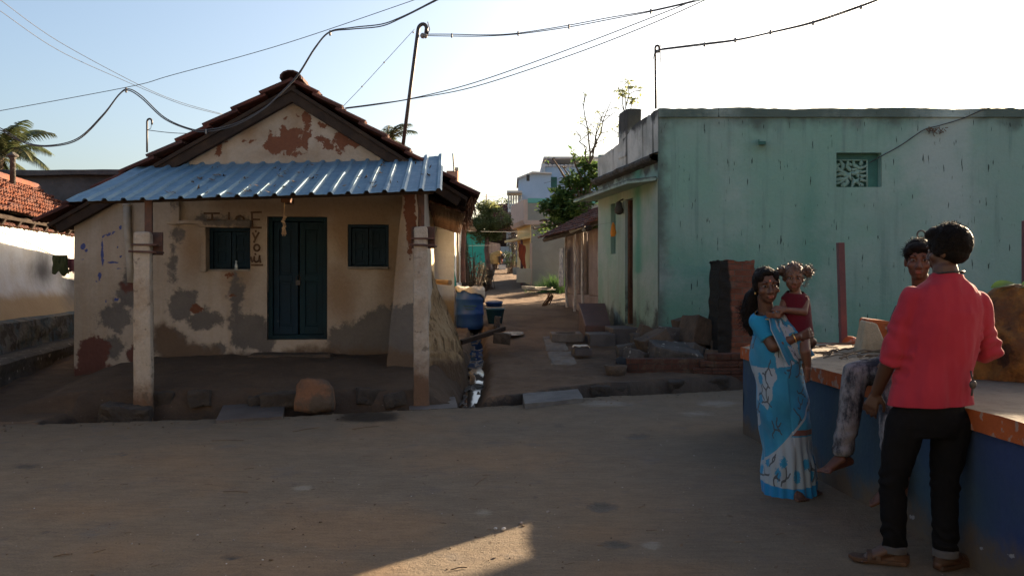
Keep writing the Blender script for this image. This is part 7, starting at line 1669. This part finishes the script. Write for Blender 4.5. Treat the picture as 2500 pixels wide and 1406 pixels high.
h = Body(); h.ell(at(0, -.024, .036), (.082 * k, .092 * k, .088 * k), Rm); h.ell(at(.046, .016, .058), (.034 * k, .055 * k, .040 * k), Rm); h.ell(at(-.046, .016, .058), (.034 * k, .055 * k, .040 * k), Rm); h.ell(at(0, .030, .088), (.05 * k, .05 * k, .028 * k), Rm); h.ell(at(0, -.085, -.01), (.055 * k, .05 * k, .055 * k), Rm); h.ell(at(-.068, -.01, .01), (.02 * k, .04 * k, .05 * k), Rm); h.ell(at(.068, -.01, .01), (.02 * k, .04 * k, .05 * k), Rm)
h.chain([at(-.0, -.10, -.03), w_(1838, 728, .10), w_(1828, 765, .10), w_(1828, 790, .08), w_(1834, 815, .07)], [.05, .058, .055, .04, .018])
hr = h.bake('hair', M['hair'], woman, voxel=.006, smooth=3, disp=wrinkle(.006, 40, 14, 8)); st_ = MB(); rnd = random.Random(6); strands(st_, w_(1828, 770, .10), (.055, .055, .10), 420, .05, rnd, (-.3, 0, -.1), .7, .0010); strands(st_, at(0, -.02, .04), (.080 * k, .09 * k, .086 * k), 220, .014, rnd, (0, 0, .2), .4, .0010, (0, 0, 1)); st_.build('hair_strands', M['hair'], hr)
bl = Body(); bl.loft([(w_(1893, 850, .05), .137, .115), (w_(1886, 810, .05), .137, .112), (w_(1880, 775, .05), .132, .095), (w_(1877, 757, .04), .085, .07)], rot=25); bl.cap(SHW + Vector((.01, 0, 0)), SHW2, .060, .058); bl.cap(SHW, SHW.lerp(EW, .72), .066, .060, ends=False)
bl.ell(SHW, (.066, .066, .066))
bl.bake('blouse', M['blouse'], woman, voxel=.007, smooth=3, disp=wrinkle(.003, 16, 14, 2), cut=[(w_(1874, 762), (-.02, -.35, 1))])
# the sari: a pleated column wrapped round the hips with its tail over the shoulder
SIL = [(1188, 1862, 1992), (1150, 1861, 1988), (1100, 1862, 1982), (1045, 1858, 1976), (1000, 1853, 1971), (950, 1846, 1967), (905, 1838, 1964), (875, 1836, 1956), (845, 1837, 1948), (815, 1840, 1938)]
def sari_pt(s, t):
    py = lerp(1192, 818, t); q = [(-p[0], p[1], p[2]) for p in SIL]
    x0 = interp([(a, b_) for a, b_, c in q], -py); x1 = interp([(a, c) for a, b_, c in q], -py)
    cx, rx_ = (x0 + x1) / 2, (x1 - x0) / 2 / F * YW; a = 2 * math.pi * s - math.pi / 2; lo = sstep(.55, .0, t)
    fold = .010 * lo * math.sin(a * 17 + 2 * nz(a * 2, t * 2)) * (.4 + .6 * max(0, math.cos(a + math.pi / 2 - .5))) + .006 * nz(a * 2.2 + t * 5, t * 3) + .004 * math.sin(a * 4 + t * 26)
    drape = .010 * math.sin((t * 14 - a * 1.6)) * sstep(.1, .35, t)
    r_ = 1 + (fold + drape) / rx_
    c = P(cx, py, YW + .04); hem = -.028 * (1 - t) * max(0, math.sin(-a)) * sstep(.12, 0, t) * 2 + .02 * math.cos(a) * sstep(.1, 0, t)
    return Vector((c.x + rx_ * math.cos(a) * r_, c.y + min(rx_ * 1.0, .165) * math.sin(a) * r_, c.z + hem - (.03 if py > 1180 else 0) * 0))
sm = MB(); sm.grid(sari_pt, 260, 240, closed=True)
WPATCH = [[(-260, 800), (-70, 800), (-60, 735), (-95, 690), (-105, 610), (-150, 530), (-190, 560), (-260, 590)], [(-60, 930), (70, 960), (110, 880), (40, 820), (-50, 800)], [(120, 800), (200, 830), (220, 760), (150, 740)], [(-300, 470), (-220, 500), (-235, 420), (-300, 400)]]
# printed pattern: worked out on the cloth itself (u round the body, v up it), so it stays with the folds
def sari_attr(mb, nu, nv, base=0, tail=False):
    out = {k_: [] for k_ in ('white', 'flower', 'line', 'band', 'border', 'edge')}
    rr = random.Random(12); fl = []; 
    for i in range(16): fl.append((i / 16 + rr.uniform(-.015, .015), .115 + (.085 if i % 2 else 0) + rr.uniform(-.01, .01)))
    fl += [(.82, .72), (.80, .60), (.90, .88), (.02, .88), (.86, .49), (.16, .79)]
    fl = [(a % 1.0, b_) for a, b_ in fl]
    twigs = []
    for (fx, fy) in fl + [(rr.random(), rr.uniform(.42, 1.0)) for _ in range(46)]:
        x, y, a = fx + .012, fy - .03, rr.uniform(-2.5, .5)
        pts = [(x, y)]
        for k_ in range(8): a += rr.uniform(-.9, .9); x += .0095 * math.cos(a); y += .016 * math.sin(a); pts.append((x, y))
        twigs.append(pts)
        x, y = pts[4]; a += 1.4; p2 = [(x, y)]
        for k_ in range(4): a += rr.uniform(-.7, .7); x += .008 * math.cos(a); y += .014 * math.sin(a); p2.append((x, y))
        twigs.append(p2)
    segs = [(p, q) for tw in twigs for p, q in zip(tw, tw[1:])]
    cell = {}
    for sg in segs:
        for cx in range(int((min(sg[0][0], sg[1][0]) - .01) * 40), int((max(sg[0][0], sg[1][0]) + .01) * 40) + 1):
            for cy in range(int((min(sg[0][1], sg[1][1]) - .012) * 40), int((max(sg[0][1], sg[1][1]) + .012) * 40) + 1): cell.setdefault((cx, cy), []).append(sg)
    for j in range(nv + 1):
        for i in range(nu):
            u, v = i / nu, j / nv
            if tail: v = .55 + .45 * v
            uc = u - 1 if u > .5 else u                                              # 0 at the front, + to the right
            out['border'].append(max(-1, min(1, (.062 - v) * 30)))
            edge_y = lerp(.20, .62, sstep(-.22, .25, uc) * .6 + .4 * (uc + .22) / .47) if -.3 < uc < .27 else (.2 if uc < 0 else .62)
            below = v < edge_y
            wh = max(pfield(uc * 1000, v * 1000, WPATCH, 20), -1)
            if .062 < v < .365 and below: wh = max(wh, .5)
            wh = max(-.5, min(.5, wh)) * 2
            out['white'].append(wh * .5)
            f_ = -1
            for (fx, fy) in fl:
                dx = abs(u - fx); dx = min(dx, 1 - dx); d = math.hypot(dx / .020, (v - fy) / .034)
                if d < 1.4: f_ = max(f_, .5 * (1.05 - d))
            out['flower'].append(f_)
            l_ = -1; 
            for (p, q) in cell.get((int(u * 40), int(v * 40)), ()):
                dx, dy = q[0] - p[0], q[1] - p[1]; t_ = max(0, min(1, ((u - p[0]) * dx + (v - p[1]) * dy) / (dx * dx + dy * dy + 1e-9))); d = math.hypot((u - p[0] - t_ * dx) * 1.0, (v - p[1] - t_ * dy) * .62)
                l_ = max(l_, 1 - d / .0048)
            out['line'].append(max(-1, min(1, l_)))
            out['band'].append(.5 if (.372 < v < .412 and uc > -.02 and below) else -1)
            out['edge'].append(max(-1, 1 - abs(v - edge_y) / .010) if -.24 < uc < .26 else -1)
    for k_, v_ in out.items(): mb.att.setdefault(k_, []).extend(v_)
sari_attr(sm, 260, 240); sm.build('sari', M['sari'], woman, smooth=True, solid=.003)
tl = MB()
def tailf(s, t):
    path = [w_(1955, 880, -.10), w_(1930, 835, -.13), w_(1903, 795, -.115), w_(1893, 765, -.05), w_(1892, 752, .05), w_(1888, 775, .15), w_(1880, 850, .17), w_(1872, 950, .17)]
    k_ = t * (len(path) - 1); i = min(len(path) - 2, int(k_)); c = path[i].lerp(path[i + 1], k_ - i); wd = lerp(.21, .12, sstep(0, .45, t))
    return c + Vector((1, .25, .35)).normalized() * ((s - .5) * wd) + Vector((0, -.008 - .006 * math.sin(s * 22 + t * 3), .0)) * (1 if t < .6 else -1)
tl.grid(tailf, 40, 80); n_ = len(tl.v)
tl.att = {'white': [.5 if nz(i % 41 * .12, i // 41 * .12, 3) > -.05 and (i % 41) > 12 else -.5 for i in range(n_)], 'flower': [-1] * n_, 'line': [max(-1, 1 - abs(nz(i % 41 * .22, i // 41 * .16, 8)) * 14) if (i % 41) > 10 else -1 for i in range(n_)], 'band': [-1] * n_, 'border': [-1] * n_, 'edge': [.5 if i % 41 < 2 else -1 for i in range(n_)]}
tl.build('sari_tail', M['sari'], woman, smooth=True, solid=.004)

# ---- the child on her hip
YC = 5.42
def c_(px, py, dy=0.0): return P(px, py, YC + dy)
org = c_(1945, 850); bd = Body(); hcc = c_(1938, 678, -.02); at, Rm, k = head(bd, hcc, (-.28, -.95, -.12), (.05, 0, 1), .180, True)
bd.cap(c_(1940, 702), c_(1942, 720), .034, .040); bd.loft([(c_(1945, 815), .085, .075), (c_(1944, 770), .085, .072), (c_(1942, 735), .088, .06), (c_(1941, 715), .04, .04)])
S1, E1_, W1 = c_(1966, 735, -.02), c_(1962, 762, -.07), c_(1918, 757, -.10); bd.chain([S1, E1_, W1], [.030, .026, .020]); hand(bd, W1, (-.9, -.1, .25), (0, .7, -.5), .095, side=1, curl=.3)
S2, E2_, W2 = c_(1916, 737, 0), c_(1906, 764, -.05), c_(1899, 772, -.10); bd.chain([S2, E2_, W2], [.030, .026, .020]); hand(bd, W2, (-.8, -.1, .1), (.1, .9, .3), .095, side=-1, curl=.3)
bd.chain([c_(1958, 820, -.02), c_(1966, 858, -.10), c_(1971, 890, -.08)], [.050, .036, .026]); foot(bd, c_(1971, 896, -.08), (.18, -.35, -.92), .125, .036, 1)
bd.chain([c_(1930, 820, 0), c_(1915, 850, -.06), c_(1925, 885, .0)], [.050, .036, .024]); foot(bd, c_(1925, 890, 0), (-.1, -.3, -.9), .125, .036, 1)
child = tag(bd.bake('person', M['skin_c'], org=org, voxel=.005, smooth=3), 'toddler with two curly hair bunches in a sleeveless maroon dress on the woman\'s arm', 'person')
face_parts(at, Rm, k, child)
d = Body(); d.loft([(c_(1947, 822), .108, .09), (c_(1945, 790), .102, .086), (c_(1943, 755), .096, .078), (c_(1941, 725), .092, .062), (c_(1940, 708), .05, .046)]); d.bake('dress', M['maroon_knit'], child, voxel=.006, smooth=3, disp=wrinkle(.004, 16, 10, 3), cut=[(c_(1941, 712), (0, -.25, 1))])
b = MB(); q = S1 + Vector((.0, -.012, -.012)); b.tube([q + Vector((.030 * math.cos(a * .35) * .5, -.01, .046 * math.sin(a * .35))) for a in range(18)], .0028, 5); b.build('sleeve_piping', M['sack'], child)
h = Body(); h.ell(at(0, -.018, .038), (.080 * k, .094 * k, .090 * k), Rm); h.ell(at(.072, -.02, .005), (.020 * k, .045 * k, .05 * k), Rm)
h.ell(c_(1972, 664, .0), (.030, .030, .032)); h.ell(c_(1909, 662, .03), (.026, .026, .03)); hr = h.bake('hair', M['hair_c'], child, voxel=.005, smooth=2, disp=wrinkle(.008, 45, 45, 8))
st_ = MB(); rnd = random.Random(9); strands(st_, c_(1973, 664), (.032, .03, .036), 150, .028, rnd, (.2, 0, .1), .7, .0016); strands(st_, c_(1908, 661, .03), (.028, .028, .03), 110, .022, rnd, (-.2, 0, .1), .7, .0015); strands(st_, at(0, -.015, .04), (.080 * k, .092 * k, .090 * k), 380, .022, rnd, (0, 0, .4), .6, .0011, (0, 0, 1)); strands(st_, c_(1962, 688, 0), (.014, .03, .03), 60, .022, rnd, (.3, 0, -.2), .6, .0012); st_.build('hair_strands', M['hair_c'], hr)

# ---- someone far up the alley bending over a tub
YP = 32.8
def f_(px, py, dy=0.0): return P(px, py, YP + dy)
org = f_(1210, 657); bd = Body(); k = .85
bd.chain([f_(1207, 634), f_(1206, 646), f_(1207, 656)], [.10, .07, .045]); bd.chain([f_(1211, 634, .2), f_(1212, 646, .2), f_(1213, 656, .2)], [.10, .07, .045])
bd.cap(f_(1207, 630, .1), f_(1219, 624, .1), .15, .14); bd.ell(f_(1226, 626, .05), (.10, .11, .12)); bd.ell(f_(1231, 629, .05), (.03, .04, .03))
for dy in (-.12, .22): bd.chain([f_(1220, 628, dy), f_(1221, 640, dy), f_(1222, 650, dy)], [.055, .045, .035]); hand(bd, f_(1222, 650, dy), (.1, 0, -1), (1, 0, 0), .18, curl=.3)
for (fx, dy) in ((1207, 0), (1213, .2)): foot(bd, f_(fx, 655.5, dy), (1, -.2, 0), .24, .06)
far = tag(bd.bake('person', M['skin'], org=org, voxel=.012, smooth=3), 'person in mustard cloth bending far up the alley over a white tub', 'person')
d = Body(); d.cap(f_(1206, 628, .1), f_(1218, 622, .1), .20, .17); d.loft([(f_(1209, 645, .1), .20, .22), (f_(1207, 634, .1), .21, .23), (f_(1206, 626, .1), .20, .2)]); d.bake('dress', M['cloth_yellow'], far, voxel=.015, smooth=3, disp=wrinkle(.02, 8, 6))
d = Body(); d.cap(f_(1219, 622, .1), f_(1224, 640, .0), .13, .05); d.bake('shawl', M['cloth_red'], far, voxel=.015, smooth=3, disp=wrinkle(.02, 8, 6))
d = Body(); d.ell(f_(1228, 624, .05), (.10, .10, .09)); d.bake('hair', M['sack'], far, voxel=.012, smooth=2)

# ------------------------------------------------------------------ unseen houses added behind the viewer to block sky light
for (x0, x1, y0, y1, h_, lb, mt) in ((-14, -4.6, -7.5, -3.4, 4.2, 'long cream house added unseen behind the viewer to block sky light', 'cream_side'), (-4.2, 4.5, -7.8, -3.0, 5.0, 'two-level grey house added unseen behind the viewer to block sky light', 'cement'), (5.0, 15, -8, -2.6, 4.4, 'rose mud house added unseen behind the viewer to block sky light', 'shed_wall')):
    o = thing('rear_blocker_house', lb, 'house', ((x0 + x1) / 2, (y0 + y1) / 2, 0)); b = MB(); b.box(((x0 + x1) / 2, (y0 + y1) / 2, h_ / 2 - .1), (x1 - x0, y1 - y0, h_ + .2)); b.build('wall', M[mt], o)
    b = MB(); b.box(((x0 + x1) / 2, y1 + .02, 1.05), (1.0, .08, 2.1)); b.build('door', M['door'], o); b = MB(); b.box(((x0 + x1) / 2, (y0 + y1) / 2 + .2, h_ + .08), (x1 - x0 + .5, y1 - y0 + .9, .12)); b.build('roof', M['grey_far'], o)
